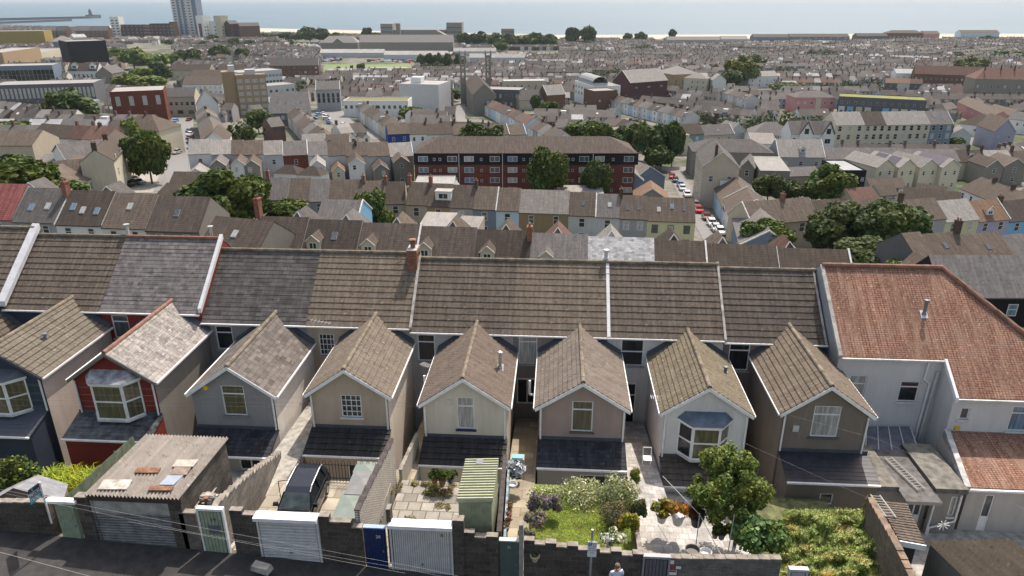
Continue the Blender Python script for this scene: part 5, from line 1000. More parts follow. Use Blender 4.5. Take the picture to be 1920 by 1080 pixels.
wt = thing('tall_patio_heater', 'white metal chair folded beside the white house wall', 'chair', AY(1212, 870, 29.5)); wt.name = 'garden_chair'; ORG['garden_chair'] = tuple(wt.location); p = Vector(wt.location); mb = MB(); mb.path([p + Vector((-.2, 0, 0)), p + Vector((-.2, .1, .9)), p + Vector((.2, .1, .9)), p + Vector((.2, 0, 0))], .02, white(), 6); mb.build('frame', wt); mb = MB(); mb.box(p.x - .2, p.y - .35, p.z + .42, p.x + .2, p.y + .05, p.z + .46, white()); mb.build('seat', wt)
# weeds on slabs and along the lane, rubble heap
def weeds(label, pts, Z, n, size, cols, seed, name='weeds'):
    r = random.Random(seed); bl = []
    for a, b, z in pts: p = AZ(a, b, z); bl.append((p[0], p[1], p[2], r.uniform(.12, .3), r.uniform(.12, .25), r.uniform(.04, .14)))
    o = bpy.data.objects.new(name, leafmesh(name, bl, n, size, cols, seed, .3, 1.8)); COL.objects.link(o); return tag(o, label, 'weeds', kind='stuff')
r_ = random.Random(2)
weeds('low weeds growing between the paving slabs and along the pierced wall', [(r_.uniform(700, 712) + (960 - y) * .1, y, -21.6) for y in range(905, 985, 5)] + [(r_.uniform(775, 850), r_.uniform(905, 925), -21.7) for _ in range(16)] + [(825, 948, -21.7), (840, 950, -21.7), (765, 975, -21.6), (770, 972, -21.6), (750, 912, -21.6), (735, 920, -21.7), (815, 915, -21.6), (840, 925, -21.6)], 0, 3800, .06, [leafmat((.2, .2, .06), hue=(.3, .25, .12)), leafmat((.4, .36, .25))], 5)
weeds('moss and weeds at the foot of the lane walls', [(x, 1018 + x * .06 + r_.uniform(-3, 3), -20.75 - .0035 * x * .9) for x in range(0, 330, 9)], 0, 2600, .06, [leafmat((.05, .07, .02))], 6)
rb = MB(); r_ = random.Random(8)
for i in range(60):
    p = AY(392 + r_.uniform(-12, 14), 940 + r_.uniform(-12, 12), 23.2 + r_.uniform(-.3, .5)); s = r_.uniform(.04, .12); rb.hexa([(p[0] + a * s * r_.uniform(.6, 1.2), p[1] + b * s, p[2] + c * s * r_.uniform(.6, 1.2)) for c in (0, 1) for a, b in ((-1, -1), (1, -1), (1, 1), (-1, 1))], CONC if i % 3 else TERRA)
tag(rb.build('rubble_heap'), 'heap of broken rubble beside the garage', 'rubble', kind='stuff')
b_ = MB(); p = AY(487, 1063, 20.9); b_.hexa([(p[0] - .35, 20.8, p[2] - .1), (p[0] + .35, 20.7, p[2] - .25), (p[0] + .45, 21.1, p[2] - .25), (p[0] - .3, 21.2, p[2] - .1), (p[0] - .3, 20.8, p[2] + .1), (p[0] + .3, 20.75, p[2] + .02), (p[0] + .4, 21.05, p[2] + .02), (p[0] - .25, 21.15, p[2] + .1)], CONC); tag(b_.build('concrete_block', None, off=p, loc=p), 'loose concrete block on the lane at the garage threshold', 'block')
# items left of red house: sloped wall cover, side ramp wall
star = MB(); p = Vector(AY(1768, 984, 28)); 
for i in range(9): a = 2 * pi * i / 9; star.tube(p, p + Vector((cos(a) * .28, -.05, sin(a) * .28)), .022, white(), 5)
tag(star.build('spiky_ornament', None, off=tuple(p), loc=tuple(p)), 'white spiky starburst ornament below the grey extension window', 'ornament')
# ================================================================ THE TOWN BELOW
WC = {'cream': (.52, .48, .37), 'beige': (.46, .40, .31), 'white': (.68, .68, .66), 'grey': (.33, .33, .33), 'pale grey': (.50, .50, .50), 'brown': (.22, .17, .13), 'blue': (.02, .06, .22), 'pale blue': (.45, .57, .66), 'slate blue': (.17, .21, .27),
      'ochre': (.29, .22, .13), 'pink': (.50, .24, .24), 'teal': (.14, .27, .27), 'lilac': (.34, .34, .42), 'red brick': (.15, .05, .037), 'brown brick': (.15, .085, .06), 'dark grey': (.12, .12, .13), 'yellow': (.60, .57, .36), 'sky blue': (.19, .40, .58), 'black': (.018, .018, .022), 'buff': (.33, .24, .15), 'dark brick': (.085, .045, .045), 'gold': (.30, .22, .07), 'stone': (.24, .22, .19), 'concrete': (.25, .24, .225)}
RC = {'brown': tile((0.103, 0.080, 0.065), .35, .34, .9, .28, .5, (.20, .17, .13)), 'dark brown': tile((0.072, 0.057, 0.049), .3, .34, .9, .22, .5, (.16, .13, .10)), 'grey': tile((0.122, 0.114, 0.110), .35, .5, .4, .25, .6, (.24, .22, .20), 'slate'),
      'pale grey': tile((0.228, 0.213, 0.198), .4, .5, .5, .2, .75, (.40, .37, .33), 'slate'), 'orange': tile((0.182, 0.110, 0.072), .4, .34, .9, .2, .6, (.28, .20, .13)), 'red': tile((.12, .066, .054), .3, .34, .9, .25, .5, (.26, .17, .12)), 'light ribbed': tile((0.228, 0.209, 0.190), .15, .34, .9, 0, .45, (.34, .31, .27)),
      'white': tile((0.380, 0.380, 0.380), .1, .3, .5, 0, .6, (.5, .5, .5), 'slate'), 'bright red': tile((.24, .075, .07), .1, .3, .9, 0, .4, (.5, .2, .2)), 'mossy': tile((0.152, 0.137, 0.068), .6, 5, 5, 0, .8, (.35, .30, .10), False), 'green': tile((0.167, 0.175, 0.046), .6, 5, 5, 0, .8, (.34, .34, .10), False),
      'felt': tile((0.228, 0.213, 0.198), .4, 5, 5, .25, .8, (.38, .36, .33), False), 'pale felt': tile((0.289, 0.281, 0.266), .3, 5, 5, .2, .8, (.42, .40, .37), False), 'steel': tile((0.304, 0.312, 0.319), .2, 9, .5, .1, .6, (.45, .45, .45), False), 'glass black': plain((.03, .032, .04), .25)}
def wallmat(k):
    if 'brick' in k: return brickm(WC[k], sc(WC[k], 1.3), .45, .15, .3)
    return render_wall(WC[k], .28, 8, .07)
WM = {k: wallmat(k) for k in WC}
WIN = {}
def winmesh(w_, h_, gl='dark', style='H', fr=None):
    k = (round(w_, 2), round(h_, 2), gl, style, id(fr))
    if k in WIN: return WIN[k]
    mb = MB(); f = fr or plain((.62, .62, .60), .5); t = min(.075, w_ * .08); d = .05
    mb.box(-w_ / 2 + t * .5, -.02, t * .5, w_ / 2 - t * .5, 0, h_ - t * .5, glass(gl), skip='k')
    for a, b, c, e in ((-w_ / 2, 0, w_ / 2, t), (-w_ / 2, h_ - t, w_ / 2, h_), (-w_ / 2, t, -w_ / 2 + t, h_ - t), (w_ / 2 - t, t, w_ / 2, h_ - t)): mb.box(a, -d, b, c, 0, e, f, skip='k')
    if 'H' in style: mb.box(-w_ / 2 + t, -d, h_ * .52, w_ / 2 - t, -.021, h_ * .52 + t, f, skip='k')
    if 'V' in style: mb.box(-t / 2, -d, t, t / 2, -.021, h_ - t, f, skip='k')
    o = mb.build('window'); me = o.data; bpy.data.objects.remove(o); WIN[k] = me; return me
def gable_roof(mb, w_, dep, ze, rise, m, ov=.25, ax='u', th=.14, u0=0.0):
    """closed gable roof; ax 'u': ridge along the facade, 'v': ridge runs away (gable end faces the street)"""
    if ax == 'u': poly = [(-ov, ze - ov * rise / (dep / 2)), (dep / 2, ze + rise), (dep + ov, ze - ov * rise / (dep / 2))]
    else: poly = [(-ov, ze - ov * rise / (w_ / 2)), (w_ / 2, ze + rise), (w_ + ov, ze - ov * rise / (w_ / 2))]
    (a, za), (b, zb), (c, zc) = poly; L = w_ if ax == 'u' else dep; s0, s1 = (0, L) if ax == 'u' else (-ov, L); H1 = hypot(b - a, zb - za)
    def P(u, v, z): return (u + u0, v, z) if ax == 'u' else (v + u0, u, z)
    for (p, q, fl) in (((a, za), (b, zb), 0), ((c, zc), (b, zb), 1)):
        X = [P(s0, *p), P(s1, *p), P(s1, *q), P(s0, *q)]; uv = [(s0, 0), (s1, 0), (s1, H1), (s0, H1)]
        if fl ^ (ax == 'v'): X, uv = X[::-1], uv[::-1]
        mb.face(X, m, uv); D = lambda t: (t[0], t[1], t[2] - th)
        Y = [D(x) for x in X]; mb.face(Y[::-1], m, uv)
        for i in range(4): j = (i + 1) % 4; mb.face([Y[i], Y[j], X[j], X[i]], m, [(0, 0), (.1, 0), (.1, .1), (0, .1)])
def hip_roof(mb, w_, dep, ze, rise, m, ov=.3, u0=0.0, v0=0.0, ends='both'):
    a, b, c, d = (u0 - ov, v0 - ov), (u0 + w_ + ov, v0 - ov), (u0 + w_ + ov, v0 + dep + ov), (u0 - ov, v0 + dep + ov)
    if w_ >= dep: r0, r1 = (u0 + dep * .45, v0 + dep / 2), (u0 + w_ - dep * .45, v0 + dep / 2)
    else: r0, r1 = (u0 + w_ / 2, v0 + w_ * .45), (u0 + w_ / 2, v0 + dep - w_ * .45)
    zt = ze + rise; H = hypot(min(w_, dep) / 2, rise)
    if w_ >= dep:
        mb.face([(*a, ze), (*b, ze), (*r1, zt), (*r0, zt)], m, [(a[0], 0), (b[0], 0), (r1[0], H), (r0[0], H)]); mb.face([(*c, ze), (*d, ze), (*r0, zt), (*r1, zt)], m, [(c[0], 0), (d[0], 0), (r0[0], H), (r1[0], H)])
        mb.face([(*b, ze), (*c, ze), (*r1, zt)], m, [(0, 0), (dep, 0), (dep / 2, H)]); mb.face([(*d, ze), (*a, ze), (*r0, zt)], m, [(0, 0), (dep, 0), (dep / 2, H)])
    else:
        mb.face([(*b, ze), (*c, ze), (*r1, zt), (*r0, zt)], m, [(b[1], 0), (c[1], 0), (r1[1], H), (r0[1], H)]); mb.face([(*d, ze), (*a, ze), (*r0, zt), (*r1, zt)], m, [(d[1], 0), (a[1], 0), (r0[1], H), (r1[1], H)])
        mb.face([(*a, ze), (*b, ze), (*r0, zt)], m, [(0, 0), (w_, 0), (w_ / 2, H)]); mb.face([(*c, ze), (*d, ze), (*r1, zt)], m, [(0, 0), (w_, 0), (w_ / 2, H)])
    mb.face([(*d, ze), (*c, ze), (*b, ze), (*a, ze)], m)
CHM = {}; OCC = []
def chim_inst(t, u, v, z, h=1.5, w_=.6, d=1.0, m=None, pots=2):
    k = (h, w_, d, id(m), pots)
    if k not in CHM:
        mb = MB(); m_ = m or BRK_D; mb.box(-w_ / 2, -d / 2, 0, w_ / 2, d / 2, h, m_); mb.box(-w_ / 2 - .06, -d / 2 - .06, h - .2, w_ / 2 + .06, d / 2 + .06, h - .05, m_)
        for i in range(pots): mb.lathe((0, (i - (pots - 1) / 2) * d / pots, h), [(.13, 0), (.11, .4), (.0, .4)], TERRA, 6)
        o = mb.build('chimney'); CHM[k] = o.data; bpy.data.objects.remove(o)
    return inst(CHM[k], 'chimney', t, (u, v, z))
def bldg(name, label, cat, P, ang, w_, ze, zb, dep, rise, roof='u', wall='cream', rc='brown', rows=(), chims=(), sky=0, verge=0, group=None, desc=None, walls=None, dormer=None, wing=None, extra=None, tex=None, winsR=(), winsL=(), parapet=.4, cwin='H', cut=0, glmix=('dark', 'dark', 'grey', 'curtain')):
    """local frame: u along the facade, v away from the viewer, z world height - zb"""
    t = thing(name, label, cat, (P[0], P[1], zb), ang, group, world=False); H = ze - zb; wm = WM[wall] if isinstance(wall, str) else wall; rm_ = RC[rc] if isinstance(rc, str) else rc
    mb = MB(); f = [(0, 0, -4), (w_, 0, -4), (w_, dep, -4), (0, dep, -4)]; tp = [(x, y, H) for x, y, _ in f]
    for i in range(4): j = (i + 1) % 4; mb.face([f[i], f[j], tp[j], tp[i]], wm)
    if roof in ('u',): mb.face([(0, 0, H), (0, dep / 2, H + rise - .05), (0, dep, H)], wm); mb.face([(w_, 0, H), (w_, dep, H), (w_, dep / 2, H + rise - .05)], wm)
    if roof in ('v',): mb.face([(0, 0, H), (w_, 0, H), (w_ / 2, 0, H + rise - .05)], wm); mb.face([(w_, dep, H), (0, dep, H), (w_ / 2, dep, H + rise - .05)], wm)
    if roof == 'f':
        mb.face(tp, wm)
        k = .3; ins = [(k, k), (w_ - k, k), (w_ - k, dep - k), (k, dep - k)]; o4 = [(0, 0), (w_, 0), (w_, dep), (0, dep)]
        for i in range(4): j = (i + 1) % 4; mb.face([(*o4[i], H), (*o4[j], H), (*o4[j], H + parapet), (*o4[i], H + parapet)], wm); mb.face([(*o4[i], H + parapet), (*o4[j], H + parapet), (*ins[j], H + parapet), (*ins[i], H + parapet)], wm); mb.face([(*ins[j], H + .05), (*ins[i], H + .05), (*ins[i], H + parapet), (*ins[j], H + parapet)], wm)
    if roof == 'm': mb.face([(0, dep, H), (0, 0, H), (0, dep, H + rise)], wm); mb.face([(w_, 0, H), (w_, dep, H), (w_, dep, H + rise)], wm); mb.face([(w_, dep, H), (0, dep, H), (0, dep, H + rise), (w_, dep, H + rise)], wm)
    mb.build('wall', t)
    rb = MB()
    if roof in 'uv': gable_roof(rb, w_, dep, H, rise, rm_, ax=roof)
    elif roof == 'h': hip_roof(rb, w_, dep, H, rise, rm_)
    elif roof == 'f': rb.box(.31, .31, H - .2, w_ - .31, dep - .31, H + .12, rm_)
    elif roof == 'm': rb.hexa([(0, -.2, H - .05), (w_, -.2, H - .05), (w_, dep, H + rise), (0, dep, H + rise), (0, -.2, H + .1), (w_, -.2, H + .1), (w_, dep, H + rise + .15), (0, dep, H + rise + .15)], rm_)
    rb.build('roof', t)
    r = random.Random(int(P[0] * 13 + P[1] * 7 + w_ * 3))
    def wins(rows, frame, tt=t):
        for row in rows:
            if isinstance(row, dict): n, z, ww, hh = row['n'], row['z'], row.get('w', .95), row.get('h', 1.5); gl = row.get('g'); off = row.get('off', 0); stl = row.get('s', cwin); frm = row.get('fr')
            else: n, z = row[:2]; ww = row[2] if len(row) > 2 else .95; hh = row[3] if len(row) > 3 else 1.5; gl = row[4] if len(row) > 4 else None; off = 0; stl = cwin; frm = None
            L = w_ if frame == 'F' else dep
            for i in range(n):
                u = L * (i + .5) / n + off; g_ = gl or r.choice(glmix); me = winmesh(ww, hh, g_, stl, frm)
                if frame == 'F': inst(me, 'window', tt, (u, -.005, z))
                elif frame == 'R': inst(me, 'window', tt, (w_ + .005, u, z), pi / 2)
                else: inst(me, 'window', tt, (-.005, L - u, z), -pi / 2)
    wins(rows, 'F'); wins(winsR, 'R'); wins(winsL, 'L')
    for c in chims: chim_inst(t, c[0] * w_, c[1] * dep, H + (rise * (1 - abs(c[1] - .5) * 2) if roof == 'u' else rise * .8) - .5, c[2] if len(c) > 2 else 1.5, m=BRK if (len(c) > 3) else None)
    sl_ = rise / (dep / 2)
    for i in range(sky):
        u = w_ * (i + 1) / (sky + 1) + r.uniform(-.3, .3); v = dep * r.uniform(.18, .3); z = H + v * sl_ + .12; mb = MB(); a = .35
        mb.hexa([(u - a, v - .4, z - .4 * sl_ - .1), (u + a, v - .4, z - .4 * sl_ - .1), (u + a, v + .4, z + .4 * sl_ - .1), (u - a, v + .4, z + .4 * sl_ - .1), (u - a, v - .4, z - .4 * sl_ + .04), (u + a, v - .4, z - .4 * sl_ + .04), (u + a, v + .4, z + .4 * sl_ + .04), (u - a, v + .4, z + .4 * sl_ + .04)], plain((.5, .5, .5), .5), top=glass(r.choice(['blue', 'curtain', 'grey']))); mb.build('skylight', t)
    if verge:
        for k, u in ((1, 0), (2, w_)):
            if verge & k:
                mb = MB()
                if roof == 'u':
                    for v0, v1, z0, z1 in ((-.28, dep / 2, H - .25 * sl_, H + rise), (dep / 2, dep + .28, H + rise, H - .25 * sl_)): mb.hexa([(u - .1, v0, z0 - .1), (u + .1, v0, z0 - .1), (u + .1, v1, z1 - .1), (u - .1, v1, z1 - .1), (u - .1, v0, z0 + .16), (u + .1, v0, z0 + .16), (u + .1, v1, z1 + .16), (u - .1, v1, z1 + .16)], plain((.6, .6, .58), .6))
                    mb.build('verge', t)
    if verge & 4 and roof == 'v':
        mb = MB(); s2 = rise / (w_ / 2)
        mb.prism([(-.27, H - .27 * s2 - .2), (w_ / 2, H + rise - .2), (w_ / 2, H + rise + .04), (-.27, H - .27 * s2 + .04)], -.3, -.26, plain((.6, .6, .58), .6), 'y'); mb.prism([(w_ / 2, H + rise - .2), (w_ + .27, H - .27 * s2 - .2), (w_ + .27, H - .27 * s2 + .04), (w_ / 2, H + rise + .04)], -.3, -.26, plain((.6, .6, .58), .6), 'y'); mb.build('barge_board', t)
    if dormer:   # (u, w, h, kind, wall)
        for u, dw, dh, kd in dormer:
            vf = dep * (.02 if kd == 'g' and dw < 1.75 else .12); z0 = H + vf * sl_ - .1; vb = vf + dh / sl_ + .3; mb = MB(); W2 = WM['cream'] if kd == 'g' and dw < 1.75 else WM['white'] if kd != 'dark' else WM['dark grey']
            mb.box(u - dw / 2, vf, z0 - .3, u + dw / 2, vb, z0 + dh, W2, skip='b'); o = None
            if kd == 'g': mb.face([(u - dw / 2, vf, z0 + dh), (u + dw / 2, vf, z0 + dh), (u, vf, z0 + dh + dw * .42)], W2)
            o = mb.build('dormer', t); rr = MB()
            if kd == 'g':
                zt = z0 + dh + dw * .45; v2 = min(dep / 2, vf + (zt - H) / sl_)
                for s in (-1, 1):
                    q = [(u + s * (dw / 2 + .15), vf - .15, z0 + dh - .1), (u, vf - .15, zt + .03), (u, v2, zt + .03), (u + s * (dw / 2 + .15), vb, z0 + dh - .1)]
                    rr.face(q if s < 0 else q[::-1], rm_, [(0, 0), (0, 1.4), (2, 1.4), (2, 0)])
                rr.tube((u - dw / 2 - .15, vf - .2, z0 + dh - .1), (u, vf - .2, zt), .06, plain((.6, .6, .58), .6), 5); rr.tube((u + dw / 2 + .15, vf - .2, z0 + dh - .1), (u, vf - .2, zt), .06, plain((.6, .6, .58), .6), 5)
            else: rr.box(u - dw / 2 - .12, vf - .12, z0 + dh + .002, u + dw / 2 + .12, vb + .2, z0 + dh + .12, RC['pale felt'])
            rr.build('dormer_roof', t); inst(winmesh(dw * .6, dh * .62, 'dark', 'V'), 'window', t, (u, vf - .005, z0 + dh * .2))
    if wing:     # rear wings facing the viewer (kind 'n') or hipped wings beyond the ridge ('b')
        for wg_ in wing:
            k, u0, ww, wd, hh, wr, wc, rcc = wg_
            wmm = WM[wc]; q = MB(); rq = MB()
            if k == 'n':
                q.box(u0, -wd, -4, u0 + ww, .02, hh, wmm, skip='t'); q.face([(u0, -wd, hh), (u0 + ww, -wd, hh), (u0 + ww / 2, -wd, hh + wr)], wmm); q.build('rear_wing', t)
                for s in (0, 1):
                    e = u0 - .2 if s == 0 else u0 + ww + .2; zz = hh - .2 * wr / (ww / 2); X = [(e, -wd - .2, zz), (u0 + ww / 2, -wd - .2, hh + wr), (u0 + ww / 2, .6, hh + wr), (e, .6, zz)]; uv = [(0, 0), (0, 2.5), (wd, 2.5), (wd, 0)]
                    rq.face(X if s == 0 else X[::-1], RC[rcc], uv if s == 0 else uv[::-1]); rq.tube((e, -wd - .22, zz - .03), (u0 + ww / 2, -wd - .22, hh + wr - .03), .07, plain((.55, .55, .53), .6), 5)
                rq.build('wing_roof', t); inst(winmesh(.9, 1.25, r.choice(['dark', 'grey', 'curtain']), 'H'), 'window', t, (u0 + ww * r.choice([.35, .5, .65]), -wd - .005, hh - 1.6))
                if hh > 4.5: inst(winmesh(1.0, 1.2, 'dark', 'V'), 'window', t, (u0 + ww * .5, -wd - .005, 1.0))
            else:
                v0 = dep - .5; q.box(u0, v0, -6, u0 + ww, v0 + wd, hh, wmm, skip='t'); q.build('front_wing', t)
                hip_roof(rq, ww, wd, hh, wr, RC[rcc], .25, u0, v0); rq.build('wing_roof', t)
                for a, b in (((u0 - .25, v0 - .25, hh), (u0 + ww / 2, v0 + ww * .45, hh + wr)), ((u0 + ww + .25, v0 - .25, hh), (u0 + ww / 2, v0 + ww * .45, hh + wr))): z_ = MB(); z_.tube(a, b, .07, plain((.5, .49, .47), .7), 5); z_.build('hip_flashing', t)
    cs = [(P[0] + cos(ang) * u - sin(ang) * v, P[1] + sin(ang) * u + cos(ang) * v) for u, v in ((0, 0), (w_, 0), (w_, dep), (0, dep))]
    fa = [proj(*cs[0], zb), proj(*cs[1], zb), proj(*cs[0], ze), proj(*cs[1], ze), proj(*cs[2], ze + rise * .5), proj(*cs[3], ze + rise * .5)]
    OCC.append((min(q[0] for q in fa), max(q[0] for q in fa), min(q[1] for q in fa), max(q[1] for q in fa), (cs[0][1] + cs[1][1]) / 2, cs))
    if desc: AUTO.append((t, desc, (P[0] + cos(ang) * w_ / 2, P[1] + sin(ang) * w_ / 2, ze)))
    return t, H
def ends(L, R, h, level=True):
    P = E(*L, h)
    Q = AZ(*R, P[2]) if level else E(*R, h)
    return P, Q
def B(name, cat, label, L, R, h, dep, rise=2.5, roof='u', group=None, level=True, **k):
    """single building from the two ends of its facade eave in photo pixels"""
    P, Q = ends(L, R, h, level); ang = atan2(Q[1] - P[1], Q[0] - P[0]); w_ = hypot(Q[0] - P[0], Q[1] - P[1])
    desc = None
    if label and label.startswith('~'): desc = label[1:]; label = None
    return bldg(name, label, cat, P, ang, w_, P[2], P[2] - h, dep, rise, roof, group=group, desc=desc, **k)
def terrace(rowname, L, R, spec, h, dep, rise, ridge=False, rows=None, group=None, slope=True, h2=None):
    """spec: list of dict(x=right pixel of the house (on the eave), wall=, rc=, ...)"""
    P, Q = E(*L, h + (rise if ridge else 0)), E(*R, (h2 or h) + (rise if ridge else 0)); ang = atan2(Q[1] - P[1], Q[0] - P[0])
    if ridge:
        ox, oy = sin(ang) * dep / 2, -cos(ang) * dep / 2; P = (P[0] + ox, P[1] + oy, P[2] - rise); Q = (Q[0] + ox, Q[1] + oy, Q[2] - rise)
    tot = hypot(Q[0] - P[0], Q[1] - P[1]); prev = 0.0; n = len(spec); ORDN = ['first', 'second', 'third', 'fourth', 'fifth', 'sixth', 'seventh', 'eighth', 'ninth', 'tenth', 'eleventh', 'twelfth', 'thirteenth', 'fourteenth', 'fifteenth', 'sixteenth', 'seventeenth', 'eighteenth', 'nineteenth', 'twentieth']
    for i, s in enumerate(spec):
        s = dict(s); xr = s.pop('x', None)
        if xr is None: f = (i + 1) / n
        else:
            # solve fraction whose projected x equals xr
            lo, hi = 0.0, 1.0
            for _ in range(25):
                m_ = (lo + hi) / 2; X = proj(P[0] + (Q[0] - P[0]) * m_ + (-sin(ang) * dep / 2 if ridge else 0), P[1] + (Q[1] - P[1]) * m_ + (cos(ang) * dep / 2 if ridge else 0), P[2] + (Q[2] - P[2]) * m_ + (rise if ridge else 0))
                if (X[0] < xr) == (L[0] < R[0]): lo = m_
                else: hi = m_
            f = lo
        w_ = tot * (f - prev); a = (P[0] + (Q[0] - P[0]) * prev, P[1] + (Q[1] - P[1]) * prev); zz = P[2] + (Q[2] - P[2]) * (prev + f) / 2
        wl, rc = s.get('wall', 'cream'), s.get('rc', 'brown'); nm = s.pop('name', 'terraced_house'); lab = s.pop('label', None) or ('%s roof, %s wall, %s from left in %s' % (rc, wl, ORDN[i] if i < 20 else 'number %d' % (i + 1), rowname))
        s.setdefault('rows', rows or ()); rr = s.pop('rise', rise)
        bldg(nm, lab, 'house', a, ang, w_, zz, zz - h, dep, rr, s.pop('roof', 'u'), group=group or 'houses of ' + rowname, **s); prev = f
# terrain
m = MB(); GT = plain((.17, .165, .145), .95, vary=.3)
def groundmat():
    m_, nt, bs = newmat('ground'); o = coords(nt, 'Object'); a = noi(nt, o, .035, 8, .65); b = noi(nt, o, .25, 6, .7)
    c = mixc(nt, ramp(nt, a, .46, .56), (.20, .19, .17), (.055, .075, .03)); c = mixc(nt, ramp(nt, b, .45, .62), c, (.13, .12, .10)); nt.links.new(c, bs.inputs[0]); bs.inputs['Roughness'].default_value = .95; bs.inputs['Specular IOR Level'].default_value = .1; return m_
GT = groundmat()
ys = [-400, -150, -60, 0, 8, 15, 22.2, 22.7, 30, 44.9, 45.1] + list(range(48, 420, 4)) + list(range(420, 1460, 60)) + [1700]
xs = [-1400, -700, -300, -180] + list(range(-110, 111, 5)) + [180, 300, 700, 1400]
def shore(x): return 1530 - .42 * x if x < 0 else 1530 + .12 * x
for ya, yb in zip(ys, ys[1:]):
    for xa, xb in zip(xs, xs[1:]):
        yy = [ya, ya, yb, yb] if yb < 1700 else [ya, ya, shore(xb) - 20, shore(xa) - 20]
        m.face([(xa, yy[0], T(xa, yy[0])), (xb, yy[1], T(xb, yy[1])), (xb, yy[2], T(xb, yy[2])), (xa, yy[3], T(xa, yy[3]))], GT)
st(m.build('terrain'))
m = MB(); xx = list(range(-1400, 1401, 100))
for a, b in zip(xx, xx[1:]): m.face([(a, shore(a) - 22, -74.4), (b, shore(b) - 22, -74.4), (b, shore(b) + 280, -78.3), (a, shore(a) + 280, -78.3)], plain((.42, .38, .30), .95))
st(m.build('beach'))
def seamat():
    m_, nt, bs = newmat('sea'); o = coords(nt, 'Object'); a = noi(nt, coords(nt, 'Object', (.3, 1.6, 1)), .003, 9, .75); b = noi(nt, o, .05, 6, .7)
    c = mixc(nt, ramp(nt, a, .3, .7), (.03, .085, .13), (.05, .11, .16)); nt.links.new(c, bs.inputs[0]); bs.inputs['Roughness'].default_value = .45; bs.inputs['Specular IOR Level'].default_value = .22; bump(nt, bs, b, .6, 1.0); return m_
m = MB(); sm = seamat()
for (x0, x1) in ((-40000, -8000), (-8000, 8000), (8000, 40000)):
    for (y0, y1) in ((1500, 6000), (6000, 20000), (20000, 45000)): m.face([(x0, y0, -78), (x1, y0, -78), (x1, y1, -78), (x0, y1, -78)], sm)
st(m.build('sea'))
# roads (sheets draped over the ground between two pixel edges)
def road(name, Lp, Rp, n=30, m=None, dz=.10):
    mb = MB()
    def at(P, s):
        k = s * (len(P) - 1); i = min(int(k), len(P) - 2); f = k - i; return (P[i][0] + (P[i + 1][0] - P[i][0]) * f, P[i][1] + (P[i + 1][1] - P[i][1]) * f)
    for i in range(n):
        q = [E(*at(Lp, i / n)), E(*at(Rp, i / n)), E(*at(Rp, (i + 1) / n)), E(*at(Lp, (i + 1) / n))]
        for j in range(4):
            A, Bq = [tuple(a + (b - a) * f for a, b in zip(q[0], q[1])) for f in (j / 4, (j + 1) / 4)]; D, C = [tuple(a + (b - a) * f for a, b in zip(q[3], q[2])) for f in (j / 4, (j + 1) / 4)]
            mb.face([(p[0], p[1], max(p[2], T(p[0], p[1])) + dz) for p in (A, Bq, C, D)], m or ROADM)
    return st(mb.build(name))
ROADM = plain((.19, .185, .18), .9, vary=.15); PAVE = plain((.30, .28, .25), .9, vary=.15)
road('road', [(300, 360), (318, 300), (328, 222)], [(352, 360), (354, 300), (358, 222)]); road('pavement', [(288, 360), (309, 300), (323, 222)], [(300, 360), (318, 300), (328, 222)], dz=.22); road('pavement', [(352, 360), (354, 300), (358, 222)], [(364, 360), (362, 300), (363, 222)], dz=.22)
road('road', [(1330, 470), (1290, 400), (1262, 345), (1248, 318)], [(1372, 470), (1330, 400), (1290, 345), (1272, 318)]); road('road', [(1240, 322), (1240, 314)], [(1300, 322), (1300, 314)], 3)
road('road', [(700, 262), (630, 235), (585, 205)], [(745, 262), (668, 235), (640, 205)]); road('car_park', [(860, 352), (860, 345)], [(1190, 352), (1190, 345)], 4); road('car_park', [(225, 362), (240, 320)], [(300, 362), (300, 320)], 8, PAVE)
road('road', [(860, 190), (852, 222), (900, 268)], [(872, 190), (872, 222), (935, 268)]); road('park_grass', [(598, 138), (610, 121)], [(775, 138), (770, 121)], 6, plain((.14, .20, .045), .95, vary=.2), .15); road('park_path', [(688, 134), (684, 131), (700, 126)], [(752, 136), (776, 131), (760, 126)], 6, PAVE, .25); road('bowling_green', [(700, 132), (700, 127.5)], [(752, 132), (752, 127.5)], 4, plain((.13, .19, .045), .9), .4)
road('car_park', [(545, 92), (560, 80)], [(600, 92), (680, 80)], 6, PAVE); road('coast_green', [(520, 82), (545, 77)], [(610, 84), (615, 79)], 3, plain((.12, .17, .05), .95), .2)
# ---- row just beyond the front street, left part
W1 = (2, 2.2, .95, 1.1)
RA = 'the row behind the leftmost roofs'
terrace(RA, (-90, 404), (373, 434), [dict(x=22, rc='bright red', wall='grey', rise=3.6), dict(x=103, rc='grey', wall='grey', sky=2, chims=[(.98, .42, 2.2, 1)]), dict(x=190, rc='dark brown', wall='white', sky=3, verge=1), dict(x=272, rc='brown', wall='white', sky=1), dict(x=373, rc='dark brown', wall='stone', sky=1)], 5.6, 8.5, 3.4, rows=[(2, 3.9, .9, 1.1, 'dark')])
terrace('the dip by the potted chimney', (371, 462), (482, 474), [dict(x=482, rc='brown', wall='stone', sky=1)], 5.6, 7.5, 2.6)
for px, py, c in ((60, 345, 'grey'), (205, 352, 'grey'), (382, 352, 'grey')): B('house', 'house', '~grey gabled roof above near terrace', (px - 26, py + 19), (px + 26, py + 20), 5.2, 4, 2.2, 'v', wall='stone', rc='grey', verge=4)
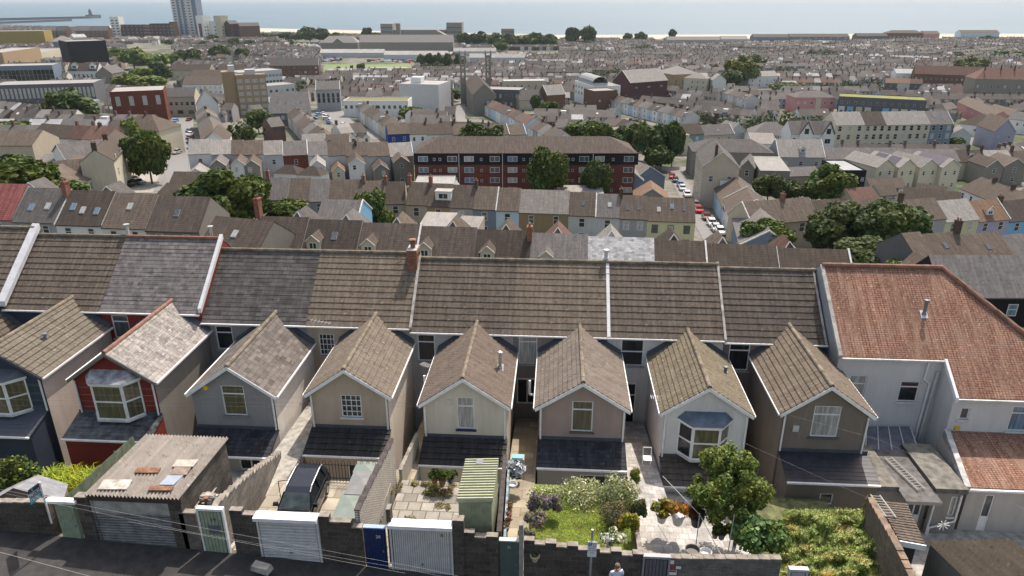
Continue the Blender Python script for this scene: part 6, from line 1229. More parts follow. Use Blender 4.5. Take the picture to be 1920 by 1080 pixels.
# ---- second row, dormers toward us, hipped wings beyond
RB = 'the dormered row behind the front'
BW = lambda c='brown', w='cream', k=.55: [('b', .0, 3.6, 6.5, 4.6, 2.4, w, c)]
def hw(c, u=.4): return [('b', u, 3.7, 6.5, 5.2, 2.7, 'cream', c)]
sp2 = [(580, 'dark brown', 'grey', dict(chims=[(.02, .5, 2.8, 1)], dormer=[(1.4, 1.7, 1.4, 'g')], sky=1, verge=1)), (680, 'dark brown', 'grey', dict(dormer=[(1.5, 1.6, 1.3, 'g')], sky=1)), (790, 'dark brown', 'brown', dict(dormer=[(1.5, 1.6, 1.3, 'g')], verge=2)),
       (895, 'dark brown', 'brown', dict(dormer=[(1.0, 1.6, 1.3, 'g')])), (997, 'dark brown', 'brown', dict(dormer=[(1.6, 1.6, 1.3, 'g')], chims=[(.97, .4, 1.9, 1)])), (1103, 'grey', 'red', dict(dormer=[(1.9, 1.5, 1.2, 'g')])), (1226, 'white', 'pale grey', {}), (1322, 'brown', 'dark brown', dict(verge=2)), (1455, 'brown', 'brown', {}), (1590, 'brown', 'red', dict(verge=3))]
terrace(RB, (484, 403), (1590, 470), [dict(x=a, rc=b, wall='pale grey', wing=hw(c, 1.2) if i not in () else None, **k) for i, (a, b, c, k) in enumerate(sp2)], 5.8, 7.6, 2.9, ridge=True)
# ---- third row with its facades in view
RC3 = 'the coloured row, left half'
sk = dict
terrace(RC3, (497, 372), (760, 381), [sk(x=540, rc='grey', wall='beige', chims=[(.02, .5, 1.8, 1)]), sk(x=580, rc='brown', wall='cream'), sk(x=616, rc='grey', wall='grey'), sk(x=680, rc='brown', wall='beige'), sk(x=722, rc='brown', wall='beige', chims=[(.0, .5, 1.6, 1)]), sk(x=760, rc='brown', wall='beige', chims=[(.0, .5, 1.6, 1)])], 5.5, 8, 3.2, rows=[(1, 3.3, 1.1, 1.6), (1, .6, 1.1, 1.6)])
RC4 = 'the coloured row, right half'
terrace(RC4, (760, 381), (1304, 416), [sk(x=800, rc='brown', wall='beige', chims=[(.0, .5, 1.8, 1)]), sk(x=843, rc='brown', wall='ochre', dormer=[(3.0, 3.0, 1.7, 'f')], chims=[(.0, .5, 1.8, 1)]), sk(x=886, rc='dark brown', wall='grey'), sk(x=930, rc='brown', wall='slate blue', chims=[(.02, .5, 1.6)]), sk(x=973, rc='brown', wall='pale blue', verge=1), sk(x=1066, rc='light ribbed', wall='ochre', rows=[(2, 3.3, 1.0, 1.6), (2, .6, 1.0, 1.6)]), sk(x=1117, rc='brown', wall='pale grey', sky=1), sk(x=1162, rc='grey', wall='pale grey', sky=1, verge=1),
     sk(x=1214, rc='brown', wall='grey', sky=2, chims=[(.03, .5, 1.7)], rows=[(2, 3.3, 1.1, 1.7, 'curtain')]), sk(x=1304, rc='brown', wall='yellow', sky=3, rows=[dict(n=3, z=3.1, w=1.15, h=1.6, fr=plain((.03, .03, .03), .6)), dict(n=3, z=.4, w=1.15, h=1.6, fr=plain((.03, .03, .03), .6))])], 5.6, 8.2, 3.2, rows=[(1, 3.2, 1.1, 1.7), (1, .5, 1.2, 1.6)])
# shop front below the grey house
RD = 'the row beyond the big trees'
terrace(RD, (1410, 415), (1960, 411), [sk(x=1536, rc='brown', wall='beige', verge=1, chims=[(.6, .5, 1.6, 1)]), sk(x=1595, rc='brown', wall='beige', verge=1), sk(x=1662, rc='brown', wall='beige'), sk(x=1774, rc='brown', wall='grey', chims=[(.4, .45, 2.4)]), sk(x=1836, rc='pale grey', wall='yellow'), sk(x=1893, rc='orange', wall='lilac', dormer=[(3.6, 1.8, 1.2, 'g')], verge=2), sk(x=1960, rc='dark brown', wall='sky blue', chims=[(.1, .5, 1.6)])], 5.6, 8.2, 3.2, rows=[(2, 3.2, 1.2, 1.8), (1, .4, 1.2, 1.7)])
terrace('the brown row above red roof', (1722, 487), (1990, 487), [sk(x=1757, rc='brown', wall='dark grey'), sk(x=1828, rc='brown', wall='cream', chims=[(.98, .5, 2.2)], sky=1), sk(x=1905, rc='brown', wall='stone', sky=1), sk(x=1990, rc='grey', wall='white')], 5.2, 8.4, 2.9, rows=[(2, 3.0, .9, 1.0, 'dark')])
for px, py in ((1745, 497), (1850, 497), (1905, 492)): B('house', 'house', '~small gabled rear roof below the brown row', (px - 22, py + 20), (px + 22, py + 20), 4, 5, 1.8, 'v', wall='stone', rc='brown', verge=4)
tb = B('black_clad_house', 'house', 'slate roofed house with black upper wall and two pale windows, beyond the red roof', (1765, 553), (1990, 553), 6.2, 7, 3.0, 'u', wall='black', rc='grey', rows=[(4, 3.9, 1.0, 1.3, 'blue')], chims=())
mb = MB(); mb.box(0, -.06, -4, 30, -.01, 2.6, WM['beige']); mb.build('lower_wall', tb[0])
# ---- right hand street
B('house', 'house', 'grey hipped house with pale lichened roof left of the right hand street', (1155, 335), (1206, 337), 5.6, 10, 2.6, 'v', wall='slate blue', rc='pale grey', verge=4); B('house', 'house', 'big grey gable end with pale roof beside the right hand street', (1187, 336), (1247, 330), 5.6, 11, 3.0, 'v', wall='slate blue', rc='pale grey', verge=4); B('house', 'house', 'low orange roofed annexe below the big grey gable', (1190, 372), (1254, 374), 3.2, 8, 2.6, 'v', wall='stone', rc='orange', verge=4)
B('corner_building', 'building', 'tall corner building with beige end wall and dark red brick street side', (1318, 311), (1387, 313), 10.5, 16, 3.6, 'v', wall='beige', rc='grey', rows=[(2, 6.6, 1.1, 1.5, 'grey')], winsL=[(5, 1.2, 1.1, 1.8), (5, 4.4, 1.1, 1.8), (5, 7.4, 1.1, 1.6)], verge=4, chims=[(.35, .1, 2.5)])
ws = lambda *a: [a]
for (a, b, c, d, wl, rc, lab) in ((1313, 322, 1345, 348, 'beige', 'brown', 'first house down the right hand street, brown roof with beige side'), (1338, 346, 1362, 378, 'pale blue', 'brown', 'second house down the right hand street with flat dormer'), (1358, 372, 1374, 402, 'white', 'brown', 'third house down the right hand street, dark navy gable'), (1372, 398, 1392, 430, 'slate blue', 'grey', 'fourth house down the right hand street, grey roof')):
    B('terraced_house', 'house', lab, (a, b), (c, d), 5.6, 9, 2.8, 'u', 'houses stepping down the right hand street', wall=wl, rc=rc, rows=[(2, 3.3, .9, 1.5), (2, .5, .9, 1.6)], level=False, verge=3, dormer=[(2.5, 2.6, 1.5, 'f')] if 'dormer' in lab else None)
B('house', 'house', 'dark grey rear house with sash window right of the corner building', (1388, 312), (1415, 314), 7, 9, 2.2, 'v', wall='stone', rc='grey', verge=4, rows=[(1, 4.4, 1.1, 1.7)]); B('workshop', 'building', 'flat roofed workshop with lichened felt roof behind the corner building', (1425, 320), (1482, 321), 6.5, 12, 1.5, 'm', wall='stone', rc='pale felt', rows=[(2, 2, .9, 1.0)])
B('house', 'house', 'long grey roofed building behind the corner building', (1300, 284), (1450, 287), 8, 13, 3, 'h', wall='stone', rc='grey'); B('house', 'house', 'pale grey slate house with a single dormer, three windows below', (1460, 293), (1547, 294), 7.5, 11, 4.4, 'u', wall='grey', rc='pale grey', rows=[(3, 4.6, 1.2, 1.4)], dormer=[(7.6, 1.8, 1.3, 'g')], verge=3)
B('house', 'house', '~low grey slate extension roof', (1480, 330), (1540, 328), 3.4, 8, 1.8, 'u', wall='beige', rc='grey'); B('house', 'house', '~low pale slate extension roof', (1530, 322), (1572, 322), 3.4, 7, 1.6, 'u', wall='beige', rc='pale grey')
B('penthouse_block', 'building', 'angular black clad box with four square windows over a beige base', (1580, 322), (1625, 322), 8, 14, 0, 'f', wall='black', rc='steel', rows=[(4, 5.3, .8, 1.1, 'blue')]); B('house', 'house', 'beige rendered base with two small windows under the black clad box', (1578, 325), (1626, 326), 4.2, 4, 0, 'f', wall='beige', rc='felt', rows=[(2, 1.5, .8, .9)])
for i, (a, b) in enumerate(((1644, 1679), (1686, 1718), (1726, 1760), (1767, 1801))):
    lab = 'cream gable house, %s of the four matching gables%s' % (('first', 'second', 'third', 'last')[i], ('', ', with two solar panels', '', ', with one big solar panel')[i])
    t, Hh = B('townhouse', 'house', lab, (a, 313), (b, 310), 8.0, 13, 2.2, 'v', 'four matching cream gable houses', wall='cream', rc='pale grey', rows=[(2, 5.3, .9, 1.3, 'dark'), (2, 1.6, .9, 1.3, 'grey')], verge=4)
    if i in (1, 3):
        w_ = t.children[0].dimensions[0]; s2 = 2.2 / (w_ / 2)
        for k in range(2 if i == 1 else 1):
            mb = MB(); v0, v1 = (2 + k * 5, 6 + k * 5) if i == 1 else (1.5, 11); x0_, x1_ = .5, w_ / 2 - .3
            mb.hexa([(x0_, v0, Hh + x0_ * s2 + .02), (x1_, v0, Hh + x1_ * s2 + .02), (x1_, v1, Hh + x1_ * s2 + .02), (x0_, v1, Hh + x0_ * s2 + .02), (x0_, v0, Hh + x0_ * s2 + .16), (x1_, v0, Hh + x1_ * s2 + .16), (x1_, v1, Hh + x1_ * s2 + .16), (x0_, v1, Hh + x0_ * s2 + .16)], plain((.02, .025, .06), .2)); mb.build('solar_panel', t)
for (a, b, y, wl, rc) in ((1803, 1838, 300, 'grey', 'brown'), (1850, 1882, 312, 'stone', 'dark brown'), (1884, 1925, 310, 'stone', 'brown')): B('house', 'house', '~gabled rear wing with two windows', (a, y), (b, y), 6.2, 10, 2.2, 'v', wall=wl, rc=rc, rows=[(1, 4, 1, 1.5), (1, 1, 1, 1.4)], verge=4)
terrace('the row behind cream gables', (1505, 275), (1960, 283), [sk(x=1680, rc='grey', wall='cream'), sk(x=1790, rc='grey', wall='cream'), sk(x=1840, rc='dark brown', wall='cream', chims=[(.5, .5, 2)]), sk(x=1890, rc='pale grey', wall='cream', chims=[(.0, .5, 2)]), sk(x=1960, rc='brown', wall='cream', chims=[(.1, .5, 2)])], 6, 9, 3, ridge=True)
B('house', 'house', 'white fronted terrace block running down right with brown roof', (1800, 352), (1886, 376), 6, 10, 3, 'u', wall='white', rc='brown', rows=[(5, 3.6, 1, 1.5), (5, .8, 1, 1.5)], level=False, chims=[(.3, .5), (.7, .5)]); B('house', 'house', '~brown tiled roof stepping down', (1886, 376), (1985, 396), 6, 10, 3, 'u', wall='white', rc='brown', level=False, rows=[(4, 3.6, 1, 1.5)])
for a in ((1632, 352, 1700, 354, 3, 6, 2, 'brown', 'white'), (1650, 366, 1685, 366, 3, 6, 2, 'brown', 'pale grey'), (1690, 374, 1800, 386, 3.4, 8, 2.6, 'brown', 'pale grey'), (1712, 362, 1770, 370, 3.4, 7, 2.2, 'brown', 'beige'), (1600, 378, 1650, 378, 3, 8, 2.5, 'red', 'beige'), (1580, 345, 1622, 345, 2.5, 6, .6, 'pale felt', 'cream')):
    B('house', 'house', '~low %s roofed backland building' % a[7], (a[0], a[1]), (a[2], a[3]), a[4], a[5], a[6], 'u', wall=a[8], rc=a[7], rows=[(2, 1.6, .8, 1)], level=False)
# Victorian group on the right
VG = 'the tall cream Victorian row'
terrace(VG, (1567, 234), (1788, 232), [sk(x=1622, rc='pale grey', wall='cream'), sk(x=1662, rc='dark brown', wall='cream'), sk(x=1745, rc='pale grey', wall='cream', rows=[(6, 8.4, 1.5, 2.0), (6, 5.0, 1.5, 2.1), (6, 1.4, 1.5, 2.2)]), sk(x=1788, rc='grey', wall='slate blue', verge=2, sky=2)], 11, 11, 4.4, rows=[(3, 8.4, 1.5, 2.0), (3, 5.0, 1.5, 2.1), (3, 1.4, 1.5, 2.2)])
for a, b, lab in ((1483, 1528, 'left'), (1528, 1567, 'right')):
    t, Hh = B('villa', 'house', 'black and white gabled Victorian villa, %s of two' % lab, (a, 250), (b, 250), 9, 10, 4, 'u', wall='white', rc='grey', rows=[(3, 5.4, 1.2, 1.9), (3, 1.4, 1.2, 2)], sky=1)
    w_ = t.children[0].dimensions[0]; mb = MB(); g0, g1 = w_ * .36, w_ * .9; gm_ = (g0 + g1) / 2; mb.face([(g0, -.5, -4), (g1, -.5, -4), (g1, -.5, Hh), (g0, -.5, Hh)], WM['white']); mb.face([(g0, -.5, Hh), (g1, -.5, Hh), (gm_, -.5, Hh + 4.2)], WM['white']); mb.face([(g0, 0, -4), (g0, -.5, -4), (g0, -.5, Hh), (g0, 0, Hh)], WM['white']); mb.face([(g1, -.5, -4), (g1, 0, -4), (g1, 0, Hh), (g1, -.5, Hh)], WM['white']); mb.build('front_gable', t)
    mb = MB(); mb.tube((g0 - .2, -.7, Hh - .2), (gm_, -.7, Hh + 4.4), .17, WM['black'], 5); mb.tube((g1 + .2, -.7, Hh - .2), (gm_, -.7, Hh + 4.4), .17, WM['black'], 5); mb.build('barge_board', t)
    rr = MB(); 
    for s, e in ((0, g0 - .3), (1, g1 + .3)): q = [(e, -.8, Hh - .2), (gm_, -.8, Hh + 4.4), (gm_, 5, Hh + 4.4), (e, 1.5, Hh - .2)]; rr.face(q if s == 0 else q[::-1], RC['grey'], [(0, 0), (0, 4), (4, 4), (4, 0)])
    rr.build('gable_roof', t); inst(winmesh(1.6, 2, 'dark', 'V', plain((.03, .03, .03), .6)), 'window', t, (gm_, -.51, Hh - .2)); inst(winmesh(2.2, 1.9, 'dark', 'V'), 'window', t, (gm_, -.51, Hh - 3.9)); inst(winmesh(2.2, 1.9, 'dark', 'V'), 'window', t, (gm_, -.51, Hh - 7.9))
t, Hh = B('pub', 'building', 'half timbered corner pub with wide hipped slate roof', (1410, 252), (1487, 254), 6.5, 13, 4.2, 'h', wall='white', rc='grey', rows=[(5, .8, 1.6, 1.6)])
w_ = t.children[0].dimensions[0]; mb = MB()
for i in range(24): u = w_ * i / 24; mb.box(u, -.08, 3.6, u + .3, -.01, 6.2, WM['black'])
mb.build('timber_framing', t)
B('house', 'house', 'white gabled house left of the half timbered pub', (1395, 248), (1413, 262), 6.5, 9, 2, 'v', wall='white', rc='pale grey', rows=[(2, 3.6, .9, 1.4)], level=False, verge=4)
terrace('the teal fronted row', (1246, 252), (1377, 252), [sk(x=1320, rc='dark brown', wall='teal'), sk(x=1377, rc='grey', wall='beige', sky=1, verge=2)], 7, 9, 3.2, rows=[(3, 4.4, 1.1, 1.5), (3, 1.2, 1.1, 1.5)])
B('house', 'house', 'white gable end right of the teal row', (1368, 246), (1398, 244), 7, 9, 3, 'v', wall='pale grey', rc='pale grey', verge=4)
terrace('the roofs behind dark trees', (1130, 258), (1250, 256), [sk(rc='pale grey', wall='beige', sky=1), sk(rc='grey', wall='beige'), sk(rc='pale grey', wall='beige', sky=1)], 6, 9, 3)
# brick flats
t, Hh = B('apartment_block', 'building', 'long red brick block of flats with black top storey and brown hipped roof', (776, 287), (1192, 287), 10.0, 13, 3.0, 'h', wall='red brick', rc='dark brown')
w_ = t.children[0].dimensions[0]; mb = MB(); mb.box(-.12, -.12, Hh - 2.9, w_ + .12, 4, Hh - .05, WM['black']); mb.build('top_storey_cladding', t)
fx = [.04, .17, .245, .36, .44, .56, .65, .76, .83, .96]
for z, off in ((Hh - 2.1, -.125), (Hh - 4.9, 0), (Hh - 7.5, 0), (Hh - 10, 0)):
    for i, f in enumerate(fx): inst(winmesh(2.4, 1.35, 'curtain' if (i + int(z)) % 3 == 0 else ('grey' if i % 2 else 'blue'), 'V'), 'window', t, (w_ * f, off - .005, z))
    for f in (.09, .115, .30, .49, .52, .69, .71, .89): inst(winmesh(.6, .7, 'grey', ''), 'window', t, (w_ * f, off - .005, z + .2))
for f in (.2, .395, .8): mb = MB(); mb.tube((w_ * f, -.18, -1), (w_ * f, -.18, Hh - .2), .09, plain((.5, .5, .48), .6), 6); mb.build('downpipe', t)
# row E with outriggers toward us
def wn(wl, rc, u=.5, ww=3.7, wd=8, hh=5.6, wr=1.5): return [('n', u, ww, wd, hh, wr, wl, rc)]
RE = 'the winged row by brick flats'
terrace(RE, (352, 287), (775, 292), [sk(x=395, rc='pale grey', wall='white', wing=wn('white', 'pale grey', .4, 4.4, 8, 3.4)), sk(x=433, rc='pale grey', wall='pale grey', wing=wn('stone', 'grey')), sk(x=457, rc='brown', wall='pale grey', wing=wn('white', 'brown')), sk(x=494, rc='brown', wall='white', wing=wn('stone', 'brown')), sk(x=530, rc='pale grey', wall='pale grey'), sk(x=577, rc='grey', wall='red brick', verge=3), sk(x=615, rc='grey', wall='white', wing=wn('white', 'pale grey')), sk(x=648, rc='brown', wall='pale grey', wing=wn('cream', 'orange', .6, 3.2, 7, 4.2)), sk(x=690, rc='brown', wall='pale grey', wing=wn('white', 'brown', .4, 4.0, 8, 6.4), chims=[(.5, .4, 1.6)]), sk(x=731, rc='brown', wall='pale grey', wing=wn('stone', 'brown', .8, 3.8, 8, 4.9)), sk(x=775, rc='pale grey', wall='stone', wing=wn('stone', 'brown', .4, 4, 6, 6.6), verge=2)], 7, 8.5, 2.8, rows=[(1, 4.3, .9, 1.3)])
for a in ((513, 325, 557, 327, 'white'), (557, 328, 600, 330, 'white')): B('house', 'house', '~long low white annexe with dark brown hipped roof', (a[0], a[1]), (a[2], a[3]), 3.2, 5, 1.8, 'h', wall='white', rc='dark brown', rows=[(3, .9, 1.2, 1.2, 'dark')])
terrace('the blue ended row', (727, 250), (987, 252), [sk(x=768, rc='brown', wall='blue', verge=0), sk(x=800, rc='brown', wall='white'), sk(x=850, rc='brown', wall='white', chims=[(.02, .5)]), sk(x=884, rc='brown', wall='white', chims=[(.1, .5)]), sk(x=918, rc='brown', wall='white', chims=[(.1, .5)]), sk(x=955, rc='brown', wall='white', chims=[(.1, .5)], verge=2), sk(x=987, rc='brown', wall='pale blue', verge=2)], 6, 9, 3.0, rows=[(2, 3.4, 1, 1.4, 'dark')])
terrace('the roofs above the rear wings', (565, 270), (655, 272), [sk(rc='pale grey', wall='beige'), sk(rc='brown', wall='beige')], 5.5, 8, 2.6, rows=[(1, 3, .9, 1.3)])
# streets running away
def street(nm, L, R, n, wl, rcs, h=5.8, dep=8, rise=2.7, **k):
    terrace(nm, L, R, [dict(rc=rcs[i % len(rcs)], wall=wl[i % len(wl)], chims=[(.02, .5, 1.4)] if i % 2 else (), **({'dormer': [(2.4, 2.0, 1.2, 'f')]} if (i * 7) % 5 == 0 and n > 5 else {})) for i in range(n)], h, dep, rise, rows=[(1, 3.4, 1, 1.5), (1, .6, 1, 1.6)], **k)
street('the stepping street, right side', (668, 202), (742, 248), 8, ['pale grey', 'white', 'cream'], ['brown', 'grey', 'brown']); street('the stepping street, left side', (642, 268), (573, 213), 8, ['beige', 'pale grey'], ['brown', 'brown', 'grey'])
street('the white church terrace', (908, 196), (985, 232), 9, ['white', 'pale grey', 'pale blue'], ['brown', 'brown', 'red']); street('the terrace above brick flats', (990, 238), (1040, 262), 5, ['white', 'grey'], ['grey', 'brown'])
street('the long white diagonal terrace', (1138, 186), (1286, 220), 16, ['white', 'pale blue', 'white', 'pale grey'], ['grey', 'dark brown', 'brown', 'grey']); street('the terrace by the pink house', (1350, 172), (1400, 186), 6, ['white', 'pale grey'], ['brown', 'grey'])
street('the terrace by left street', (367, 214), (377, 258), 5, ['cream', 'pale grey'], ['brown', 'grey']); B('house', 'house', 'white gable with arched window beside the left street', (380, 268), (424, 266), 5, 16, 3, 'v', wall='white', rc='brown', rows=[(1, 3.4, .9, 1.4)], verge=4)
street('the terrace facing white terrace', (1300, 262), (1160, 228), 10, ['cream'], ['grey', 'dark brown', 'brown'])
# left mid ground
t, Hh = B('brick_hall', 'building', 'red brick flat topped hall with four tall white windows', (205, 174), (306, 170), 14, 22, 0, 'f', wall='red brick', rc='pale felt', rows=[dict(n=4, z=7.8, w=1.9, h=4.2, g='curtain', s='HV')])
terrace('the dark row by the hotel', (58, 255), (214, 263), [sk(x=125, rc='dark brown', wall='white'), sk(x=152, rc='red', wall='pale grey', rows=[(1, 3.4, 1.6, 1.8)]), sk(x=183, rc='red', wall='white', chims=[(.5, .5)]), sk(x=214, rc='red', wall='beige')], 6.5, 9, 3, rows=[(2, 3.6, 1, 1.4)])
B('hotel', 'building', 'cream house with broad hipped roof below the brick hall', (214, 244), (298, 246), 8, 12, 4, 'h', wall='cream', rc='brown', rows=[(4, 4.5, 1.1, 1.6), (4, 1, 1.1, 1.6)], chims=[(.5, .5, 2)])
B('house', 'house', 'tall cream house with solar panels on its near roof', (212, 300), (249, 272), 8, 6.5, 2.4, 'u', wall='cream', rc='brown', rows=[(4, 1, .9, 1.7), (4, 4, .9, 1.7), (4, 7.2, .9, 1.5)], level=False, chims=[(.02, .5, 2), (.5, .5, 1.6)])
B('house', 'house', 'white gabled house with grey slate roof left of the solar roof', (98, 284), (126, 296), 7, 12, 3, 'v', wall='white', rc='grey', level=False, rows=[(1, 4, .8, 1.1)], verge=4); B('house', 'house', 'stone coloured long house at the left edge', (-20, 272), (60, 272), 7, 12, 3, 'u', wall='beige', rc='brown'); B('house', 'house', 'low white lean-to roof beside the white gable', (60, 308), (108, 312), 4, 9, 1.8, 'u', wall='white', rc='pale grey')
B('house', 'house', 'single storey brown roofed row with pale side wall', (150, 345), (208, 322), 3.6, 12, 3, 'u', wall='cream', rc='brown', rows=[(5, 1.2, .9, 1.5)], level=False); B('house', 'house', 'pale ochre roofed house above the left trees', (100, 335), (160, 330), 4, 9, 3, 'u', wall='beige', rc='brown')
B('house', 'house', 'brown roofed house behind the left parking area', (312, 355), (375, 356), 4.6, 8, 2.8, 'u', wall='pale grey', rc='brown', rows=[(2, 2.4, .9, 1.1)], verge=2); B('house', 'house', 'shed-like brown tiled roof below the parking area', (285, 372), (330, 380), 3, 8, 2.4, 'u', wall='stone', rc='brown')
B('house', 'house', 'grey slate roof with pale blue gable between the rows', (590, 418), (668, 420), 4.6, 9, 2.7, 'u', wall='sky blue', rc='grey', verge=2)
for a in ((785, 424, 845, 426, 'felt'), (850, 432, 895, 434, 'felt')): B('extension', 'extension', '~pale flat roofed extension behind the second row', (a[0], a[1]), (a[2], a[3]), 3, 7, .5, 'm', wall='beige', rc=a[4])
for a in ((775, 352, 850, 352), (850, 353, 865, 352)): B('outbuilding', 'building', '~pale sheet roofed outbuilding below the brick flats', a[:2], a[2:], 3.2, 9, .8, 'm', wall='pale grey', rc='pale felt')
B('house', 'house', 'low beige outbuilding between the two dark trees', (1060, 372), (1135, 372), 3, 8, 1, 'm', wall='beige', rc='felt')
# office and civic blocks
B('building', 'building', 'wide grey slated roof with a row of small rooflights beside the brown tower', (507, 212), (578, 210), 6, 18, 8, 'u', wall='dark grey', rc='grey', sky=4, rows=[(8, 3, 1.4, 1.6)]); B('office', 'building', 'pale grey three storey office behind the rooflight roof', (502, 162), (553, 158), 10, 16, 0, 'f', wall='pale grey', rc='pale felt', rows=[(5, 6, 1.8, 1.6), (5, 2, 1.8, 1.6)])
B('office', 'building', 'white and dark glass office with flat roofs left of the brown apartments', (448, 137), (528, 131), 14, 20, 0, 'f', wall='pale grey', rc='pale felt', rows=[(12, 9.5, 2.4, 2, 'blue'), (12, 5, 2.4, 2, 'dark')]); B('apartment_block', 'building', 'long brown brick apartments with grey slate roof', (505, 123), (597, 122), 12, 14, 6, 'u', wall='brown brick', rc='grey', rows=[(9, 9, 1.8, 1.6), (9, 5.2, 1.8, 1.6), (9, 1.4, 1.8, 1.6)], verge=2)
B('building', 'building', 'grey columned hall with pediment roof facing us', (592, 168), (637, 167), 12, 14, 4, 'u', wall='grey', rc='grey', rows=[dict(n=5, z=4.5, w=1.6, h=5.5, g='dark')], verge=3); B('office', 'building', 'long white two storey block with mossy flat roof', (643, 190), (765, 190), 8, 15, 0, 'f', wall='white', rc='mossy', rows=[(12, 4.2, 1.5, 1.8, 'dark')]); t = B('building', 'building', 'large blank concrete grey block with rooftop box', (748, 158), (822, 160), 15, 22, 0, 'f', wall='pale grey', rc='pale felt')[0]
mb = MB(); mb.box(5, 6, 15, 11, 12, 18.5, WM['white']); mb.build('roof_plant', t)
B('building', 'building', 'dark slate coloured flat roofed offices beside the twin towers', (903, 168), (974, 170), 11, 16, 0, 'f', wall='dark grey', rc='pale felt', rows=[(7, 6.5, 1.1, 2.2), (7, 2, 1.1, 2)]); B('house', 'house', 'buff stone hall with plain grey slate roof', (974, 188), (1020, 186), 6, 14, 5, 'u', wall='beige', rc='grey', rows=[(4, 2, 1.2, 1.4)])
B('hall', 'building', 'brown gabled hall with very pale roof', (1026, 178), (1060, 176), 9, 12, 5, 'u', wall='brown brick', rc='pale grey', verge=3); B('building', 'building', 'beige flat roofed building behind the pale roofed hall', (945, 153), (1025, 152), 8, 14, 0, 'f', wall='beige', rc='white', rows=[(6, 4, 1.4, 1.4)])
t, Hh = B('church', 'church', 'dark stone church with steep brown roof and two slim lattice towers', (873, 155), (886, 171), 13, 13, 6, 'u', wall='stone', rc='brown', level=False, rows=[dict(n=7, z=3, w=1.2, h=7, g='dark', s='V', fr=WM['stone'])])
w_ = t.children[0].dimensions[0]
for v in (-1.5, 14.5):
    mb = MB(); b = 1.7; u = -1.0; y0 = v - b
    mb.box(u - b, y0, -4, u + b, v + b, Hh + 3, WM['stone'])
    for sx in (-1, 1):
        for sy in (-1, 1): mb.box(u + sx * (b - .45) - .45, v + sy * (b - .45) - .45, Hh + 3, u + sx * (b - .45) + .45, v + sy * (b - .45) + .45, Hh + 15, WM['stone'])
    for z in (6, 10): mb.box(u - b + .1, y0 + .1, Hh + z, u + b - .1, v + b - .1, Hh + z + 1, WM['stone'])
    mb.box(u - b - .2, y0 - .2, Hh + 15, u + b + .2, v + b + .2, Hh + 16.5, WM['stone'])
    for sx in (-1, 1):
        for sy in (-1, 1): mb.lathe((u + sx * b, v + sy * b, Hh + 16.5), [(.5, 0), (.05, 3)], WM['stone'], 5)
    mb.build('tower', t)
t, Hh = B('office', 'building', 'white curved office with dark window bands and vaulted roof', (1078, 152), (1112, 163), 13, 18, 0, 'f', wall='white', rc='pale felt', rows=[(6, 9.6, 2.3, 1.5, 'dark'), (6, 6, 2.3, 1.5, 'dark')], level=True, winsR=[(2, 5, 1, 1.2)])
mb = MB(); w_ = t.children[0].dimensions[0]; prev = None
for i in range(9):
    a = pi * i / 8; p = (6 - 5 * cos(a), Hh + 1.5 + 4 * sin(a))
    if prev: mb.face([(3, prev[0], prev[1]), (w_ - 3, prev[0], prev[1]), (w_ - 3, p[0], p[1]), (3, p[0], p[1])], RC['steel'])
    prev = p
mb.box(3, 1.2, Hh, w_ - 3, 10.9, Hh + 1.6, WM['pale grey']); mb.build('vaulted_roof', t)
B('building', 'building', 'brown brick cube joined to the white curved office', (1114, 172), (1158, 170), 11, 14, 0, 'f', wall='brown brick', rc='pale felt', rows=[(2, 5, 1, 1.2, 'curtain')])
B('hall', 'building', 'big dark brick hall with pale grey sheet roof', (1182, 155), (1252, 150), 13, 18, 7, 'u', wall='dark brick', rc='pale grey', rows=[(3, 9, 2, 1, 'grey')], verge=3)
B('building', 'building', 'buff classical building with broad grey hipped roof', (1262, 140), (1312, 138), 11, 26, 5, 'h', wall='ochre', rc='pale grey', rows=[(4, 3, 1.3, 4)]); B('house', 'house', 'white three storey house with hipped pale roof', (1283, 146), (1325, 148), 10, 12, 3, 'h', wall='cream', rc='pale grey', rows=[(4, 6.6, 1, 1.4), (4, 3, 1, 1.4)]); B('house', 'house', 'white angular gabled house beside the yellow-green tree', (1337, 150), (1362, 150), 9, 10, 4, 'v', wall='white', rc='pale grey')
B('house', 'house', 'white house with two dormers right of the yellow-green tree', (1405, 144), (1460, 142), 9, 12, 3.5, 'u', wall='white', rc='pale grey', rows=[(4, 5, 1.1, 1.5), (4, 1.6, 1.1, 1.5)], dormer=[(5, 2.2, 1.4, 'g'), (11, 2.2, 1.4, 'g')])
t = B('pink_house', 'house', 'pink rendered three storey block with grey hipped roof', (1492, 183), (1567, 183), 10, 14, 3, 'h', wall='pink', rc='grey', rows=[(6, 6.4, 1.3, 1.4), (6, 2.6, 1.3, 1.4)])[0]; mb = MB(); mb.box(12, -.1, -2, 15, -.02, 9.6, WM['cream']); mb.build('stair_panel', t)
t, Hh = B('apartment_block', 'building', 'long dark block of flats with green planted roof and coloured bays', (1573, 182), (1738, 190), 11, 17, 0, 'f', wall='dark grey', rc='green', rows=[(12, 7.6, 1.1, 1.5, 'dark')], parapet=.5)
w_ = t.children[0].dimensions[0]
for i in range(9): mb = MB(); u = w_ * (i + .15) / 9.6; mb.box(u, -.8, -2, u + w_ * .075, -.02, 6.2, WM[('pale grey', 'sky blue', 'beige', 'cream', 'dark grey', 'sky blue', 'pale grey', 'yellow', 'pale grey')[i]]); o = mb.build('bay', t); inst(winmesh(1.5, 2, 'dark', 'V'), 'window', t, (u + w_ * .037, -.81, 2.4))
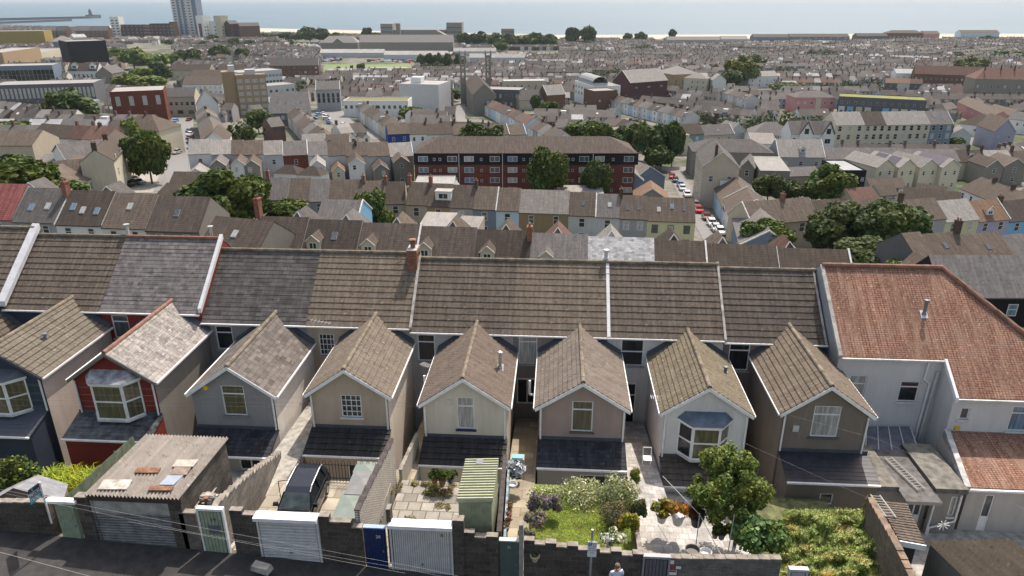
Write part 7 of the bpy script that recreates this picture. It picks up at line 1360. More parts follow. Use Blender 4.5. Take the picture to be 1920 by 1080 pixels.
B('school', 'building', 'long dark red brick school with broad red roof at the right', (1715, 138), (1850, 142), 10, 16, 6, 'u', wall='brown brick', rc='red', rows=[(14, 5.5, 1, 1.6)]); B('school', 'building', 'dark stone building with hipped red roof and chimneys at the right edge', (1830, 148), (1960, 150), 12, 18, 7, 'h', wall='stone', rc='red', rows=[(10, 6, 1.1, 1.8), (10, 2, 1.1, 1.8)], chims=[(.15, .3, 4), (.4, .4, 4), (.6, .4, 4)])
B('house', 'house', 'white building with hipped pale roof left of the red school', (1680, 137), (1735, 138), 9, 13, 3, 'u', wall='white', rc='white', rows=[(5, 5, .9, 1.4), (5, 1.5, .9, 1.4)]); terrace('the orange row above green roof', (1660, 155), (1730, 157), [sk(rc='orange', wall='dark grey'), sk(rc='orange', wall='pale grey'), sk(rc='red', wall='dark grey')], 6, 9, 3, rows=[(1, 3, 1, 1.3)])
B('house', 'house', '~broad brown hipped roof', (1795, 232), (1862, 240), 5, 16, 5, 'h', wall='white', rc='brown'); B('house', 'house', 'white gabled cottage beside the tall narrow conifer', (1783, 252), (1822, 254), 5, 8, 3, 'v', wall='white', rc='pale grey', verge=4, rows=[(2, 1.4, 1, 1.4)]); B('house', 'house', 'grey gable end with small windows at the right edge', (1864, 245), (1905, 246), 8, 16, 5, 'v', wall='lilac', rc='brown', rows=[(2, 5, .8, 1)], verge=4)
for a in ((1795, 190, 1860, 215, 'pink', 'brown'), (1845, 205, 1890, 215, 'cream', 'brown'), (1890, 222, 1930, 225, 'white', 'grey')): B('house', 'house', '~%s walled house' % a[4], a[:2], a[2:4], 7, 9, 3, 'u', wall=a[4], rc=a[5], rows=[(3, 4, .9, 1.3)], level=False)
# ================================================================ LANDMARKS FAR OFF, FILL, TREES, CARS
def G(name, cat, label, L, R, h, dep, rise=0, roof='f', wall='grey', rc='felt', rows=(), **k):
    """far building from the two ends of its base line"""
    P, Q = E(*L), E(*R); Q = AZ(*R, P[2])
    if label[0] == '~': k['desc'] = label[1:]; label = None
    ang = atan2(Q[1] - P[1], Q[0] - P[0]); w_ = hypot(Q[0] - P[0], Q[1] - P[1])
    return bldg(name, label, cat, P, ang, w_, P[2] + h, P[2], dep, rise, roof, wall=wall, rc=rc, rows=rows, **k)
def HP(L, dpx): p = E(*L); return dpx * hypot(p[0], p[1]) / F / .99       # metres for a height in pixels near the base
WF = lambda n, z, w_=2.2, h=1.8, g='dark': (n, z, w_, h, g)
t, Hh = G('tower_block', 'tower', 'very tall slim white apartment tower beside the sea', (331, 72), (368, 72), 150, 34, wall='pale grey', rows=[WF(4, 4 + 5.2 * i, 4.5, 2.0, 'dark') for i in range(16)], cwin='')
w_ = t.children[0].dimensions[0]; mb = MB()
for u in (.28, .52): mb.box(w_ * u, -.6, 0, w_ * u + 4.5, -.02, 150, WM['slate blue'])
mb.box(w_ + .02, 2, -3, w_ + 9, 32, 146, WM['slate blue']); mb.build('glazed_strip', t)
G('apartment_block', 'building', 'slim white mid-rise block with dark cap left of the tall tower', (213, 74), (229, 74), 42, 20, wall='white', rows=[WF(2, 4 + 5 * i, 5, 2.2) for i in range(7)]); mb = MB()
for i, (a, b, c, wl) in enumerate(((231, 272, 27, 'dark brick'), (272, 285, 27, 'red brick'), (285, 322, 29, 'dark brick'), (322, 330, 32, 'brown brick'))): G('apartment_block', 'building', 'waterfront brick apartments, %s block between the two white towers' % ('first', 'second', 'third', 'fourth')[i], (a, 74), (b, 74), c, 18, wall=wl, rows=[WF(5, 5 + 6 * j, 3, 2.6, 'grey') for j in range(4)])
for i, (a, b, h, wl) in enumerate(((380, 402, 30, 'brown brick'), (386, 400, 44, 'white'), (402, 430, 34, 'white'), (419, 433, 44, 'cream'), (435, 452, 30, 'dark brick'), (452, 490, 26, 'brown brick'))): G('apartment_block', 'building', 'waterfront block right of the tall tower, %s from left' % ('first', 'second', 'third', 'fourth', 'fifth', 'sixth')[i], (a, 76), (b, 75), h, 16, rise=6 if i > 3 else 0, roof='u' if i > 3 else 'f', wall=wl, rc='grey', rows=[WF(3, 5 + 6 * j, 3, 2.4) for j in range(4)])
for i, (a, b) in enumerate(((85, 108), (110, 128), (145, 172), (173, 205))): G('apartment_block', 'building', 'low brick marina flats with gabled roofs, %s from left' % ('first', 'second', 'third', 'fourth')[i], (a, 76), (b, 76), 18, 18, rise=8, roof='u', wall='brown brick', rc='grey', rows=[WF(4, 4 + 5 * j, 3, 2.2, 'grey') for j in range(3)])
G('gold_building', 'building', 'long golden bronze clad hall at the upper left edge', (-30, 90), (88, 88), 24, 50, wall='gold', rc='felt'); G('building', 'building', 'round roofed dark pavilion right of the golden hall', (98, 88), (140, 87), 8, 30, 8, 'h', wall='slate blue', rc='pale grey'); G('building', 'building', 'long white curved low building right of the golden hall', (140, 80), (165, 79), 9, 20, 5, 'u', wall='pale grey', rc='white')
t, Hh = G('black_theatre', 'building', 'big black clad box of a building in the left distance', (136, 130), (208, 126), 27, 34, wall='black', rc='pale felt'); mb = MB(); mb.hexa([(66, 2, -3), (95, 2, -3), (95, 20, -3), (66, 20, -3), (66, 2, 14), (95, 2, 7), (95, 20, 7), (66, 20, 14)], RC['red']); mb.build('red_annexe', t)
G('shopping_block', 'building', 'striped brown low retail block at the left edge', (10, 124), (80, 112), 14, 30, wall='buff', rc='pale felt'); G('shopping_block', 'building', 'pale triangular roofed retail block beside the striped block', (80, 113), (126, 104), 9, 30, wall='cream', rc='pale felt'); G('market_hall', 'building', 'long arcaded glass fronted hall on the left', (-5, 158), (105, 155), 14, 26, 0, wall='slate blue', rc='pale felt', rows=[WF(14, 2, 3.2, 9, 'dark')])
G('building', 'building', 'white and navy framed office with tall white fins', (-10, 196), (182, 190), 11, 26, wall='dark grey', rc='pale felt', rows=[(24, 3, 1.3, 6, 'curtain')]); G('chapel', 'building', 'grey stone chapel with arched windows left of the round trees', (186, 168), (216, 168), 12, 20, 5, 'v', wall='stone', rc='grey', rows=[(3, 1.5, 1.4, 3), (3, 6, 1.4, 3)]); G('house', 'house', 'white gabled public house with two dormers on dark roof', (130, 150), (186, 150), 8, 12, 6, 'u', wall='white', rc='dark brown', dormer=[(6, 5, 3, 'g'), (22, 5, 3, 'g')], rows=[(7, 2, 1.4, 3)])
G('theatre', 'building', 'long low pale building in front of the arcaded hall', (-5, 175), (75, 170), 6, 12, wall='beige', rc='pale felt'); G('workshop', 'building', 'small white flat unit right of the big round tree', (150, 215), (192, 210), 6, 12, wall='white', rc='white')
G('houses', 'building', 'shop row with blue white sign at the head of the left street', (310, 218), (370, 217), 10, 10, 4, 'u', wall='cream', rc='grey', rows=[(6, 5.5, 1.6, 1.7), (3, 1, 3, 2)])
G('half_timbered_house', 'house', 'steep gabled black and white house left of the brown office tower', (372, 222), (412, 220), 7, 14, 7, 'v', wall='white', rc='dark brown', verge=4)
for i, (a, b, y, wl) in enumerate(((320, 395, 150, 'beige'), (360, 420, 164, 'beige'), (410, 455, 150, 'brown brick'), (345, 420, 180, 'white'))): G('building', 'building', '~brown roofed housing block', (a, y), (b, y), 8, 14, 5, 'u', wall=wl, rc='brown', rows=[(8, 2, 1.2, 1.4), (8, 5, 1.2, 1.4)])
t, Hh = G('office_tower', 'building', 'brown brick six storey office tower with ribbon windows', (452, 219), (507, 216), 20.5, 12, wall='buff', rc='felt', rows=[dict(n=4, z=z, w=2.4, h=1.7, g='curtain', s='V') for z in (1, 4.2, 7.4, 10.6, 13.8, 17)])
mb = MB(); mb.box(-6.5, 1, -4, -.05, 11, Hh + 2, WM['buff']); mb.build('stair_tower', t); mb = MB(); mb.box(-3, 3, Hh + 2.01, 0, 7, Hh + 5, WM['pale grey']); mb.build('roof_plant', t); mb = MB(); mb.box(5, 4, Hh, 10, 9, Hh + 2.6, WM['pale grey']); mb.build('roof_plant', t)
# civic centre, prison
CVC = 'concrete'
t, Hh = G('civic_centre', 'building', 'stepped brutalist concrete civic centre on the shoreline', (716, 84), (800, 84), 14, 60, wall=CVC, rc='felt'); 
for (u, w2, v, h) in ((0, 20, -2, 34), (20, 90, 4, 24), (112, 26, -4, 36), (136, 60, 2, 16), (190, 60, 6, 13), (205, 22, 0, 26), (228, 70, 4, 14)): mb = MB(); mb.box(u, v, -3, u + w2, v + 50, h, WM[CVC]); [mb.box(u - .3, v - .5, z, u + w2 + .3, v - .02, z + 1.6, WM['dark grey']) for z in range(6, int(h) - 4, 7)]; mb.build('wing', t)
for i, (a, b, y, h, k) in enumerate(((602, 672, 98, 13, 'h'), (675, 850, 104, 17, 'u'), (795, 845, 102, 22, 'v'), (620, 650, 98, 10, 'v'))): G('prison_block', 'building', 'dark stone prison block with pale roof, %s' % ('hipped and leftmost', 'long central range', 'tall right end block', 'small gabled gatehouse')[i], (a, y), (b, y), h, 24, 9, k, wall='stone', rc='pale grey', rows=[(10, 4, 1.5, 1.5)] if i == 1 else ())
t = G('chimney_stack', 'chimney', 'short dark square chimney rising from the prison roof', (745, 96), (752, 96), 38, 8, wall='stone')
for i, (a, b, y) in enumerate(((600, 720, 108), (720, 840, 112), (850, 930, 105), (880, 985, 118))): G('building', 'building', '~long pale low roofed building near the park', (a, y), (b, y), 6, 18, 4, 'u', wall='pale grey', rc='pale felt')
for i, (a, b, y, h, wl) in enumerate(((1412, 1478, 78, 13, 'slate blue'), (1480, 1592, 77, 13, 'slate blue'), (1606, 1664, 75, 12, 'dark grey'), (1664, 1728, 74, 20, 'brown brick'), (1730, 1760, 74, 18, 'pink'), (1800, 1872, 72, 18, 'pale blue'), (1352, 1402, 79, 9, 'pale grey'), (1250, 1350, 82, 11, 'grey'))):
    G('seafront_block', 'building', 'long seafront building against the water, %s on the right shore' % ('third', 'fourth', 'fifth', 'sixth with hipped roof,', 'seventh, pinkish,', 'eighth, pale blue,', 'second, low pale,', 'first, with small gables,')[i], (a, y), (b, y), h * .6, 22, 5, 'u' if i != 3 else 'h', wall=wl, rc='brown' if i < 6 else 'pale grey', rows=[WF(8, 4, 2.2, 2.4, 'curtain')] if i in (1, 3, 5) else ())
# piers
def pier(label, pts, w_, top, name='pier'):
    mb = MB(); Q = [AZ(px, py, -78) for px, py in pts]
    for a, b in zip(Q, Q[1:]): mb.hexa([(a[0], a[1], -79), (b[0], b[1], -79), (b[0], b[1] + w_, -79), (a[0], a[1] + w_, -79), (a[0], a[1], top), (b[0], b[1], top), (b[0], b[1] + w_, top), (a[0], a[1] + w_, top)], WM['dark grey'])
    tag(mb.build(name, None, off=Q[0], loc=Q[0]), label, 'pier')
pier('long dark breakwater reaching out to the lighthouse', [(-60, 40), (168, 34.5)], 60, -69); pier('shorter dark breakwater nearer the shore at the left', [(-60, 47), (120, 40)], 50, -71)
q = AZ(171, 34, -78); mb = MB(); mb.tube((q[0], q[1], -78), (q[0], q[1], -45), 9, WM['dark grey'], 10, 6); mb.tube((q[0], q[1], -45), (q[0], q[1], -38), 4, WM['dark grey'], 8, 1); mb.box(q[0] - 18, q[1] - 10, -79, q[0] + 22, q[1] + 40, -64, WM['dark grey']); tag(mb.build('lighthouse', None, off=q, loc=q), 'tiny dark lighthouse at the tip of the breakwater', 'lighthouse')
# ---- trees, placed one by one
HAND_N = len(OCC)
TR = [(435, 436, 112, 150, 'mid', 3.4), (540, 436, 60, 90, 'mid', 2.2), (35, 388, 92, 150, 'mid', 3.4), (130, 396, 56, 80, 'mid', 2.2), (285, 345, 95, 78, 'mid', 2.4), (255, 300, 68, 45, 'olive', 1.5), (40, 270, 42, 68, 'mid', 1.2), (133, 240, 62, 85, 'dark', 1.6), (705, 446, 88, 75, 'mid', 2.4), (487, 250, 44, 46, 'mid', 1), (465, 270, 30, 34, 'dark', 1), (510, 262, 26, 30, 'dark', .8),
      (1030, 384, 104, 74, 'dark', 3.2), (1114, 386, 82, 52, 'dark', 3.2), (1098, 372, 26, 28, 'olive', 1), (868, 356, 24, 20, 'olive', .8), (890, 285, 48, 50, 'dark', 1.4), (925, 288, 50, 44, 'dark', 1.4), (1080, 285, 50, 56, 'mid', 1.5), (1120, 288, 58, 56, 'mid', 1.5), (1165, 290, 50, 50, 'dark', 1.5), (1195, 300, 66, 50, 'dark', 1.5), (1218, 312, 76, 60, 'dark', 1.8), (1258, 312, 80, 44, 'dark', 1.8), (1232, 320, 45, 50, 'dark', 1.5), (1330, 268, 30, 34, 'olive', 1), (1417, 262, 28, 20, 'mid', .8),
      (1440, 382, 50, 58, 'dark', 2), (1475, 380, 40, 50, 'dark', 1.6), (1550, 385, 72, 84, 'mid', 2.6), (1522, 382, 42, 40, 'mid', 1.4), (1570, 488, 105, 120, 'dark', 4), (1665, 500, 120, 130, 'dark', 4), (1620, 515, 70, 110, 'dark', 3), (1705, 490, 60, 60, 'mid', 2), (1432, 482, 70, 92, 'mid', 3.2), (1690, 545, 60, 80, 'mid', 2.4), (1255, 455, 26, 50, 'mid', 1), (1762, 272, 52, 32, 'mid', 1.3), (1788, 278, 20, 30, 'mid', .8),
      (1470, 178, 22, 60, 'mid', 1), (1385, 165, 55, 60, 'olive', 2), (1370, 168, 34, 40, 'dark', 1), (1415, 132, 26, 40, 'dark', 1), (1005, 214, 34, 20, 'dark', 1.2), (1030, 218, 26, 34, 'mid', 1), (1060, 225, 24, 26, 'dark', .8), (775, 230, 28, 48, 'mid', 1.2), (805, 232, 20, 30, 'mid', .8), (850, 190, 22, 34, 'mid', .8), (1325, 215, 18, 36, 'olive', .8), (1305, 200, 16, 30, 'olive', .6), (1345, 215, 18, 30, 'mid', .6), (1690, 152, 22, 36, 'mid', .8), (1820, 138, 30, 50, 'olive', 1), (1870, 255, 22, 26, 'mid', .8), (1835, 255, 22, 24, 'mid', .8),
      (243, 168, 28, 52, 'light', 1.2), (270, 160, 30, 46, 'light', 1.2), (300, 158, 38, 40, 'dark', 1.2), (285, 172, 26, 50, 'light', 1.2), (255, 130, 34, 56, 'light', 1.2), (290, 130, 28, 50, 'light', 1.2), (225, 118, 26, 40, 'light', 1), (320, 125, 22, 40, 'mid', 1), (345, 118, 22, 30, 'dark', .8), (415, 113, 24, 36, 'dark', 1), (455, 112, 20, 28, 'dark', .8), (365, 118, 24, 30, 'dark', .8), (440, 86, 14, 20, 'dark', .6), (470, 88, 12, 18, 'dark', .6), (500, 86, 10, 18, 'dark', .6), (518, 86, 10, 18, 'dark', .6), (545, 86, 10, 18, 'dark', .6),
      (400, 72 + 6, 12, 20, 'dark', .6), (500, 76, 13, 26, 'dark', .6), (520, 76, 13, 26, 'dark', .6), (540, 76, 14, 22, 'dark', .6), (555, 77, 13, 20, 'dark', .6), (580, 79, 24, 36, 'dark', 1), (605, 79, 22, 30, 'dark', 1), (630, 79, 16, 30, 'dark', .6), (650, 80, 15, 26, 'dark', .6), (690, 80, 26, 20, 'dark', 1), (706, 78, 16, 20, 'dark', .6),
      (790, 128, 24, 16, 'dark', .8), (806, 128, 26, 16, 'dark', .8), (822, 128, 26, 16, 'dark', .8), (840, 128, 24, 16, 'dark', .8), (858, 128, 24, 14, 'dark', .8), (678, 136, 16, 16, 'mid', .6), (635, 133, 8, 8, 'mid', .5), (660, 133, 10, 6, 'mid', .5), (870, 88, 24, 30, 'dark', .8), (900, 88, 26, 34, 'dark', .8), (930, 90, 24, 34, 'dark', .8), (955, 92, 24, 30, 'dark', .8), (980, 90, 22, 34, 'dark', .8), (1005, 92, 26, 34, 'mid', .8), (1030, 92, 24, 30, 'mid', .8), (1072, 84, 30, 30, 'dark', 1), (1102, 84, 30, 30, 'dark', 1), (940, 96, 16, 26, 'mid', .8), (1176, 80, 16, 16, 'dark', .6), (1200, 80, 18, 22, 'dark', .6), (1260, 76, 18, 14, 'dark', .6), (1850, 80, 12, 30, 'mid', .6), (1880, 112, 16, 60, 'dark', 1), (1900, 112, 16, 50, 'dark', 1), (1795, 110, 12, 24, 'mid', .6), (1200, 72 + 8, 8, 30, 'dark', .6)]
for (px, py, h, w_, c, dt) in TR: tree(px, py, h, w_, {'dark': 'dark green broad tree', 'mid': 'leafy green tree', 'light': 'pale green leafy tree', 'olive': 'yellowish green tree', 'blue': 'blue green tree'}[c], c, detail=dt if dt < 1 else (1.0 if dt < 1.9 else (2.2 if dt < 3 else 3.6)))
# ---- cars in the streets
CARM = {}
def car_mesh(col, van=False):
    k = (col, van)
    if k in CARM: return CARM[k]
    mb = MB(); pm = plain(col, .25, .1, vary=.03); hw = .88
    for (secs_, m_) in (([(0, .3, .62, .8), (.15, .22, .78, .86), (1.0, .22, .92, .88), (3.6, .22, .95, .88), (4.2, .24, .9, .84), (4.3, .35, .8, .78)], pm),):
        for (ya, z0a, z1a, wa), (yb, z0b, z1b, wb) in zip(secs_, secs_[1:]):
            mb.hexa([(-wa, ya, z0a), (wa, ya, z0a), (wb, yb, z0b), (-wb, yb, z0b), (-wa, ya, z1a), (wa, ya, z1a), (wb, yb, z1b), (-wb, yb, z1b)], m_)
    rows_ = [(.95, .92, .78), (1.55, 1.40, .64), (3.1, 1.44, .64), (3.95, .95, .76)]
    for (ya, za, wa), (yb, zb, wb) in zip(rows_, rows_[1:]): mb.face([(-wa, ya, za), (wa, ya, za), (wb, yb, zb), (-wb, yb, zb)], pm if (za > 1.3 and zb > 1.3) else glass('car'))
    for s in (-1, 1): q = [(s * w_, y, z) for y, z, w_ in rows_]; mb.face(q if s < 0 else q[::-1], glass('car'))
    for s in (-1, 1):
        for y in (.8, 3.45): mb.tube((s * .7, y, .32), (s * .89, y, .32), .31, plain((.02, .02, .02), .8), 10)
    o = mb.build('parked_car'); CARM[k] = o.data; bpy.data.objects.remove(o); return CARM[k]
CC = {'white': (.7, .7, .7), 'silver': (.45, .46, .48), 'black': (.015, .015, .018), 'red': (.45, .015, .015), 'blue': (.02, .08, .3), 'light blue': (.15, .35, .6), 'grey': (.14, .15, .16), 'dark red': (.15, .02, .03), 'navy': (.01, .02, .06)}
def car(px, py, col, ang, where, label=None):
    p = E(px, py); o = inst(car_mesh(CC[col]), 'parked_car', None, (p[0], p[1], p[2] + .12), ang)
    o['label'] = label or ('%s car, %s' % (col, where)); o['category'] = 'car'; o['group'] = 'cars parked along the streets'
OR_ = ['first', 'second', 'third', 'fourth', 'fifth', 'sixth', 'seventh', 'eighth', 'ninth', 'tenth', 'eleventh']
for i, (px, py, c) in enumerate(((325, 230, 'light blue'), (326, 244, 'navy'), (325, 251, 'silver'), (325, 257, 'grey'), (324, 263, 'black'), (324, 269, 'silver'), (324, 275, 'light blue'), (325, 283, 'white'), (325, 291, 'silver'))): car(px, py, c, .0 + (pi if i % 2 else 0), '%s from the top on the left kerb of the left street' % OR_[i])
for i, (px, py, c) in enumerate(((351, 228, 'dark red'), (351, 249, 'grey'), (352, 256, 'white'), (352, 263, 'dark red'), (353, 271, 'navy'), (354, 281, 'light blue'))): car(px, py, c, .03, '%s from the top on the right kerb of the left street' % OR_[i])
for i, (px, py, c) in enumerate(((262, 343, 'navy'), (250, 352, 'black'), (270, 348, 'grey'))): car(px, py, c, 1.2, '%s of three angled bays below the tall street tree' % OR_[i])
pa, pb = E(1268, 340), E(1350, 445); ra = atan2(pa[1] - pb[1], pa[0] - pb[0]) - pi / 2
for i, (px, py, c) in enumerate(((1262, 337, 'red'), (1268, 344, 'black'), (1277, 353, 'blue'), (1281, 360, 'silver'), (1290, 372, 'white'), (1306, 392, 'white'), (1312, 402, 'red'), (1327, 416, 'dark red'), (1337, 428, 'white'), (1345, 438, 'silver'), (1353, 444, 'white'))): car(px, py, c, ra, '%s down the row in the right hand street' % OR_[i])
for i, (px, py, c) in enumerate(((598, 209, 'silver'), (590, 218, 'light blue'), (596, 224, 'blue'), (608, 216, 'white'), (606, 222, 'white'), (620, 225, 'white'), (618, 233, 'blue'), (637, 237, 'white'), (645, 243, 'silver'), (652, 248, 'light blue'), (664, 257, 'white'))): car(px, py, c, (.5, -.4, 1.5)[i % 3], '%s from the top in the fanned street above the winged row' % OR_[i])
for i, (px, py, c) in enumerate(((905, 352, 'white'), (967, 353, 'white'), (975, 349, 'silver'), (958, 356, 'dark red'))): car(px, py, c, 1.5, '%s in the car park below the brick flats' % OR_[i])
r_ = random.Random(5)
cs_ = MB()
for i in range(150):
    px, py = (r_.uniform(548, 600), r_.uniform(79, 91)) if i < 60 else ((r_.uniform(600, 640), r_.uniform(108, 116)) if i < 100 else (r_.uniform(690, 840), r_.uniform(113, 118)))
    p = E(px, py); a = 4.2; cs_.box(p[0] - a / 2, p[1] - .9, p[2], p[0] + a / 2, p[1] + .9, p[2] + 1.5, plain(CC[r_.choice(['white', 'silver', 'black', 'blue', 'red', 'grey'])], .3))
tag(cs_.build('distant_cars'), 'specks of parked cars in the far car parks', 'cars', kind='stuff')
# ---- fill of terraces between the placed buildings
NOPE = [(596, 118, 780, 142), (545, 76, 700, 96), (715, 60, 945, 90), (232, 84, 330, 172), (300, 222, 372, 372), (1248, 315, 1400, 470), (585, 205, 745, 262), (860, 96, 1050, 110), (225, 300, 330, 372), (860, 345, 1190, 362), (850, 176, 940, 268), (870, 66, 1045, 94), (-50, 330, 140, 390), (1395, 315, 1580, 395), (180, 135, 300, 178)]
def insidepoly(x, y, cs, pad=2.0):
    cx = sum(c[0] for c in cs) / 4; cy = sum(c[1] for c in cs) / 4; r = max(hypot(c[0] - cx, c[1] - cy) for c in cs)
    if hypot(x - cx, y - cy) > r + pad: return False
    for i in range(4):
        a, b = cs[i], cs[(i + 1) % 4]; n = ((b[1] - a[1]), -(b[0] - a[0])); L = hypot(*n) or 1
        if ((x - a[0]) * n[0] + (y - a[1]) * n[1]) / L > pad: return False
    return True
def free(x, y, z, hgt, rad, rect):
    px, py = proj(x, y, z)
    if px < -60 or px > 1980: return False
    for a, b, c, d in NOPE:
        if a < px < c and b < py < d: return False
    x0, x1, y0, y1 = rect
    for (a, b, c, d, wy, cs) in OCC[:HAND_N]:
        if abs(wy - y) < 60 or (a < x1 and b > x0):
            if insidepoly(x, y, cs, rad): return False
            if y < wy and a < x1 - 1 and b > x0 + 1 and y0 < d - (d - c) * .25 and y1 > c: return False
    return True
rf = random.Random(21); FMATS_R = [tile(c, .3, 3, 5, 0, .8, sc(c, 1.6), False) for c in ((.105, .09, .08), (.09, .078, .07), (.125, .11, .10), (.078, .07, .066), (.14, .13, .12))] * 6 + [tile(c, .3, 3, 5, 0, .8, sc(c, 1.2), False) for c in ((.30, .28, .26), (.26, .24, .225), (.42, .42, .42), (.15, .095, .075), (.12, .07, .058))]
FMATS_W = [plain(c, .9) for c in ((.58, .57, .54), (.47, .43, .36), (.28, .26, .25), (.36, .33, .27), (.60, .59, .56), (.20, .17, .145), (.13, .075, .055), (.30, .33, .37), (.36, .27, .25))]
DW = plain((.05, .055, .06), .4); stuffmb = MB(); nind = 0; cand = []
def district(x, y):
    v = noise.noise(Vector((x * .0042 + 3.3, y * .0030, 1.7)))
    return (0.04, -.55, .06, .75, .12)[int((v + 1) * 2.5) % 5]
done = set()
for (th, sp) in ((0.04, 24), (-.55, 25), (.06, 25), (.75, 26), (.12, 24)):
    ux, uy = cos(th), sin(th); vx, vy = -uy, ux
    for iv in range(-60, 110):
        v = iv * sp + rf.uniform(-2, 2); u = -1500.0; depth = rf.choice([8, 8.5, 9])
        while u < 2300:
            ln = rf.uniform(35, 130); wl = rf.choice(FMATS_W); rc = rf.choice(FMATS_R); uu = u
            while uu < u + ln:
                w_ = rf.uniform(5.0, 6.0); x, y = uu * ux + v * vx, uu * uy + v * vy
                if 215 < y < shore(x) - 150 and abs(x) < y * .78 + 30 and district(x, y) == th:
                    cand.append((y, x, th, w_, depth, wl if rf.random() < .6 else rf.choice(FMATS_W), rc if rf.random() < .55 else rf.choice(FMATS_R), rf.random()))
                uu += w_
            u += ln + rf.choice([2, 3, 10, 18])
cand.sort(key=lambda c: c[0]); NI = 0
def simple_house(mb, x, y, th, w_, dp, z, h, rise, wl, rc, rv, wins=True):
    ux, uy = cos(th), sin(th); vx, vy = -uy, ux
    def P(a, b, c): return (x + a * ux + b * vx, y + a * uy + b * vy, z + c)
    w0, w1 = 0.02, w_ - .02
    for q in (((w0, 0), (w1, 0)), ((w1, 0), (w1, dp)), ((w0, dp), (w0, 0))): (a, b), (c, d) = q; mb.face([P(a, b, -3), P(c, d, -3), P(c, d, h), P(a, b, h)], wl)
    mb.face([P(w0, dp, h), P(w0, 0, h), P(w0, dp / 2, h + rise)], wl); mb.face([P(w1, 0, h), P(w1, dp, h), P(w1, dp / 2, h + rise)], wl)
    mb.face([P(0, -.25, h - .15), P(w_, -.25, h - .15), P(w_, dp / 2, h + rise), P(0, dp / 2, h + rise)], rc, [(x, 0), (x + w_, 0), (x + w_, 5), (x, 5)]); mb.face([P(w_, dp + .25, h - .15), P(0, dp + .25, h - .15), P(0, dp / 2, h + rise), P(w_, dp / 2, h + rise)], rc, [(x, 6), (x + w_, 6), (x + w_, 11), (x, 11)])
    if rv < .5: mb.box(*[q for q in (0, 0, 0, 0, 0, 0)], BRK_D) if False else chim(mb, P, w_, dp, h, rise)
    if rv > .35:      # rear wing toward the viewer
        b0, b1, L = w_ * .12, w_ * .66, 5.0 if rv < .8 else 3.5; hh = h - 1.3 - (rv > .8) * 1.6; c = (b0 + b1) / 2
        mb.face([P(b0, -L, -3), P(b1, -L, -3), P(b1, -L, hh), P(c, -L, hh + 1.2), P(b0, -L, hh)], wl); mb.face([P(b1, -L, -3), P(b1, 0, -3), P(b1, 0, hh), P(b1, -L, hh)], wl); mb.face([P(b0, 0, -3), P(b0, -L, -3), P(b0, -L, hh), P(b0, 0, hh)], wl)
        mb.face([P(b0 - .15, -L - .2, hh - .1), P(c, -L - .2, hh + 1.25), P(c, .5, hh + 1.25), P(b0 - .15, .5, hh - .1)][::-1], rc, [(x, 0), (x, 3), (x + 5, 3), (x + 5, 0)]); mb.face([P(c, -L - .2, hh + 1.25), P(b1 + .15, -L - .2, hh - .1), P(b1 + .15, .5, hh - .1), P(c, .5, hh + 1.25)][::-1], rc, [(x, 3), (x, 0), (x + 5, 0), (x + 5, 3)])
        if wins: mb.face([P(c - .5, -L - .03, hh - 1.5), P(c + .5, -L - .03, hh - 1.5), P(c + .5, -L - .03, hh - .2), P(c - .5, -L - .03, hh - .2)], DW)
    if wins:
        for a, zz in ((w_ * .82, h - 1.9), (w_ * .82, .9), (w_ * .3, h - 1.9)): mb.face([P(a - .45, -.03, zz), P(a + .45, -.03, zz), P(a + .45, -.03, zz + 1.4), P(a - .45, -.03, zz + 1.4)], DW)
    if rv > .965: a = w_ * .5; mb.hexa([P(a - 1.3, .8, h), P(a + 1.3, .8, h), P(a + 1.3, 3.5, h), P(a - 1.3, 3.5, h), P(a - 1.3, .8, h + 2.2), P(a + 1.3, .8, h + 2.2), P(a + 1.3, 3.5, h + 2.2), P(a - 1.3, 3.5, h + 2.2)], FMATS_W[0])
    elif .6 < rv < .68: a = w_ * .5; mb.face([P(a - .5, 1.2, h + 1.0), P(a + .5, 1.2, h + 1.0), P(a + .5, 2.2, h + 1.68), P(a - .5, 2.2, h + 1.68)], FMATS_W[4])
def chim(mb, P, w_, dp, h, rise):
    a = w_ * .03
    mb.hexa([P(a, dp / 2 - .5, h + rise - .6), P(a + .7, dp / 2 - .5, h + rise - .6), P(a + .7, dp / 2 + .5, h + rise - .6), P(a, dp / 2 + .5, h + rise - .6), P(a, dp / 2 - .5, h + rise + 1.3), P(a + .7, dp / 2 - .5, h + rise + 1.3), P(a + .7, dp / 2 + .5, h + rise + 1.3), P(a, dp / 2 + .5, h + rise + 1.3)], BRKS)
BRKS = plain((.11, .07, .055), .9); nfill = 0; clump = []
WNAME = ['white', 'cream', 'grey', 'beige', 'white', 'brown', 'brick', 'pale blue', 'pinkish']
for (y, x, th, w_, dp, wl, rc, rv) in cand:
    z = T(x, y); h = 5.6; rise = 2.7
    a, b = proj(x, y, z), proj(x + w_, y, z + h + rise); rect = (min(a[0], b[0]), max(a[0], b[0]), min(a[1], b[1]), max(a[1], b[1]))
    px, py = a
    if px < 560 and y < 1500 and noise.noise(Vector((x * .02, y * .02, 5))) > .18: continue
    if not free(x + cos(th) * w_ / 2, y + 4, z, 8, 5.5, rect): continue
    if noise.noise(Vector((x * .013, y * .013, 9))) > .27:
        clump.append((x, y, z)); continue
    nfill += 1
    if NI < 150 and y < 700:
        NI += 1; mb = MB(); simple_house(mb, x, y, th, w_, dp, z, h, rise, wl, rc, rv); o = mb.build('terraced_house', None, off=(x, y, z), loc=(x, y, z)); tag(o, None, 'house', 'houses of the distant terraces'); AUTO.append((o, WNAME[FMATS_W.index(wl)] + ' walled distant terraced house', (x + cos(th) * w_ / 2, y, z + h)))
    else: simple_house(stuffmb, x, y, th, w_, dp, z, h, rise, wl, rc, rv, y < 1100)
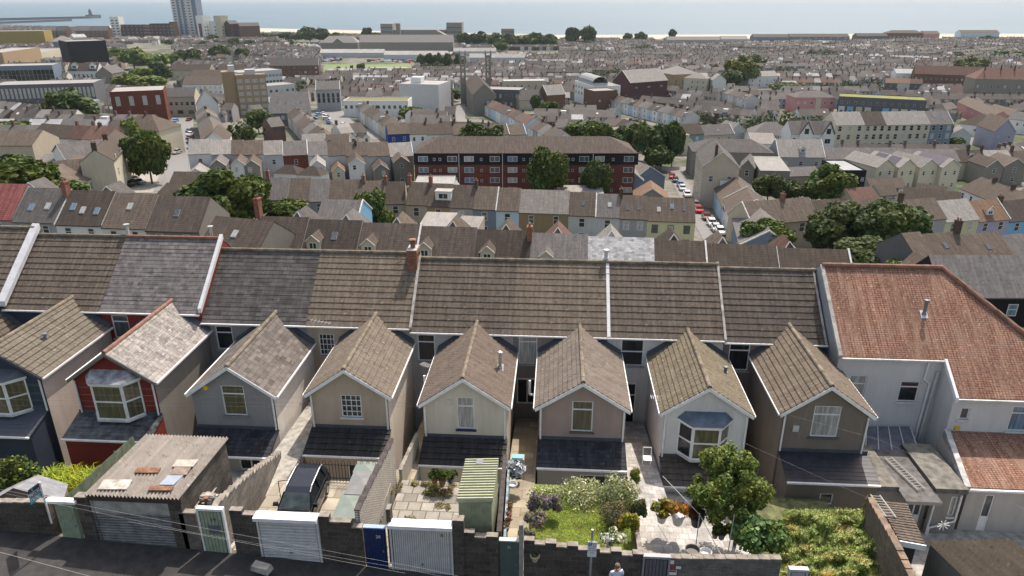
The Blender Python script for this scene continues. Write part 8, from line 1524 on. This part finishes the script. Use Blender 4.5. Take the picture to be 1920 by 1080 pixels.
tag(stuffmb.build('distant_houses'), 'dense grey-brown terraces stretching to the seafront', 'houses', kind='stuff')
# tree clumps in the gaps, as small woods
bl = []
for i, (x, y, z) in enumerate(clump):
    if i % 2 == 0: s = rf.uniform(3, 6.5); bl.append((x, y, z + s * .6, s, s, s * .8))
o = bpy.data.objects.new('distant_trees', leafmesh('distant_trees', bl, 70000, 1.5, [leafmat((.035, .055, .025)), leafmat((.07, .09, .03))], 3, .2, 1.3, extra=.3)); COL.objects.link(o); tag(o, 'clumps of far garden trees among the distant terraces', 'trees', kind='stuff')
# ---- haze
hz_ = MB(); hz_.box(-42000, -420, -90, 42000, 46000, 120, plain((1, 1, 1), 1)); hm = bpy.data.materials.new('haze'); hm.use_nodes = True; n_ = hm.node_tree; n_.nodes.remove(n_.nodes['Principled BSDF']); pv = n_.nodes.new('ShaderNodeVolumePrincipled'); pv.inputs['Color'].default_value = (.60, .70, .78, 1); pv.inputs['Density'].default_value = HAZE = .000048; pv.inputs['Anisotropy'].default_value = .2
n_.links.new(pv.outputs[0], n_.nodes['Material Output'].inputs['Volume']); ho = hz_.build('haze'); ho.data.materials.clear(); ho.data.materials.append(hm); tag(ho, kind='stuff'); ho['label'] = 'thin pale sea haze over the whole town'; ho['category'] = 'haze'
# ---- labels of everything placed by the dozen: say which landmark it stands nearest to and where
LM = [('the tall white tower', 356, 60), ('the golden hall', 40, 75), ('the black theatre box', 172, 112), ('the red brick hall', 255, 195), ('the brown office tower', 480, 180), ('the park lawn', 650, 130), ('the civic centre', 775, 70), ('the prison', 760, 92), ('the concrete grey block', 785, 172), ('the twin church towers', 900, 130), ('the white curved office', 1110, 160), ('the dark brick hall', 1210, 160),
      ('the pink house', 1530, 190), ('the green roofed flats', 1655, 190), ('the tall cream Victorian row', 1675, 240), ('the half timbered pub', 1445, 248), ('the four cream gables', 1715, 315), ('the black clad box', 1600, 305), ('the corner building', 1345, 300), ('the brick flats', 985, 310), ('the winged row', 560, 300), ('the blue ended row', 850, 245), ('the left street', 338, 270), ('the solar roofed house', 205, 290),
      ('the coloured row', 950, 400), ('the potted chimney', 490, 395), ('the red tiled roof', 1680, 560), ('the yellow house', 1260, 410), ('the red brick school', 1780, 130), ('the seafront blocks', 1560, 72), ('the marina flats', 150, 66), ('the beach', 1180, 70), ('the hipped hotel', 255, 240), ('the left car bays', 262, 345)]
ORW = ['nearest', 'second nearest', 'third nearest', 'fourth nearest', 'fifth nearest', 'sixth nearest', 'seventh nearest', 'eighth nearest', 'ninth nearest', 'tenth nearest', 'eleventh nearest', 'twelfth nearest']
bk = {}
for o, d, p in AUTO:
    a = proj(*p); best = min(LM, key=lambda l: hypot(l[1] - a[0], (l[2] - a[1]) * 2)); dx, dy = a[0] - best[1], a[1] - best[2]
    dr = ('right of' if dx > 0 else 'left of') if abs(dx) > abs(dy) * 1.6 else ('below' if dy > 0 else 'above'); bk.setdefault((d, dr, best[0]), []).append((hypot(dx, dy), o))
for (d, dr, l), L_ in bk.items():
    L_.sort(key=lambda q: q[0])
    for i, (_, o) in enumerate(L_): o['label'] = '%s, %s %s %s' % (d, (ORW[i] if i < 12 else 'number %d out,' % (i + 1)), dr, l) if len(L_) > 1 else '%s %s %s' % (d, dr, l)
